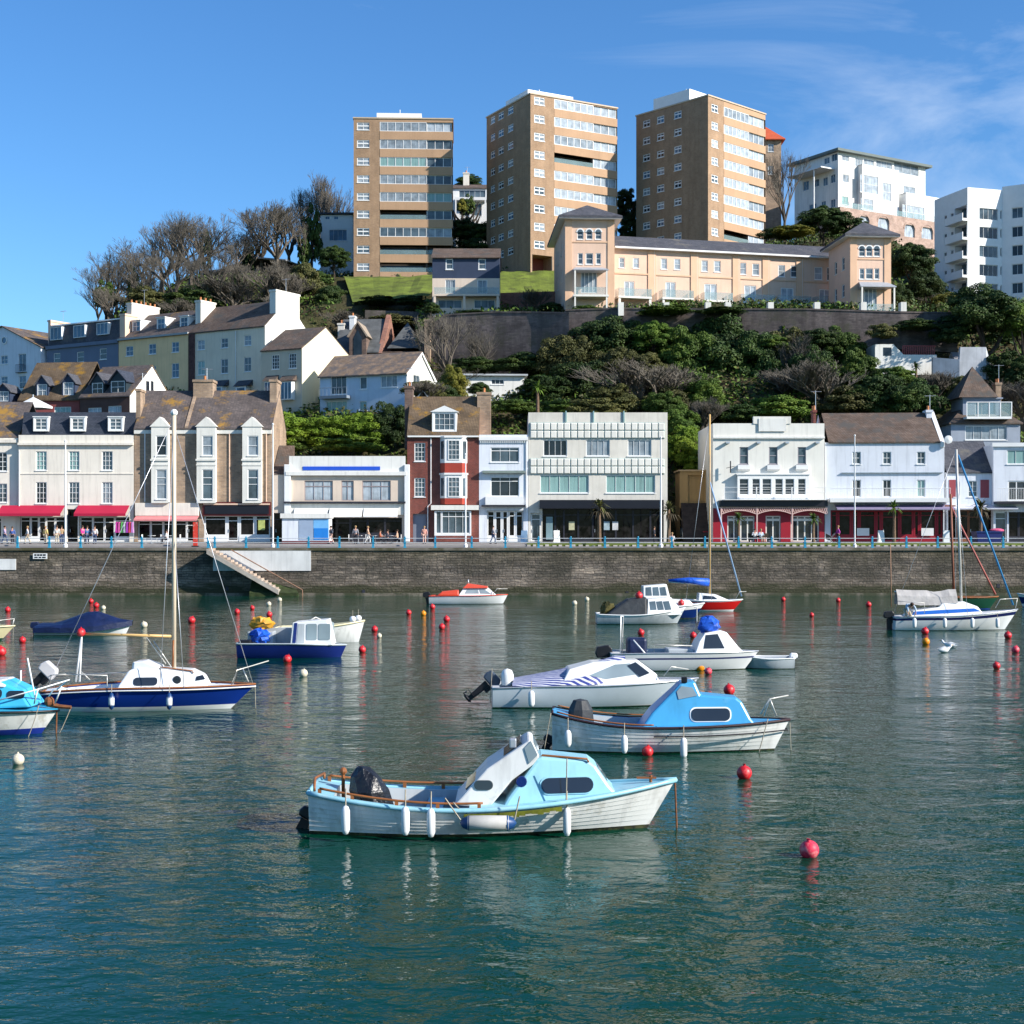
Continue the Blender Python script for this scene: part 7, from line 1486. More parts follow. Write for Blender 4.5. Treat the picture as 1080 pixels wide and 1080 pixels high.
b.outboard(-.05,.95,1.05,45,mat('white_red_cowling',(.6,.58,.58),.4,.1,1)); b.rope(269,724,270,757,0,sag=0); b.tubes('spinnaker_pole',[[b.pt(162,676,.3),b.pt(181,704,.3)],[b.pt(153,670,.3),b.pt(175,700,.3)]],.014,alu)
for px,lb in ((117.5,'left white fender on the royal blue sailing boat'),(178.5,'right white fender on the royal blue sailing boat')): fender(b,px,739.5,-1.2,lb,.42,.09,mat('fender_blue_end',(.01,.05,.16),.4,.1,1))
# ---- 16: right sailing boat
b=Boat('white sailing boat with navy stripe, grey boom cover and four fenders at the right',941,1073.5,665.5,2.3,name='sailing_boat',cat='sailing boat')
Ls=[b.at(944,651,-.8)[1],b.at(1000,650,-1.1)[1],b.at(1073,642.5)[1]]
b.hull(Ls,[('a',.02,0),('f',.72,1),('f',.90,2),('f',1,1)],[algae,hw,gloss('navy_stripe',(.01,.015,.08),.25)],tr=.72,bp=2.3,um=.4,sp=1.4,rake=.9); b.deck(.06,.35,.5,hw,hw,side=.25,camber=.1); b.gunwale(steel,.025,name='toe_rail')
pr=b.prof([(958,650),(962,644),(990,640.5),(994,636.5),(1018,634.5),(1033,640),(1040,646)],-.5); pr[0]=(pr[0][0],.7); pr[-1]=(pr[-1][0],.75); o=b.cab('coachroof',pr,.85,.3,.1,hw,bevel=.06); b.side('blue_window_band',b.prof([(962,648.5),(964,645),(992,643.5),(1030,642),(1037,645),(1000,647)],-.75),gloss('blue_band',(.01,.10,.42),.2),o,off=.02)
x,z=b.at(1014,636,0); zt=b.at(1008.5,474,0)[1]; xt=b.at(1008.5,474,0)[0]; b.tubes('mast',[[(x,0,z-.2),(xt,0,zt)]],.075,alu); xb,zb=b.at(945,623,0); xm_,zm_=b.at(1008,626,0)
m=MB(); rows=[]
for i in range(9):
    t=i/8; xx=xb+(xm_-xb)*t; zc=zb+(zm_-zb)*t+.12*(t>.85); lo=.75-.1*t; rows.append([(xx,y_*(.30),z_+rnd.uniform(-.04,.04)) for y_,z_ in ((-1.3,zc-lo),(-.9,zc-.25),(0,zc+.08),(.9,zc-.25),(1.3,zc-lo))])
for A_,B_ in zip(rows,rows[1:]):
    for k in range(4): m.poly([A_[k],B_[k],B_[k+1],A_[k+1]])
m.build('boom_cover',tarpg,b.root,True); b.tubes('boom',[[(xb-.1,0,zb-.05),(xm_,0,zm_-.1)]],.05,alu)
b.tubes('furled_genoa',[[(xt+.1,0,zt*.97),b.pt(1068.5,638,0)]],.055,mat('blue_sunstrip',(.03,.20,.42),.6,.2,1)); b.tubes('stay',[[(xt,0,zt),(.1,0,1.0)],[(xt,-.03,zt*.9),(x,-1.05,.9)],[(xt,.03,zt*.9),(x,1.05,.9)]],.012,steel)
b.tubes('pulpit',[[b.pt(1050,641,-.5),b.pt(1055,632,-.5),b.pt(1073,631,0),b.pt(1055,632,.5),b.pt(1050,641,.5)],[b.pt(1073,631,0),b.pt(1071,642,0)]],.02,alu); b.tubes('cockpit_rail',[[b.pt(944,648,-.8),b.pt(946,634,-.8),b.pt(975,636,-1.0),b.pt(975,647,-1.0)]],.018,alu)
b.tubes('bamboo_pole',[[b.pt(940,640,-.3),b.pt(939,574,-.3)]],.03,mat('bamboo',(.30,.17,.10),.7,.2,3)); b.outboard(-.1,.6,1.1,0); m=MB(); m.box(-.25,-.02,-.03,.03,-.3,.9); m.build('rudder',blk,b.root)
for i,px in enumerate((964.5,996.5,1025.5,1052)): fender(b,px,657,-1.28 if i<3 else -1.0,['white fender nearest the stern of the right navy striped sailing boat','second fender from the stern on the right navy striped sailing boat','third fender from the stern on the right navy striped sailing boat','white fender nearest the bow of the right navy striped sailing boat'][i],.55,.11)
bt16=b
# ---- 17 dark green ketch behind
b=Boat('dark green boat with red-brown mast and furled red jib behind the right yacht',982,1053,643,2.0,name='sailing_boat',cat='sailing boat'); Ls=[.9,.85,b.at(1053,629)[1]]
b.hull(Ls,[('a',.05,0),('f',.9,1),('f',1,2)],[antif,greenb,wood],tr=.6,bp=2.3,rake=.8); b.deck(.1,.4,.5,wood,wood); b.gunwale(wood,.04)
x,z=b.at(1006,630,0); xt,zt=b.at(1002.5,521,0); b.tubes('mast',[[(x,0,.8),(xt,0,zt)]],.085,mat('red_brown_mast',(.24,.09,.055),.6,.2,1)); b.tubes('furled_jib',[[(xt,0,zt*.9),b.pt(1050,627,0)]],.07,mat('faded_red_jib',(.42,.13,.11),.8,.3,1)); m=MB(); m.box(xt-.4,xt+.4,-.03,.03,zt-.9,zt-.8); m.build('spreader',wood,b.root)
# ---- 18 right edge
b=Boat('dark boat with a blue sheer line cut by the right edge beyond the yacht',1140,1073,641,2.0,name='motor_boat'); b.hull([.8,.75,b.at(1074,626)[1]],[('a',.05,0),('a',.25,2),('f',.7,1),('f',1,2)],[antif,navy,hw],tr=.84,bp=2.3,rake=.5); b.deck(.05,.4,.3,hw,hgrey); b.gunwale(hw,.05)
# ================================================================ BUOYS
bred=mat('buoy_red',(.58,.012,.02),.45,.3,2,spec=.5,col2=(.60,.09,.08),c2amt=.60,c2scale=1.3); bpink=mat('buoy_faded_pink',(.66,.03,.07),.5,.3,2,col2=(.68,.20,.20),c2amt=.56,c2scale=1.2); borg=mat('buoy_orange',(.75,.25,.01),.45,.15,3); bwht=mat('buoy_cream',(.62,.56,.42),.6,.3,4,col2=(.25,.18,.10),c2amt=.66,c2scale=5)
protos={}
def buoy(px,py,r,m_,label,group=None):
    """py = centre of the ball"""
    Yc=(CH)*F/(py+r*.75-HOR); rr=r*Yc/F
    key=m_.name
    if key not in protos:
        m=MB(); m.ball((0,0,0),1,12); o=m.build('buoy',m_,None,True); e=MB(); e.tube([(-.14,0,.9),(-.16,0,1.2),(.16,0,1.2),(.14,0,.9)],.07,5); e.ball((0,0,.95),.22,6); e.build('mooring_eye',m_,o); protos[key]=o
    else: o=copy_tree(protos[key])
    o.location=(PX(px,Yc),Yc,rr*.72); o.scale=(rr,rr,rr); o.rotation_euler=(rnd.uniform(-.3,.3),rnd.uniform(-.3,.3),rnd.uniform(0,6)); tag(o,label,'buoy',group or 'mooring buoys'); return o
BG='mooring buoys floating in the harbour'
for px,py,r,m_,lb in ((853.5,896,10.3,bpink,'largest pinkish-red buoy in the open foreground water, right of the nearest boat'),(785,815,8,bred,'red buoy floating below the bow of the bright blue cabin boat'),(683,792.5,6,bred,'red buoy touching the near side of the bright blue cabin boat'),(769,727.5,6,bred,'red buoy between the striped cover boat and the bright blue cabin roof'),
 (738,703,5.5,borg,'orange buoy against the side of the white pilot boat'),(747,708,4,bpink,'pink buoy beside the orange one at the white pilot boat'),(1051,702,4,bred,'nearest red buoy below the right navy striped sailing boat'),(975.5,665.5,4,bred,'red buoy touching the side of the right navy striped sailing boat'),(976.5,676.5,4,borg,'orange-yellow buoy in front of the right navy striped sailing boat'),(1063,670,4,bred,'red buoy just below the bow of the right navy striped sailing boat'),(1071,685,4,bpink,'faded pink buoy right of the nearest right-hand red buoy'),(916,637.5,3,bred,'red buoy left of the bamboo pole of the right yacht'),
 (826,632,2.5,bred,'tiny red buoy farthest out between the red yacht and the right yacht'),(856,648.5,2.5,bred,'small red buoy right of the grey dinghy, nearer than its neighbours'),(884,633,2.5,bred,'tiny red buoy close to the wall, between two other red buoys'),
 (8,643,3,bred,'red buoy near the left edge close to the harbour wall'),(23.6,675,3.6,bred,'red buoy right of the cream boat bow'),(1,687,5.5,bred,'red buoy cut by the left edge'),(96,634,2.6,bred,'farther of two red buoys above the navy covered boat'),(101.5,638.5,3,bred,'nearer of two red buoys above the navy covered boat'),(109,641,2.5,bwht,'small white buoy above the navy covered boat'),(152,659,3.6,bwht,'cream buoy right of the navy covered boat'),(202,654,4,bred,'red buoy alone right of the tall bare mast'),(250,645,3,bred,'red buoy left of the foot of the landing steps'),(266,641,2.5,bred,'red buoy just below the foot of the landing steps'),(283.5,637,2.6,bwht,'white buoy in front of the foot of the landing steps'),(284,648,3.2,bred,'red buoy above the yellow tarpaulin of the work boat'),(295,632.5,2.4,bwht,'farthest cream buoy right beside the landing steps'),
 (19,801,6.5,bwht,'large cream buoy in the foreground at the left edge'),(303,695,4.6,bred,'red buoy touching the side of the navy work boat'),(320,710,4.6,bwht,'cream buoy in front of the navy work boat'),(382,685,4,bred,'red buoy below the high white bow beside the work boat'),(395,663.5,3.5,bred,'red buoy right of the high white bow'),(400,670.5,2.7,bwht,'small white buoy right of the high white bow'),
 (431,646,3,bred,'red buoy left of the orange-roofed cabin boat'),(446.5,647,3,borg,'small orange buoy below the orange-roofed cabin boat'),(456,640,3,bred,'red buoy at the stern of the orange-roofed cabin boat'),(471,653,3.5,bred,'farther one of the red pair below the orange-roofed cabin boat'),(466,661,3.5,bred,'nearer one of the red pair below the orange-roofed cabin boat'),(606,636,2.7,bwht,'left of two cream buoys beside the wall and grey fishing boat'),(619,632,2.5,bwht,'right of two cream buoys beside the wall and grey fishing boat'),(676,667,3.6,bred,'red buoy above the arch rail of the white pilot boat'),(731,670,3.6,bred,'red buoy behind the blue bundle')):
    buoy(px,py,r,m_,lb,BG)
# balls carried on boats: deck fenders
for px,py,Y_,r,lb in ((674,628,CH*F/(659-HOR)+.6,.22,'red ball fender on the cabin corner of the dark covered fishing boat'),(718.5,636,CH*F/(653-HOR)+.3,.2,'red ball fender on the deck of the navy wheelhouse boat'),(85.5,667,CH*F/(752-HOR)+1,.13,'red ball at the outer end of the wooden boom')):
    m=MB(); m.ball((0,0,0),r,10); o=m.build('ball_fender',bred,None,True); o.location=(PX(px,Y_),Y_,PZ(py,Y_)); tag(o,lb,'fender')
    m=MB(); m.tube([(0,0,r*.9),(0,0,r*1.25)],r*.15,5); m.build('fender_eye',bred,o)
# gulls on the water
def gull(px,py,rot,label,sc=1.0,z=None,Y=None):
    Y=Y or CH*F/(py+2-HOR); t=empty('gull',(PX(px,Y),Y,.03 if z is None else z),rot,label,'gull','gulls resting in the harbour'); t.scale=(sc,)*3
    m=MB(); m.lathe([(.001,-.22),(.06,-.16),(.10,-.02),(.09,.08),(.05,.15),(.035,.18)],(0,0,.06),10,0,'x'); m.lathe([(.035,.17),(.05,.2),(.05,.24),(.001,.27)],(0,0,.06),8,0,'x'); m.v=[(x,y,z_+max(0,x-.12)*1.0) for x,y,z_ in m.v]; bd=m.build('body',hw,t,True)
    m=MB(); m.prism([(-.26,-.03,.1),(.08,-.1,.1),(.06,-.07,.15)],[(-.26,.03,.1),(.08,.1,.1),(.06,.07,.15)]); m.build('wings',mat('gull_grey',(.35,.38,.4),.8,.1,1),t); m=MB(); m.lathe([(.018,.26),(.001,.33)],(0,0,.19),6,0,'x'); m.build('beak',tarpy,t)
gull(996,686,R(20),'nearer of two gulls floating in front of the right yacht',1.5); gull(1002,681,R(150),'farther of two gulls floating in front of the right yacht',1.5)
# ================================================================ VEGETATION
lf_dark=leafmat('foliage_dark_evergreen',(.012,.026,.006),(.028,.056,.010),(.080,.11,.018),.6)
lf_mid=leafmat('foliage_mid_green',(.028,.055,.008),(.065,.115,.014),(.13,.175,.022),.6)
lf_bright=leafmat('foliage_bright_ivy',(.06,.12,.008),(.13,.21,.014),(.22,.28,.02),.6)
lf_olive=leafmat('foliage_olive_brown',(.035,.040,.012),(.075,.078,.022),(.13,.12,.035),.7)
lf_brown=leafmat('bramble_brown',(.030,.024,.013),(.060,.047,.025),(.10,.078,.045),.5)
lf_yel=leafmat('foliage_yellow_green',(.07,.08,.01),(.13,.13,.015),(.20,.17,.02),.5)
bark=mat('winter_bark',(.12,.10,.078),.9,.35,3,bump=.3); barkd=mat('dark_bark',(.05,.038,.028),.9,.35,3); twig=mat('fine_twigs',(.125,.11,.088),.9,.35,1)
rs=np.random.RandomState(5)
def quads_mesh(name,cen,size,normal_bias=None,elong=1.6):
    n=len(cen); d=rs.normal(size=(n,3)); d/=np.linalg.norm(d,axis=1)[:,None]
    if normal_bias is not None: d=d*.75+normal_bias; d/=np.linalg.norm(d,axis=1)[:,None]
    r=rs.normal(size=(n,3)); u=np.cross(d,r); u/=np.linalg.norm(u,axis=1)[:,None]; v=np.cross(d,u)
    s=(size*rs.uniform(.6,1.3,n))[:,None]; u=u*s*elong*.5; v=v*s*.5
    P=np.stack([cen-u,cen+v*.9-u*.1,cen+u,cen-v*.9+u*.1],1).reshape(-1,3)
    me=bpy.data.meshes.new(name); me.vertices.add(4*n); me.vertices.foreach_set('co',P.ravel()); me.loops.add(4*n); me.loops.foreach_set('vertex_index',np.arange(4*n)); me.polygons.add(n); me.polygons.foreach_set('loop_start',np.arange(n)*4); me.polygons.foreach_set('loop_total',np.full(n,4)); me.update(calc_edges=True); me.validate(); return me
def crown_mesh(name,nc=46,nl=150,size=.075,flat=1.0,seed=1,rmin=.20,rmax=.36,low=-.75):
    rs.seed(seed); C_=[];Nn=[]
    for k in range(nc):
        th=rs.uniform(0,2*math.pi); zz=rs.uniform(low,1); rr=math.sqrt(max(0,1-zz*zz)); q=rs.uniform(.45,.86); c=np.array([rr*math.cos(th)*q,rr*math.sin(th)*q,zz*q*flat]); r=rs.uniform(rmin,rmax)
        d=rs.normal(size=(nl,3)); d/=np.linalg.norm(d,axis=1)[:,None]; d[:,2]=np.where(d[:,2]<-.35,-d[:,2],d[:,2]); C_.append(c+d*r*rs.uniform(.72,1.12,(nl,1))*np.array([1,1,.8])); Nn.append(d)
    C_=np.concatenate(C_); Nn=np.concatenate(Nn); return quads_mesh(name,C_,size,Nn)
CR=[crown_mesh('crown',80,420,.040,seed=k,rmin=.10,rmax=.30) for k in (1,2,3,4,5)]; CRS=crown_mesh('crown',44,420,.055,seed=9,rmin=.18,rmax=.42); CRC=crown_mesh('crown',60,130,.075,seed=11,rmin=.14,rmax=.24)
for me in CR+[CRS,CRC]: me.materials.append(lf_dark)
def trunk_mesh(h,r,seed=0,m_=None):
    rr=random.Random(seed); m=MB(); pts=[(0,0,0)]; x=y=0
    for i in range(1,5): x+=rr.uniform(-.12,.12)*h*.3; y+=rr.uniform(-.1,.1)*h*.3; pts.append((x,y,h*i/4))
    m.tube(pts,[r*1.3,r,r*.8,r*.65,r*.4],7)
    for k in range(5):
        b_=Vector(pts[2+k%2]); a=rr.uniform(0,6.28); m.tube([b_,b_+Vector((math.cos(a),math.sin(a),1.0))*h*.22,b_+Vector((math.cos(a)*1.6,math.sin(a)*1.6,2.2))*h*.22],[r*.5,r*.35,r*.12],5)
    return m
TR=trunk_mesh(1,.06,1).build('trunk',barkd); TRm=TR.data; bpy.data.objects.remove(TR)
def tree(px,yt,yb,wpx,Y,lm,label,mesh=None,name='evergreen_tree',cat='tree',group='evergreen trees and shrubs on the hillside',depth=None,trunk=True):
    """crown between pixel rows yt and yb at distance Y"""
    if lm is lf_brown: return bare(px,yt-2,wpx*.95,Y,label,BB[int(px)%2],name=name,cat=cat,group=group,yb=yb+6)
    g=ground(px,Y); zt=PZ(yt,Y); zb=PZ(yb,Y); rz=(zt-zb)/2; rx=wpx*Y/F/2; zc=(zt+zb)/2
    t=empty(name,(PX(px,Y),Y,min(g,zc)),rnd.uniform(0,6.28) if mesh is None else rnd.uniform(-.5,.5),label,cat,group)
    c=bpy.data.objects.new('crown',mesh or rnd.choice(CR)); C.objects.link(c); c.parent=t; c.location=(0,0,zc-min(g,zc)); c.scale=(rx*1.05,(depth or rx)*1.05,rz*1.08); c.material_slots[0].link='OBJECT'; c.material_slots[0].material=lm
    if trunk:
        k=bpy.data.objects.new('trunk',TRm); C.objects.link(k); k.parent=t; h=max(.6,zc-min(g,zc)+rz*.05); k.scale=(h*.8,h*.8,h*.85)
    return t
# --- bare trees
def bare_mesh(seed,levels=7,spread=.5,up=.22,L0=.24,kids=(2,3)):
    rr=random.Random(seed); m=MB()
    def br(p,d,l,r,k):
        q=p+d*l*.5+Vector((rr.uniform(-1,1),rr.uniform(-1,1),rr.uniform(-.5,1)))*l*.09; e=q+(d+Vector((rr.uniform(-1,1),rr.uniform(-1,1),rr.uniform(0,1)))*.15).normalized()*l*.5
        m.tube([p,q,e],[r,r*.82,r*.66],5 if k<3 else 3,0 if k<4 else 1,caps=False)
        if k>=levels: return
        n=rr.choice(kids) if k>0 else 6
        for i in range(n):
            a=rr.uniform(0,6.28); s=spread*rr.uniform(.6,1.35)*(1.5 if k==0 else 1); ax=d.cross(Vector((math.cos(a),math.sin(a),.3))).normalized(); nd=(d*math.cos(s)+ax*math.sin(s)+Vector((0,0,up))).normalized()
            st=e if (i<2 or k<1) else q; br(st,nd,l*rr.uniform(.66,.86),max(r*.6,.0008),k+1)
    br(Vector((0,0,0)),Vector((0,0,1)),L0,.017,0)
    o=m.build('limbs',[bark,twig]); me=o.data; bpy.data.objects.remove(o)
    zs=[v[2] for v in m.v]; xs=[abs(v[0]) for v in m.v]; me['h']=max(zs); me['w']=sorted(xs)[int(len(xs)*.985)]; return me
BT=[bare_mesh(s,7,.45,.27,.15,(2,3,3,2)) for s in (3,8,21,34)]; BB=[bare_mesh(s,6,.42,.32,.12,(3,3,4)) for s in (5,6)]
def bare(px,yt,wpx,Y,label,mesh=None,name='bare_tree',cat='tree',group='leafless winter trees on the ridge',yb=None,ivy=None):
    g=ground(px,Y)-.2 if yb is None else PZ(yb,Y); me=mesh or rnd.choice(BT); H=PZ(yt,Y)-g; t=empty(name,(PX(px,Y),Y,g),rnd.uniform(0,6.28),label,cat,group)
    c=bpy.data.objects.new('limbs',me); C.objects.link(c); c.parent=t; s=H/me['h']; w=wpx*1.18*Y/F/2/me['w']; c.scale=(w,w,s)
    if ivy:
        k=bpy.data.objects.new('ivy',CRC); C.objects.link(k); k.parent=t; k.location=(0,0,H*.38); k.scale=(ivy*.5,ivy*.5,H*.42); k.material_slots[0].link='OBJECT'; k.material_slots[0].material=lf_dark
    return t
ridge=[(104,296,36,222),(112,268,46,214),(122,262,58,226),(141,262,56,216),(157,256,56,230),(172,236,62,222),(188,226,66,232),(203,222,70,218),(217,226,62,230),(231,252,56,212),(247,248,56,226),(262,240,50,234),(276,216,58,238),(290,206,64,230),(305,214,54,240),(320,226,34,236),(340,182,56,262),(328,196,40,246),(353,192,40,255),(182,262,50,206),(215,268,50,205),(250,276,46,208),(285,272,44,214),(310,278,40,218),(150,286,44,206),(120,300,40,204)]
pos=['far left end of the ridge','second in from the left end of the ridge']
for i,(px,yt,w_,Y) in enumerate(ridge):
    rr_=['leafless tree at the low left end of the ridge against the sky','leafless grey-brown tree near the left end of the ridge','leafless tree above the grey mansard house','leafless tree with upright limbs above the mansard and yellow houses','leafless tree at the dip left of the tallest ridge trees','tall leafless tree at the left shoulder of the main ridge clump','tallest broad leafless tree of the main ridge clump','round-topped leafless tree above the cream gabled house roof','leafless tree just right of the tallest ridge tree','leafless tree standing over the left end of the pavilion roof','leafless tree behind the middle of the pavilion','slim leafless tree above the pavilion roof','leafless tree left of the big round ridge tree','big round leafless tree above the right end of the pavilion','leafless tree right of the big round ridge tree','small leafless tree between the round ridge tree and the ivy column','high leafless tree left of the left tower block','thin leafless tree beside the ivy column','leafless tree directly behind the small white hilltop house','leafless tree low in front, above the yellow house chimney','leafless tree low in front, above the cream house roof','leafless tree in front of the pavilion left half','pale-stemmed leafless tree in front of the pavilion','leafless tree in front of the pavilion right end','low leafless tree above the yellow house dormers','low leafless tree behind the grey mansard house'][i]
    bare(px,yt,w_,Y,rr_,ivy=(2.2 if i in (3,8,11,15,21,24) else None))
tree(329,215,292,22,238,lf_dark,'tall ivy-clad column of a tree left of the small white hilltop house',CRC)
tree(112,296,332,26,208,lf_mid,'green ivy-covered shrub at the left end of the ridge trees',CRC)
for i,(px,yt,yb,w_,Y,lm) in enumerate(((150,300,335,50,205,lf_olive),(200,300,335,60,204,lf_dark),(250,292,332,60,205,lf_brown),(290,285,330,50,208,lf_brown),(320,275,320,40,214,lf_olive),(345,300,335,34,210,lf_dark),(190,318,345,40,200,lf_brown),(300,310,340,40,202,lf_brown),(335,285,305,30,224,lf_dark))):
    tree(px,yt,yb,w_,Y,lm,['olive scrub bush behind the yellow house dormers','dark scrub bush under the tallest ridge trees','brown scrub under the pavilion left end','brown scrub under the pavilion right end','olive scrub bush left of the left lawn','dark bush at the lower left corner of the left lawn','low brown scrub behind the cream house ridge','low brown scrub right of the cream house chimney','dark bush beside the path by the left tower'][i],CRS,name='scrub_bush',cat='bush')
tree(352,259,288,36,231,lf_dark,'round clipped evergreen on a bare stem beside the left tower block'); tree(352,300,325,30,215,lf_dark,'low dark evergreen at the left edge of the left lawn',CRS)
tree(398,311,324,44,203,lf_dark,'low shadowed shrubs along the bottom of the left lawn',CRS,name='shrub',cat='bush',trunk=False); tree(432,311,325,34,202,lf_dark,'dark shrub between the left lawn and the navy clad house',CRS,name='shrub',cat='bush',trunk=False)
tree(495,184,202,30,285,lf_dark,'dark conifer tops behind the veranda house',trunk=False); tree(493,205,232,18,262,lf_dark,'dark conical conifer in front of the veranda house',CRC); tree(487,208,228,12,261,lf_yel,'yellow-green shrub in front of the veranda house',CRS)
for i,(px,yt,yb,w_,Y) in enumerate(((490,228,262,40,246),(512,232,262,34,244),(500,250,280,50,240))): tree(px,yt,yb,w_,Y,lf_dark,['dark hedge mass left of centre between two towers','dark hedge mass against the middle tower block','dark low planting below the hedge between two towers'][i],CRS,name='hedge',cat='hedge')
for i,(px,yt,yb,w_,Y) in enumerate(((660,198,240,28,245),(664,225,262,26,240))): tree(px,yt,yb,w_,Y,lf_dark,['tall dark tree between the middle and right towers','shaded tree base between the middle and right towers'][i])
# hillside evergreens (centre)
H=[(768,334,430,96,178,lf_dark,0,'biggest dark evergreen below the middle of the peach terrace'),(728,345,420,60,176,lf_mid,0,'mid green evergreen left of the biggest hillside tree'),(800,352,436,66,175,lf_dark,0,'dark evergreen right of the biggest hillside tree'),(640,333,400,84,179,lf_dark,0,'broad dark evergreen touching the stone wall at its left end'),(600,352,415,70,176,lf_olive,0,'olive-green evergreen in front of the tall dark retaining wall'),(612,380,436,80,170,lf_dark,0,'lower dark evergreen above the art deco block'),(655,365,420,60,172,lf_olive,0,'olive-green evergreen left of the bare brown bush'),(690,338,378,50,177,lf_mid,0,'mid green ivy tree in the hollow between the two dark evergreen masses'),(683,372,405,40,173,lf_olive,0,'olive shrub in the hollow between the evergreens'),(575,395,432,60,168,lf_dark,0,'dark evergreen right of the low white outbuilding'),
 (590,420,445,56,160,lf_mid,1,'green hedge end above the art deco block left corner'),(560,425,440,40,163,lf_dark,1,'dark clipped hedge beside the grey pole'),(630,418,448,60,158,lf_olive,1,'olive scrub above the art deco parapet'),(700,405,445,60,162,lf_olive,1,'olive scrub beside the bare brown bush'),(715,428,470,50,156,lf_mid,0,'mid green shrub above the gap'),(722,448,502,48,151,lf_bright,0,'bright sunlit ivy mound in the gap beside the art deco block'),(735,470,505,36,150,lf_bright,1,'bright low ivy against the white restaurant side'),(745,425,450,40,158,lf_brown,1,'brown bramble left of the white restaurant roof'),(830,346,400,60,176,lf_olive,0,'olive ivy-hung tree below the stone wall'),(858,365,432,60,170,lf_dark,0,'dark ivy tree above the white restaurant roof'),(885,345,400,56,175,lf_mid,0,'mid green tree below the right corner tower'),(905,372,420,50,170,lf_mid,0,'mid green tree beside the whitewashed building'),(888,405,446,70,162,lf_olive,1,'olive winter scrub above the brown-roofed house'),(925,395,446,70,162,lf_dark,0,'dark shrub mass below the whitewashed building'),(965,400,448,64,160,lf_dark,0,'dark shrub mass left of the turret house'),(945,385,410,40,166,lf_mid,1,'mid green shrub at the foot of the whitewashed building'),(820,415,448,70,160,lf_mid,1,'mid green scrub behind the white restaurant parapet'),(780,425,450,60,160,lf_dark,1,'dark low scrub behind the white restaurant parapet'),(990,392,425,36,166,lf_brown,1,'brown bush between pale garden wall and turret house'),(1012,395,425,30,168,lf_olive,1,'olive shrub over the pale garden wall'),(1065,370,420,60,170,lf_dark,0,'dark trees right of the slate outbuilding'),(1080,400,450,60,165,lf_brown,1,'brown scrub right of the turret house roof'),(1050,345,372,60,186,lf_dark,1,'dark planting below the right end of the stone wall'),
 (1037,301,368,90,173.5,lf_dark,0,'large round dark evergreen in front of the white apartments'),(1080,318,362,56,173,lf_mid,0,'mid green tree cut by the right edge'),(962,256,300,52,203,lf_dark,0,'ivy bank beside the right corner tower'),(975,285,330,50,200,lf_dark,0,'lower ivy bank right of the right corner tower'),(950,300,335,30,198,lf_dark,0,'dark shrub against the right corner tower'),(998,308,335,34,195,lf_yel,0,'yellow-green spiky shrub left of the big round evergreen'),(868,218,254,60,228,lf_dark,0,'dark evergreen in front of the white hotel'),(838,236,252,40,222,lf_yel,1,'yellow-green bush beside the right tower foot'),(900,228,250,30,228,lf_dark,0,'small dark evergreen under the brick arches'),(820,238,256,40,226,lf_dark,1,'dark low planting at the foot of the right tower'),
 (305,436,478,60,148.5,lf_bright,0,'bright left end of the green hedge above the cafe'),(345,438,478,60,148.5,lf_bright,0,'sunlit middle of the green hedge above the cafe'),(383,434,476,54,148.5,lf_bright,0,'green hedge part above the right end of the cafe'),(412,424,478,46,148.5,lf_dark,0,'dark right end of the hedge beside the red brick house'),(365,455,482,80,147.5,lf_mid,1,'green lower hedge just behind the cafe parapet'),(300,455,482,50,147.5,lf_mid,1,'lower left hedge just behind the cafe parapet'),
 (245,414,424,22,160,lf_mid,1,'small green shrub in front of the cream gabled house'),(272,412,424,28,160,lf_brown,1,'small brown shrub in front of the grey-green cottage'),(190,414,424,18,160,lf_mid,1,'small green shrub beside the white gable end'),(447,400,425,44,152,lf_olive,1,'pale bare-looking shrub by the white gable of the low house'),(478,385,430,34,156,lf_yel,0,'yellow-green feathery tree above the red brick house chimney'),(505,402,420,26,160,lf_dark,1,'dark ball shrub in front of the low white outbuilding'),(540,420,440,50,158,lf_mid,1,'green garden hedge behind the narrow white house'),(470,405,430,30,154,lf_dark,1,'dark shrub left of the tall chimney'),(455,318,334,20,190,lf_dark,1,'shrub under the navy clad house left corner'),(500,326,336,36,187,lf_dark,1,'dark shrub on top of the tall retaining wall'),(565,308,330,40,196,lf_brown,1,'bare brown hedge between navy house and left corner tower'),(580,318,332,30,190,lf_dark,1,'dark shrub at the foot of the left corner tower'),(620,321,333,30,184.5,lf_mid,1,'clipped hedge below the left corner tower porch'),
 (360,330,352,40,198,lf_brown,1,'brown scrub behind the stone chapel'),(410,330,350,60,197,lf_olive,1,'olive scrub under the lawn behind the stone chapel'),(470,388,415,60,170,lf_brown,1,'brown scrub left of the low white outbuilding'),(500,375,398,60,178,lf_dark,1,'dark ivy at the foot of the tall retaining wall'),(550,370,398,60,178,lf_dark,1,'dark ivy against the tall retaining wall right part'),(830,390,420,50,168,lf_brown,1,'brown undergrowth below the olive ivy-hung tree'),(742,395,446,50,164,lf_mid,0,'irregular mid green growth filling the slope above the gap'),(645,405,446,60,160,lf_olive,0,'olive growth left of the big brown twiggy bush'),(700,412,450,46,158,lf_mid,0,'green growth right of the big brown twiggy bush'),(760,420,446,44,166,lf_mid,1,'mid green shrub under the biggest evergreen')]
for px,yt,yb,w_,Y,lm,kind,lb in H: tree(px,yt,yb,w_,Y,lm,lb,CRS if kind else None,name='shrub' if kind else 'evergreen_tree',cat='shrub' if kind else 'tree',trunk=not kind and Y!=148.5)
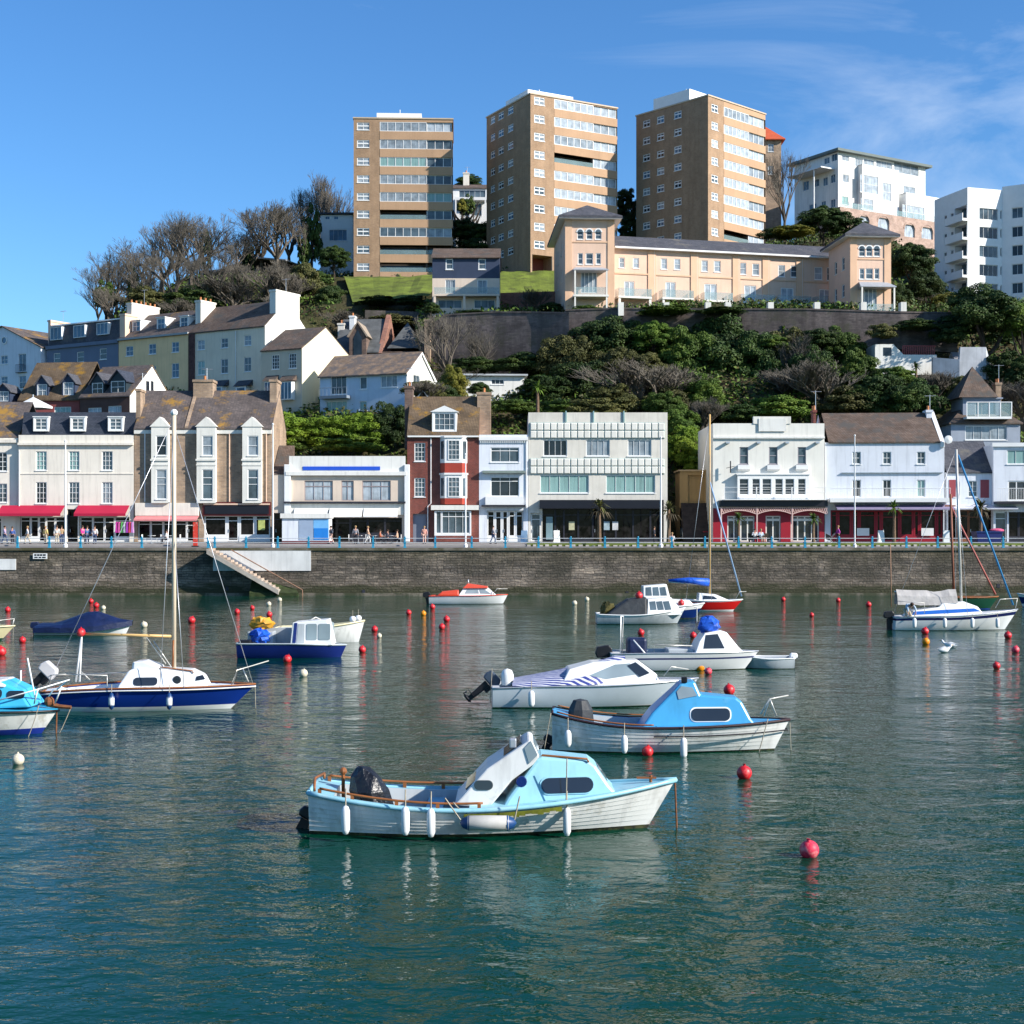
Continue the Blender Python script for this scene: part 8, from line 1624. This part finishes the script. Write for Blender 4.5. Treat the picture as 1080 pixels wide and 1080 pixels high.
for px,yt,yb,w_,Y,lm,lb in ((815,352,372,34,174.5,lf_mid,'ivy spilling over the middle of the long stone wall'),(862,345,372,40,173.5,lf_dark,'dark shrub against the long stone wall below its second last pier'),(930,340,362,30,173,lf_olive,'olive ivy patch on the long stone wall left of the whitewashed building'),(965,335,352,44,174,lf_dark,'dark ivy hanging on the right end of the long stone wall'),(1000,338,368,36,173,lf_dark,'dark shrub at the right end of the long stone wall'),(700,322,334,60,178.5,lf_mid,'green ivy along the top of the long stone wall left half'),(760,323,333,50,177.8,lf_dark,'low planting on the long stone wall above the biggest evergreen')):
    tree(px,yt,yb,w_,Y,lm,lb,CRS,name='shrub',cat='shrub',trunk=False)
BG2='leafless trees and bushes on the slope'
bare(828,152,52,240,'tall leafless tree between the right tower block and the white hotel',BT[1],group=BG2); bare(473,328,60,176,'leafless tree with pale limbs before the tall dark retaining wall',BT[0],group=BG2);
bare(672,380,86,163,'big brown twiggy bush above the art deco block',BB[0],name='bare_bush',cat='bush',group=BG2,yb=446); pass
bare(875,378,80,163,'brown twiggy bush above the gap between the white restaurants',BB[0],name='bare_bush',cat='bush',group=BG2,yb=446); bare(448,402,44,151,'pale twiggy bush in front of the white gabled house',BB[1],name='bare_bush',cat='bush',group=BG2,yb=432); bare(840,352,50,172,'leafless ivy-stemmed tree on the slope under the stone wall',BT[3],group=BG2,yb=430); bare(505,345,50,180,'small leafless tree in front of the retaining wall',BT[3],group=BG2); bare(740,418,30,158,'twiggy bush above the gap',BB[0],name='bare_bush',cat='bush',group=BG2,yb=460)
bare(985,310,40,199,'brown twiggy shrub on the bank left of the big round evergreen',BB[0],name='bare_bush',cat='bush',group=BG2,yb=345)
# ground cover over the whole slope
def cover(name,n,lm,seed,size,hmax,thr):
    rs.seed(seed); out=[]
    k=0
    while k<n:
        px=rs.uniform(-150,1200); Y=rs.uniform(146,250) if rs.rand()<.75 else rs.uniform(146,190)
        f_=math.sin(px*.035+seed)*math.sin(Y*.21+seed*2)+.5*math.sin(px*.11+Y*.3+seed)
        if f_*thr<-.35: continue
        if 352<px<470 and 204<Y<232: k+=1; continue
        if 515<px<592 and 204<Y<230: k+=1; continue
        out.append((PX(px,Y),Y,ground(px,Y)+rs.rand()**1.5*hmax)); k+=1
    me=quads_mesh(name,np.array(out),size,np.array([0,-.3,.6])); me.materials.append(lm); o=bpy.data.objects.new(name,me); C.objects.link(o); tag(o,kind='stuff'); return o
tag(cover('undergrowth',60000,lf_mid,3,.34,1.1,1),'low green undergrowth covering the hillside'); tag(cover('bramble_cover',36000,lf_olive,7,.34,1.2,-1),'brown winter brambles covering the hillside'); tag(cover('ivy_cover',44000,lf_dark,12,.34,1.0,1),'dark ivy covering the hillside')
# palms
def palm(px,ytop,Y,zb,label,sc=1.0,dead=False,group='small palm trees along the promenade'):
    t=empty('palm_tree',(PX(px,Y),Y,zb),rnd.uniform(0,6),label,'palm tree',group); H_=PZ(ytop,Y)-zb-.45*sc; m=MB(); m.tube([(0,0,0),(.05,0,H_*.5),(0,0,H_)],[.17*sc,.13*sc,.12*sc],8); m.build('trunk',mat('palm_trunk',(.17,.11,.07),.95,.4,6,bump=.8,bscale=12),t)
    m=MB(); n=46
    for k in range(n):
        a=rnd.uniform(0,6.28); el=rnd.uniform(-.5,1.35); l=rnd.uniform(.7,1.15)*sc; c0=Vector((0,0,H_)); d=Vector((math.cos(a)*math.cos(el),math.sin(a)*math.cos(el),math.sin(el))); w=Vector((-math.sin(a),math.cos(a),0))*.07*sc; p1=c0+d*l*.55; p2=c0+d*l-Vector((0,0,.28*l)); m.poly([c0-w*.5,c0+w*.5,p1+w,p1-w]); m.poly([p1-w,p1+w,p2])
    m.build('crown',lf_olive if dead else lf_mid,t)
    if dead:
        m=MB()
        for k in range(14): a=rnd.uniform(0,6.28); c0=Vector((0,0,H_-.35)); p1=c0+Vector((math.cos(a)*.8,math.sin(a)*.8,-.15))*sc; p2=c0+Vector((math.cos(a)*1.2,math.sin(a)*1.2,-.7))*sc; w=Vector((-math.sin(a),math.cos(a),0))*.06; m.poly([c0-w,c0+w,p1+w,p1-w]); m.poly([p1-w,p1+w,p2])
        m.build('dead_fronds',lf_brown,t)
for px,yt,lb,sc_,dd in ((632,528,'palm with dead fronds in front of the art deco block shopfront',1.25,True),(705,531,'palm beside the white flagpole at the gap',1.2,True),(779,542,'left palm in front of the red lattice-arched restaurant',1.0,False),(858,543,'right palm in front of the red lattice-arched restaurant',1.0,False),(943,530,'palm in front of the red restaurant under the balcony',1.1,False),(1034,528,'palm in front of the small slate roofed shop',1.3,True)): palm(px,yt,132.6,4.55,lb,sc_,dd)
palm(567,404,150,PZ(445,150),'thin tall palm behind the narrow white house',1.3,group='small palms up on the slope'); palm(1005,390,166,PZ(408,166),'small spiky palm by the whitewashed building',.9,group='small palms up on the slope') if 0 else None; palm(966,383,171,PZ(398,171),'small green palm in front of the whitewashed building',1.0,group='small palms up on the slope'); palm(826,345,178,PZ(362,178),'small palm in front of the long stone wall',.9,group='small palms up on the slope')
# ================================================================ STREET THINGS
def pole(px,yt,Y,zb,r,label,name='flagpole',cat='flagpole'):
    t=empty(name,(PX(px,Y),Y,zb),0,label,cat); z=PZ(yt,Y)-zb; m=MB(); m.tube([(0,0,0),(0,0,z*.5),(0,0,z)],[r,r*.85,r*.6],8); m.build('shaft',trimw,t); m=MB(); m.ball((0,0,z+.06),r*1.3,6); m.build('finial',trimw,t); m=MB(); m.lathe([(r*2.2,0),(r*2.2,.25),(r*1.1,.35)],(0,0,0),8); m.build('base_collar',trimw,t)
pole(69,466,127.5,4.2,.09,'white flagpole between the two crimson awnings'); pole(287.8,448,127.5,4.2,.08,'white pole at the right edge of the buff stone pair'); pole(491,480,127.5,4.2,.08,'white flagpole in front of the red brick house'); pole(697,462,127.5,4.2,.09,'tall white flagpole at the right end of the art deco block'); pole(901.5,460,127.5,4.2,.07,'tall white flagpole in front of the brown-roofed white house')
# kiosk on the pavement
t=empty('kiosk',(PX(297.5,133.8),133.8,4.45),0,'white and pale blue kiosk on a dark red plinth in front of the cafe','kiosk'); W=(347-297.5)*133.8/F; hh=PZ(541.5,133.8)-4.45
m=MB(); m.box(0,W,0,2.2,.32,hh-.45); m.build('body',hw if 0 else whiteb,t); m=MB(); m.box(-.02,W+.02,-.02,2.2,-.2,.32); m.build('plinth',mat('dark_red_plinth',(.13,.03,.035),.7,.2,1),t); m=MB(); m.box(-.15,W+.12,-.18,2.3,hh-.45,hh); m.build('fascia',white,t)
m=MB(); m.box(W*.36,W*.66,-.03,-.003,.4,hh-.55); m.build('grey_panel',mat('blue_grey_panel',(.30,.38,.5),.4,.1,1),t); m=MB(); m.box(W*.67,W*.99,-.03,-.003,.4,hh-.55); p=m.build('blue_panel',mat('light_blue_panel',(.16,.42,.72),.4,.1,1),t); m=MB(); m.box(W*.68,W*.98,-.05,-.032,.45,hh*.52); m.build('deep_blue_patch',mat('mid_blue_panel',(.02,.2,.6),.4,.1,1),p)
# red banner post
t=empty('banner_post',(PX(206,129),129,4.25),0,'tall red banner post on the pavement before the buff stone pair','banner'); m=MB(); m.box(-.2,.2,-.05,.05,.1,2.25); m.build('banner',mat('red_banner',(.62,.05,.03),.6,.15,3,col2=(.6,.35,.3),c2amt=.62,c2scale=4),t); m=MB(); m.box(-.3,.3,-.2,.2,0,.1); m.build('foot',blk,t)
# skip + pink inflatable
t=empty('builders_skip',(PX(1030,131),131,4.3),0,'dark blue box skip on the verge in front of the shop with the grey awning','skip'); m=MB(); W=27*131/F; m.prism([(.15,0,0),(W-.15,0,0),(W-.15,1.5,0),(.15,1.5,0)],[(0,-.1,1.35),(W,-.1,1.35),(W,1.6,1.35),(0,1.6,1.35)]); m.build('body',mat('skip_navy',(.01,.02,.12),.5,.15,2),t); m=MB(); m.box(-.05,W+.05,-.16,-.1,1.25,1.37); m.build('rim',navy,t)
t=empty('pink_planter',(PX(1052,132),132.2,5.65),0,'heap of pink flowers on top of the dark blue skip','flowers'); m=MB(); m.ball((0,0,.1),.5,8,0,(1.4,.8,.4)); m.build('blossoms',mat('pink_blossom',(.6,.1,.2),.8,.4,5,bump=.8),t); m=MB(); m.box(-.6,.6,-.3,.3,-.05,.0); m.build('tray',blk,t)
# A-boards
for px,lb,c in ((998,'white A-board beside the red restaurant right corner',trimw),(587,'white A-board in front of the art deco block',trimw),(553,'blue-topped A-board in front of the narrow white house',mat('pale_blue_board',(.3,.45,.6),.5,.1,2)),(929,'white A-board beside the palm of the red restaurant',trimw)):
    t=empty('a_board',(PX(px,133.2),133.2,4.6),rnd.uniform(-.3,.3),lb,'sign board','advertising boards on the pavement'); m=MB(); m.prism([(-.28,-.3,0),(.28,-.3,0),(.28,-.26,0),(-.28,-.26,0)],[(-.28,-.03,1.15),(.28,-.03,1.15),(.28,0,1.15),(-.28,0,1.15)]); m.build('front_board',c,t); m=MB(); m.prism([(-.28,.3,0),(.28,.3,0),(.28,.26,0),(-.28,.26,0)],[(-.28,.03,1.15),(.28,.03,1.15),(.28,.004,1.15),(-.28,.004,1.15)]); m.build('back_board',c,t)
# cafe tables and chairs
m=MB(); tt=empty('cafe_table',(0,0,0),0,'round white cafe table outside the low cream cafe','table','cafe tables on the pavement'); m.lathe([(.001,.72),(.38,.72),(.38,.75),(.001,.75)],(0,0,0),12); m.build('table_top',trimw,tt); m=MB(); m.tube([(0,0,0),(0,0,.72)],.03,6); m.lathe([(.22,0),(.22,.03),(.03,.05)],(0,0,0),8); m.build('pedestal',steel,tt)
cc=empty('cafe_chair',(0,0,0),0,'white cafe chair outside the low cream cafe','chair','cafe chairs on the pavement'); m=MB(); m.box(-.21,.21,-.21,.21,.42,.45); m.build('seat',trimw,cc); m=MB(); m.box(-.21,.21,.19,.22,.45,.85); m.build('backrest',trimw,cc)
for sx_ in (-.18,.18):
    for sy in (-.18,.18): m=MB(); m.tube([(sx_,sy,0),(sx_,sy,.42)],.015,4); m.build('leg',steel,cc)
spots=[(378,'far left table outside the cream cafe glass front'),(396,'middle table outside the cream cafe glass front'),(413,'right table outside the cream cafe glass front'),(160,'table under the pink awning of the buff stone pair, left'),(180,'table under the pink awning of the buff stone pair, right')]
for i,(px,lb) in enumerate(spots):
    x,y=PX(px,134.2),134.2; o=tt if i==0 else copy_tree(tt); o.location=(x,y,4.53); o['label']=lb
    for k,dx in enumerate((-.7,.7)):
        c=cc if (i==0 and k==0) else copy_tree(cc); c.location=(x+dx,y,4.53); c.rotation_euler=(0,0,R(90) if dx<0 else R(-90)); c['label']='white chair at the %s side of the %s'%('left' if dx<0 else 'right',lb.replace(' outside the cream cafe glass front',' of the cream cafe').replace(' under the pink awning of the buff stone pair,',' under the pink awning'))
# parked car in the gap
t=empty('parked_car',(PX(719.5,140.3),140.3,4.63),0,'silver-grey hatchback parked tail-out in the dark gap by the ochre outbuilding','car'); W=1.72
m=MB(); pr=[(0,.35),(0,.75),(.12,.95),(.55,1.42),(2.3,1.45),(3.1,.98),(4.0,.85),(4.05,.35)]; m.prism([(0,y,z) for y,z in pr],[(W,y,z) for y,z in pr]); car=m.build('body',mat('silver_car_paint',(.32,.35,.38),.3,.1,1,metal=.5,coat=.5),t,bevel=.08)
m=MB(); m.prism([(.15,.14,1.0),(W-.15,.14,1.0),(W-.25,.5,1.36),(.25,.5,1.36)],[(.15,.10,1.0),(W-.15,.10,1.0),(W-.25,.46,1.38),(.25,.46,1.38)]); m.build('rear_window',gdark,t)
for sx_ in (.12,W-.36): m=MB(); m.box(sx_,sx_+.24,-.03,.03,.7,.88); m.build('tail_light',bred,t)
for sx_ in (.05,W-.25):
    for yy in (.75,3.2): m=MB(); m.lathe([(.001,0),(.3,0),(.3,.2),(.001,.2)],(sx_,yy,.3),14,0,'x'); m.build('wheel',blk,t)
m=MB(); m.box(.6,1.12,-.03,-.0,.62,.72); m.build('number_plate',trimw,t)
t=empty('red_bin',(PX(745,140),140,4.63),0,'red wheeled bin beside the parked car in the gap','bin'); m=MB(); m.prism([(-.28,-.3,.08),(.28,-.3,.08),(.28,.3,.08),(-.28,.3,.08)],[(-.34,-.36,1.0),(.34,-.36,1.0),(.34,.36,1.0),(-.34,.36,1.0)]); m.build('body',redp,t,bevel=.03); m=MB(); m.box(-.36,.36,-.38,.38,1.003,1.08); m.build('lid',redp,t,bevel=.03); 
# ================================================================ PEOPLE
skin=mat('skin',(.52,.28,.19),.6,.08,3); jeans=mat('denim',(.05,.08,.16),.8,.2,3); hairb=mat('brown_hair',(.05,.025,.012),.7,.2,8); hairl=mat('fair_hair',(.35,.22,.10),.7,.2,8); khaki=mat('stone_trousers',(.42,.36,.26),.8,.1,3); dkt=mat('dark_trousers',(.02,.02,.03),.8,.2,3)
def skinmesh(name,pts,edges,rad,mt,parent,sub=2,root=0):
    me=bpy.data.meshes.new(name); me.from_pydata(pts,edges,[]); me.materials.append(mt); o=bpy.data.objects.new(name,me); C.objects.link(o); o.parent=parent
    md=o.modifiers.new('skin','SKIN'); md.use_smooth_shade=True; sv=me.skin_vertices[0].data if me.skin_vertices else None
    if sv is None:
        at_=me.attributes.new('skin','FLOAT2','POINT') if 0 else None
    for i,r in enumerate(rad): sv[i].radius=(r,r) if not isinstance(r,tuple) else r; sv[i].use_root=(i==root)
    sb=o.modifiers.new('sub','SUBSURF'); sb.levels=1; sb.render_levels=sub; return o
def add_skin_layer(me):
    import bmesh
    bm=bmesh.new(); bm.from_mesh(me); bm.verts.layers.skin.verify(); bm.to_mesh(me); bm.free()
_old=skinmesh
def skinmesh(name,pts,edges,rad,mt,parent,sub=2,root=0):
    me=bpy.data.meshes.new(name); me.from_pydata(pts,edges,[]); add_skin_layer(me); me.materials.append(mt); o=bpy.data.objects.new(name,me); C.objects.link(o); o.parent=parent
    md=o.modifiers.new('skin','SKIN'); md.use_smooth_shade=True; sv=me.skin_vertices[0].data
    for i,r in enumerate(rad): sv[i].radius=(r,r) if not isinstance(r,tuple) else r; sv[i].use_root=(i==root)
    sb=o.modifiers.new('sub','SUBSURF'); sb.levels=sub; sb.render_levels=sub; return o
def person(loc,rz,pose,label,top,bottom,hair,h=1.7,group='people on the promenade'):
    t=empty('person',loc,rz,label,'person',group); t.scale=(h/1.7,)*3
    # facing -y in local space; z up
    hip={'stand':.88,'walk':.87,'sit':.47,'lean':.55}[pose]; fwd={'lean':.45}.get(pose,0.0)
    hp=Vector((0,0,hip)); chest=hp+Vector((0,-fwd*.75,.40 if not fwd else .20)); neck=chest+Vector((0,-fwd*.35,.14 if not fwd else .03)); head=neck+Vector((0,-.02-fwd*.2,.16 if not fwd else .02))
    J={'hip':hp,'chest':chest,'neck':neck,'head':head}
    for s,n in ((-1,'l'),(1,'r')):
        J['sh'+n]=chest+Vector((s*.18,0,.06)); J['hj'+n]=hp+Vector((s*.09,0,-.04))
        if pose=='stand': kn,ft,toe=(s*.10,-.01,.46),(s*.10,.02,.07),(s*.12,-.14,.03); el,wr=(s*.07,.03,-.25),(s*.07,-.06,-.49)
        elif pose=='walk': kn,ft,toe=(s*.09,-.16*s-.05,.47),(s*.09,-.24*s+.06,.08),(s*.10,-.24*s-.10,.04); el,wr=(s*.06,.10*s,-.24),(s*.06,.14*s-.1,-.46)
        elif pose=='sit': kn,ft,toe=(s*.11,-.42,.48),(s*.11,-.42,.08),(s*.12,-.56,.04); el,wr=(s*.06,-.05,-.25),(s*.0,-.28,-.24)
        else: kn,ft,toe=(s*.14,-.25,.2),(s*.14,.15,.06),(s*.14,.28,.03); el,wr=(s*.06,-.20,-.20),(s*.05,-.24,-.46)
        J['kn'+n],J['ft'+n],J['toe'+n]=Vector(kn),Vector(ft),Vector(toe); J['el'+n]=J['sh'+n]+Vector(el)-Vector((0,0,0)); J['wr'+n]=J['sh'+n]+Vector(wr); J['ha'+n]=J['wr'+n]+(J['wr'+n]-J['el'+n]).normalized()*.10
    names=['hip','chest','neck','head','shl','ell','wrl','hal','shr','elr','wrr','har','hjl','knl','ftl','toel','hjr','knr','ftr','toer']; ix={n:i for i,n in enumerate(names)}
    E=[('hip','chest'),('chest','neck'),('neck','head'),('chest','shl'),('shl','ell'),('ell','wrl'),('wrl','hal'),('chest','shr'),('shr','elr'),('elr','wrr'),('wrr','har'),('hip','hjl'),('hjl','knl'),('knl','ftl'),('ftl','toel'),('hip','hjr'),('hjr','knr'),('knr','ftr'),('ftr','toer')]
    rad=dict(hip=(.13,.10),chest=(.15,.10),neck=.05,head=(.085,.105),shl=.06,ell=.042,wrl=.03,hal=.035,shr=.06,elr=.042,wrr=.03,har=.035,hjl=.085,knl=.055,ftl=.038,toel=.035,hjr=.085,knr=.055,ftr=.038,toer=.035)
    body=skinmesh('body',[tuple(J[n]) for n in names],[(ix[a],ix[c]) for a,c in E],[rad[n] for n in names],skin,t)
    # shirt
    sn=['hip','chest','shl','ell','wrl','shr','elr','wrr']; j2={n:J[n].copy() for n in sn}; j2['hip']=hp.lerp(chest,.05); j2['wrl']=J['ell'].lerp(J['wrl'],.75); j2['wrr']=J['elr'].lerp(J['wrr'],.75); nk=chest.lerp(neck,.7); i2={n:i for i,n in enumerate(sn+['nk'])}
    skinmesh('jacket',[tuple(j2[n]) for n in sn]+[tuple(nk)],[(0,1),(1,2),(2,3),(3,4),(1,5),(5,6),(6,7),(1,8)],[(.155,.125),(.175,.125),.075,.058,.045,.075,.058,.045,.07],top,t)
    sn=['hip','hjl','knl','ftl','hjr','knr','ftr']; skinmesh('trousers',[tuple(J[n]) for n in sn],[(0,1),(1,2),(2,3),(0,4),(4,5),(5,6)],[(.15,.12),.10,.07,.055,.10,.07,.055],bottom,t)
    hc=head+Vector((0,.025,.045)); m=MB(); m.ball(tuple(hc),.118,8,0,(.92,1.0,.85)); m.build('hair',hair,t,True)
    m=MB()
    for s in (-1,1): m.ball(tuple(head+Vector((s*.035,-.10,.015))),.012,5)
    m.build('eyes',blk,t); m=MB(); m.ball(tuple(head+Vector((0,-.112,-.015))),.018,5,0,(.7,1,1.3)); m.build('nose',skin,t)
    m=MB()
    for s,n in ((-1,'l'),(1,'r')): 
        a=J['ft'+n]; c=J['toe'+n]; m.tube([a+(a-c)*.25+Vector((0,0,-.02)),a.lerp(c,.5),c],[.05,.05,.04],8)
    m.build('shoes',dkt,t,True); return t
cl=lambda n,c: mat('cloth_'+n,c,.8,.15,4)
P=[(5,'walk',90,'person in a lilac top walking at the far left before the shop','lilac',(.35,.28,.42),jeans,hairb),(13,'stand',0,'person in blue looking at the far left shop','blue',(.06,.12,.35),dkt,hairb),(29,'walk',-80,'person in white leaning forward left of the middle crimson-awning shop','white',(.6,.6,.6),khaki,hairl),(48,'stand',160,'person in yellow and white before the left crimson awning','cream',(.65,.5,.2),khaki,hairl),(60,'stand',20,'person in pale grey right of the person in yellow','pale',(.5,.5,.48),khaki,hairb),(65,'stand',190,'person in tan next to the white flagpole','tan',(.4,.28,.15),jeans,hairb),
 (87,'walk',60,'person in a bright pink top before the right crimson awning','pink',(.70,.04,.22),dkt,hairb),(92,'stand',200,'person in denim blue right beside the one in pink','denimtop',(.10,.2,.4),jeans,hairb),(100,'stand',0,'person in a white top in front of the right crimson awning shop door','white',(.6,.6,.6),jeans,hairb),
 (349,'walk',-70,'person in pale pink shorts walking past the kiosk right edge','palepink',(.08,.09,.12),cl('pale_shorts',(.6,.42,.36)),hairb),(375,'stand',180,'person in grey standing before the dark cafe entrance','grey',(.25,.25,.28),dkt,hairl),(388,'walk',90,'person in a peach dress-like top by the cafe barrier','peach',(.65,.42,.28),cl('white_trousers',(.6,.58,.55)),hairl),(447.5,'stand',0,'person in pale salmon standing before the grey door of the brick house','salmon',(.65,.32,.25),cl('salmon_trousers',(.6,.38,.3)),hairl),
 (690,'stand',90,'person in dark clothes behind the flagpole by the art deco block','dark',(.05,.05,.07),dkt,hairb),(884,'walk',-90,'woman in a magenta coat pushing a pushchair before the red restaurant','magenta',(.42,.05,.35),dkt,hairl),(520,'walk',90,'person in grey at the narrow white house shopfront','grey',(.25,.25,.28),jeans,hairb)]
for i,(px,po,rz,lb,cn,c,bt,hr) in enumerate(P):
    Y=[133.2,134,132.6,133.4][i%4]; person((PX(px,Y),Y,4.50),R(rz),po,lb,cl(cn,c),bt,hr,1.62+.12*rnd.random())
for px,lb,cn,c,rz in ((401,'seated person in rust brown at the cafe tables','rust',(.4,.12,.06),90),(409,'seated person in dark top with white cap of hair at the cafe','dark',(.05,.05,.07),-90),(419,'seated person in peach at the right cafe table','peach',(.65,.42,.28),-90),(176,'seated person in cream under the pink awning','white',(.6,.6,.6),-90)):
    person((PX(px,134),133.95,4.53),R(rz),'sit',lb,cl(cn,c),dkt,hairb)
# bench with two people on the verge
t=empty('park_bench',(PX(800,131.6),131.6,4.6),0,'dark bench on the grass verge with two people seated','bench'); m=MB(); m.box(-.95,.95,-.22,.2,.42,.46); m.build('seat',barkd,t); m=MB(); m.box(-.95,.95,.2,.24,.5,.88); m.build('backrest',barkd,t)
for sx_ in (-.85,.85): m=MB(); m.box(sx_-.04,sx_+.04,-.2,.2,0,.42); m.build('leg',blk,t)
person((PX(796,131.6),131.6,4.6),R(0),'sit','left person on the verge bench in a white top','white' and cl('white',(.6,.6,.6)),dkt,hairb); person((PX(802.5,131.6),131.6,4.6),R(15),'sit','right person on the verge bench in a pale blue top',cl('paleblue',(.4,.5,.6)),khaki,hairl)
person((PX(708,128),127.4,4.25),R(170),'sit','person in white crouching low by the railing at the gap',cl('white',(.6,.6,.6)),khaki,hairl)
# pushchair
t=empty('pushchair',(PX(875,133.6),133.6,4.5),0,'dark pushchair pushed by the woman in magenta','pushchair'); m=MB(); m.prism([(-.3,-.2,.4),(.25,-.2,.3),(.1,-.2,.75),(-.35,-.2,.95)],[(-.3,.2,.4),(.25,.2,.3),(.1,.2,.75),(-.35,.2,.95)]); m.build('seat',blk,t,bevel=.04); m=MB()
for y_ in (-.22,.22): m.tube([(-.3,y_,.1),(.1,y_,.5),(.5,y_,1.0)],.015,4); m.tube([(.3,y_,.1),(-.1,y_,.55)],.015,4)
m.tube([(.5,-.22,1.0),(.5,.22,1.0)],.018,5); m.build('frame',steel,t)
for x_ in (-.3,.3):
    for y_ in (-.24,.24): m=MB(); m.lathe([(.001,-.02),(.1,-.02),(.1,.02),(.001,.02)],(x_,y_,.1),10,0,'y'); m.build('wheel',blk,t)
# the man bending over the side of the right yacht, reaching down
w=bt16.world(.62,-.62,.62)
person(w,R(15),'lean','man in pale blue shirt reaching down over the stern of the right yacht',cl('paleblue',(.4,.5,.6)),khaki,hairb,1.7,group='people on the boats')
# clothes rail outside the crimson awning shop
t=empty('clothes_rack',(PX(131,134.5),134.5,4.55),0,'rack of bright magenta, green and white clothes under the right crimson awning','clothes rack'); m=MB(); m.tube([(-.8,0,0),(-.8,0,2.1),(.9,0,2.1),(.9,0,0)],.025,5); m.build('frame',steel,t)
for k,c in enumerate(((.5,.03,.3),(.6,.1,.3),(.1,.4,.1),(.6,.6,.6),(.35,.05,.4),(.55,.05,.1),(.5,.2,.5))):
    m=MB(); x=-.7+k*.25; m.prism([(x-.1,-.2,1.0),(x+.1,-.2,1.0),(x+.1,.2,1.0),(x-.1,.2,1.0)],[(x-.05,-.18,2.0),(x+.05,-.18,2.0),(x+.05,.18,2.0),(x-.05,.18,2.0)]); m.build('garment',cl('garment%d'%k,c),t)
# television aerials: parts of the houses they stand on
def aerial(root,x,y,z,h=2.0):
    m=MB(); m.tube([(x,y,z),(x,y,z+h)],.03,4); m.tube([(x-.5,y,z+h-.1),(x+.6,y,z+h-.1)],.02,4)
    for k in range(5): m.tube([(x-.45+k*.24,y-.22,z+h-.1),(x-.45+k*.24,y+.22,z+h-.1)],.012,3)
    m.build('aerial',steel,root)
for o in [x for x in C.objects if x.type=='EMPTY' and x.get('category') in ('house','restaurant','shop')]:
    ch=[c for c in o.children if c.name.startswith('chimney')]
    if ch:
        c=max(ch,key=lambda q:max(v.co.z for v in q.data.vertices)); vs_=[v.co for v in c.data.vertices]; aerial(o,sum(v.x for v in vs_)/len(vs_)+.2,sum(v.y for v in vs_)/len(vs_),max(v.z for v in vs_)-.3,1.5+rnd.random())
# ================================================================ CAMERA, SUN, SKY
S=bpy.context.scene
cam=bpy.data.cameras.new('camera'); co=bpy.data.objects.new('camera',cam); C.objects.link(co); co.location=(0,0,CH); co.rotation_euler=(R(90),0,0)
cam.sensor_width=36; cam.lens=36*F/1080; cam.shift_y=(HOR-540)/1080; cam.clip_end=6000; S.camera=co
EL,AZ=29,66
sd=Vector((math.sin(R(AZ))*math.cos(R(EL)),-math.cos(R(AZ))*math.cos(R(EL)),math.sin(R(EL))))
sl=bpy.data.lights.new('sun','SUN'); sl.energy=5.0; sl.angle=R(.5); sl.color=(1,.94,.86); so=bpy.data.objects.new('sun',sl); C.objects.link(so); so.rotation_euler=sd.to_track_quat('Z','Y').to_euler(); so.location=(60,-20,80)
w=bpy.data.worlds.new('World'); S.world=w; w.use_nodes=True; nt=w.node_tree; bg=nt.nodes['Background']
sky=N(nt,'ShaderNodeTexSky',sky_type='NISHITA'); sky.sun_disc=False; sky.sun_elevation=R(EL); sky.sun_rotation=R(180-AZ); sky.air_density=1.0; sky.dust_density=.35; sky.ozone_density=2.2
tc=N(nt,'ShaderNodeTexCoord').outputs['Generated']
# thin cirrus streaks: a noise over sky directions, denser towards the right of the view
mp=N(nt,'ShaderNodeMapping'); mp.inputs['Scale'].default_value=(2.2,2.2,7.5); mp.inputs['Rotation'].default_value=(0,R(-14),R(10)); L(nt,tc,mp.inputs[0])
n1=noise(nt,mp.outputs[0],1.6,8,.6); n1.inputs['Distortion'].default_value=.8
n2=noise(nt,tc,2.3,3)
sx=N(nt,'ShaderNodeSeparateXYZ'); L(nt,tc,sx.inputs[0])
mr=N(nt,'ShaderNodeMapRange'); L(nt,sx.outputs[0],mr.inputs[0]); mr.inputs[1].default_value=-.15; mr.inputs[2].default_value=.36; mr.inputs[3].default_value=-.14; mr.inputs[4].default_value=.12
ad=N(nt,'ShaderNodeMath',operation='ADD'); L(nt,n1.outputs['Fac'],ad.inputs[0]); L(nt,mr.outputs[0],ad.inputs[1])
f1=ramp(nt,ad.outputs[0],[(.52,(0,0,0)),(.82,(1,1,1))]).outputs[0]
f2=ramp(nt,n2.outputs['Fac'],[(.38,(.25,.25,.25)),(.62,(1,1,1))]).outputs[0]
fm=N(nt,'ShaderNodeMath',operation='MULTIPLY'); L(nt,f1,fm.inputs[0]); L(nt,f2,fm.inputs[1])
fk=N(nt,'ShaderNodeMath',operation='MULTIPLY'); L(nt,fm.outputs[0],fk.inputs[0]); fk.inputs[1].default_value=.5
hs=N(nt,'ShaderNodeHueSaturation'); hs.inputs['Saturation'].default_value=1.18; L(nt,sky.outputs[0],hs.inputs['Color'])
az_=mix(nt,1.0,hs.outputs[0],(.68,.95,1.19),'MULTIPLY'); cl=mix(nt,fk.outputs[0],az_,(6.2,6.9,7.8)); L(nt,cl,bg.inputs[0]); bg.inputs[1].default_value=.098
S.view_settings.view_transform='Standard'; S.view_settings.look='None'; S.view_settings.exposure=.69; S.view_settings.gamma=1
S.render.engine='CYCLES'; S.cycles.max_bounces=6; S.cycles.diffuse_bounces=2; S.cycles.glossy_bounces=3; S.cycles.transparent_max_bounces=6; S.cycles.use_denoising=True; S.cycles.caustics_reflective=False; S.cycles.caustics_refractive=False
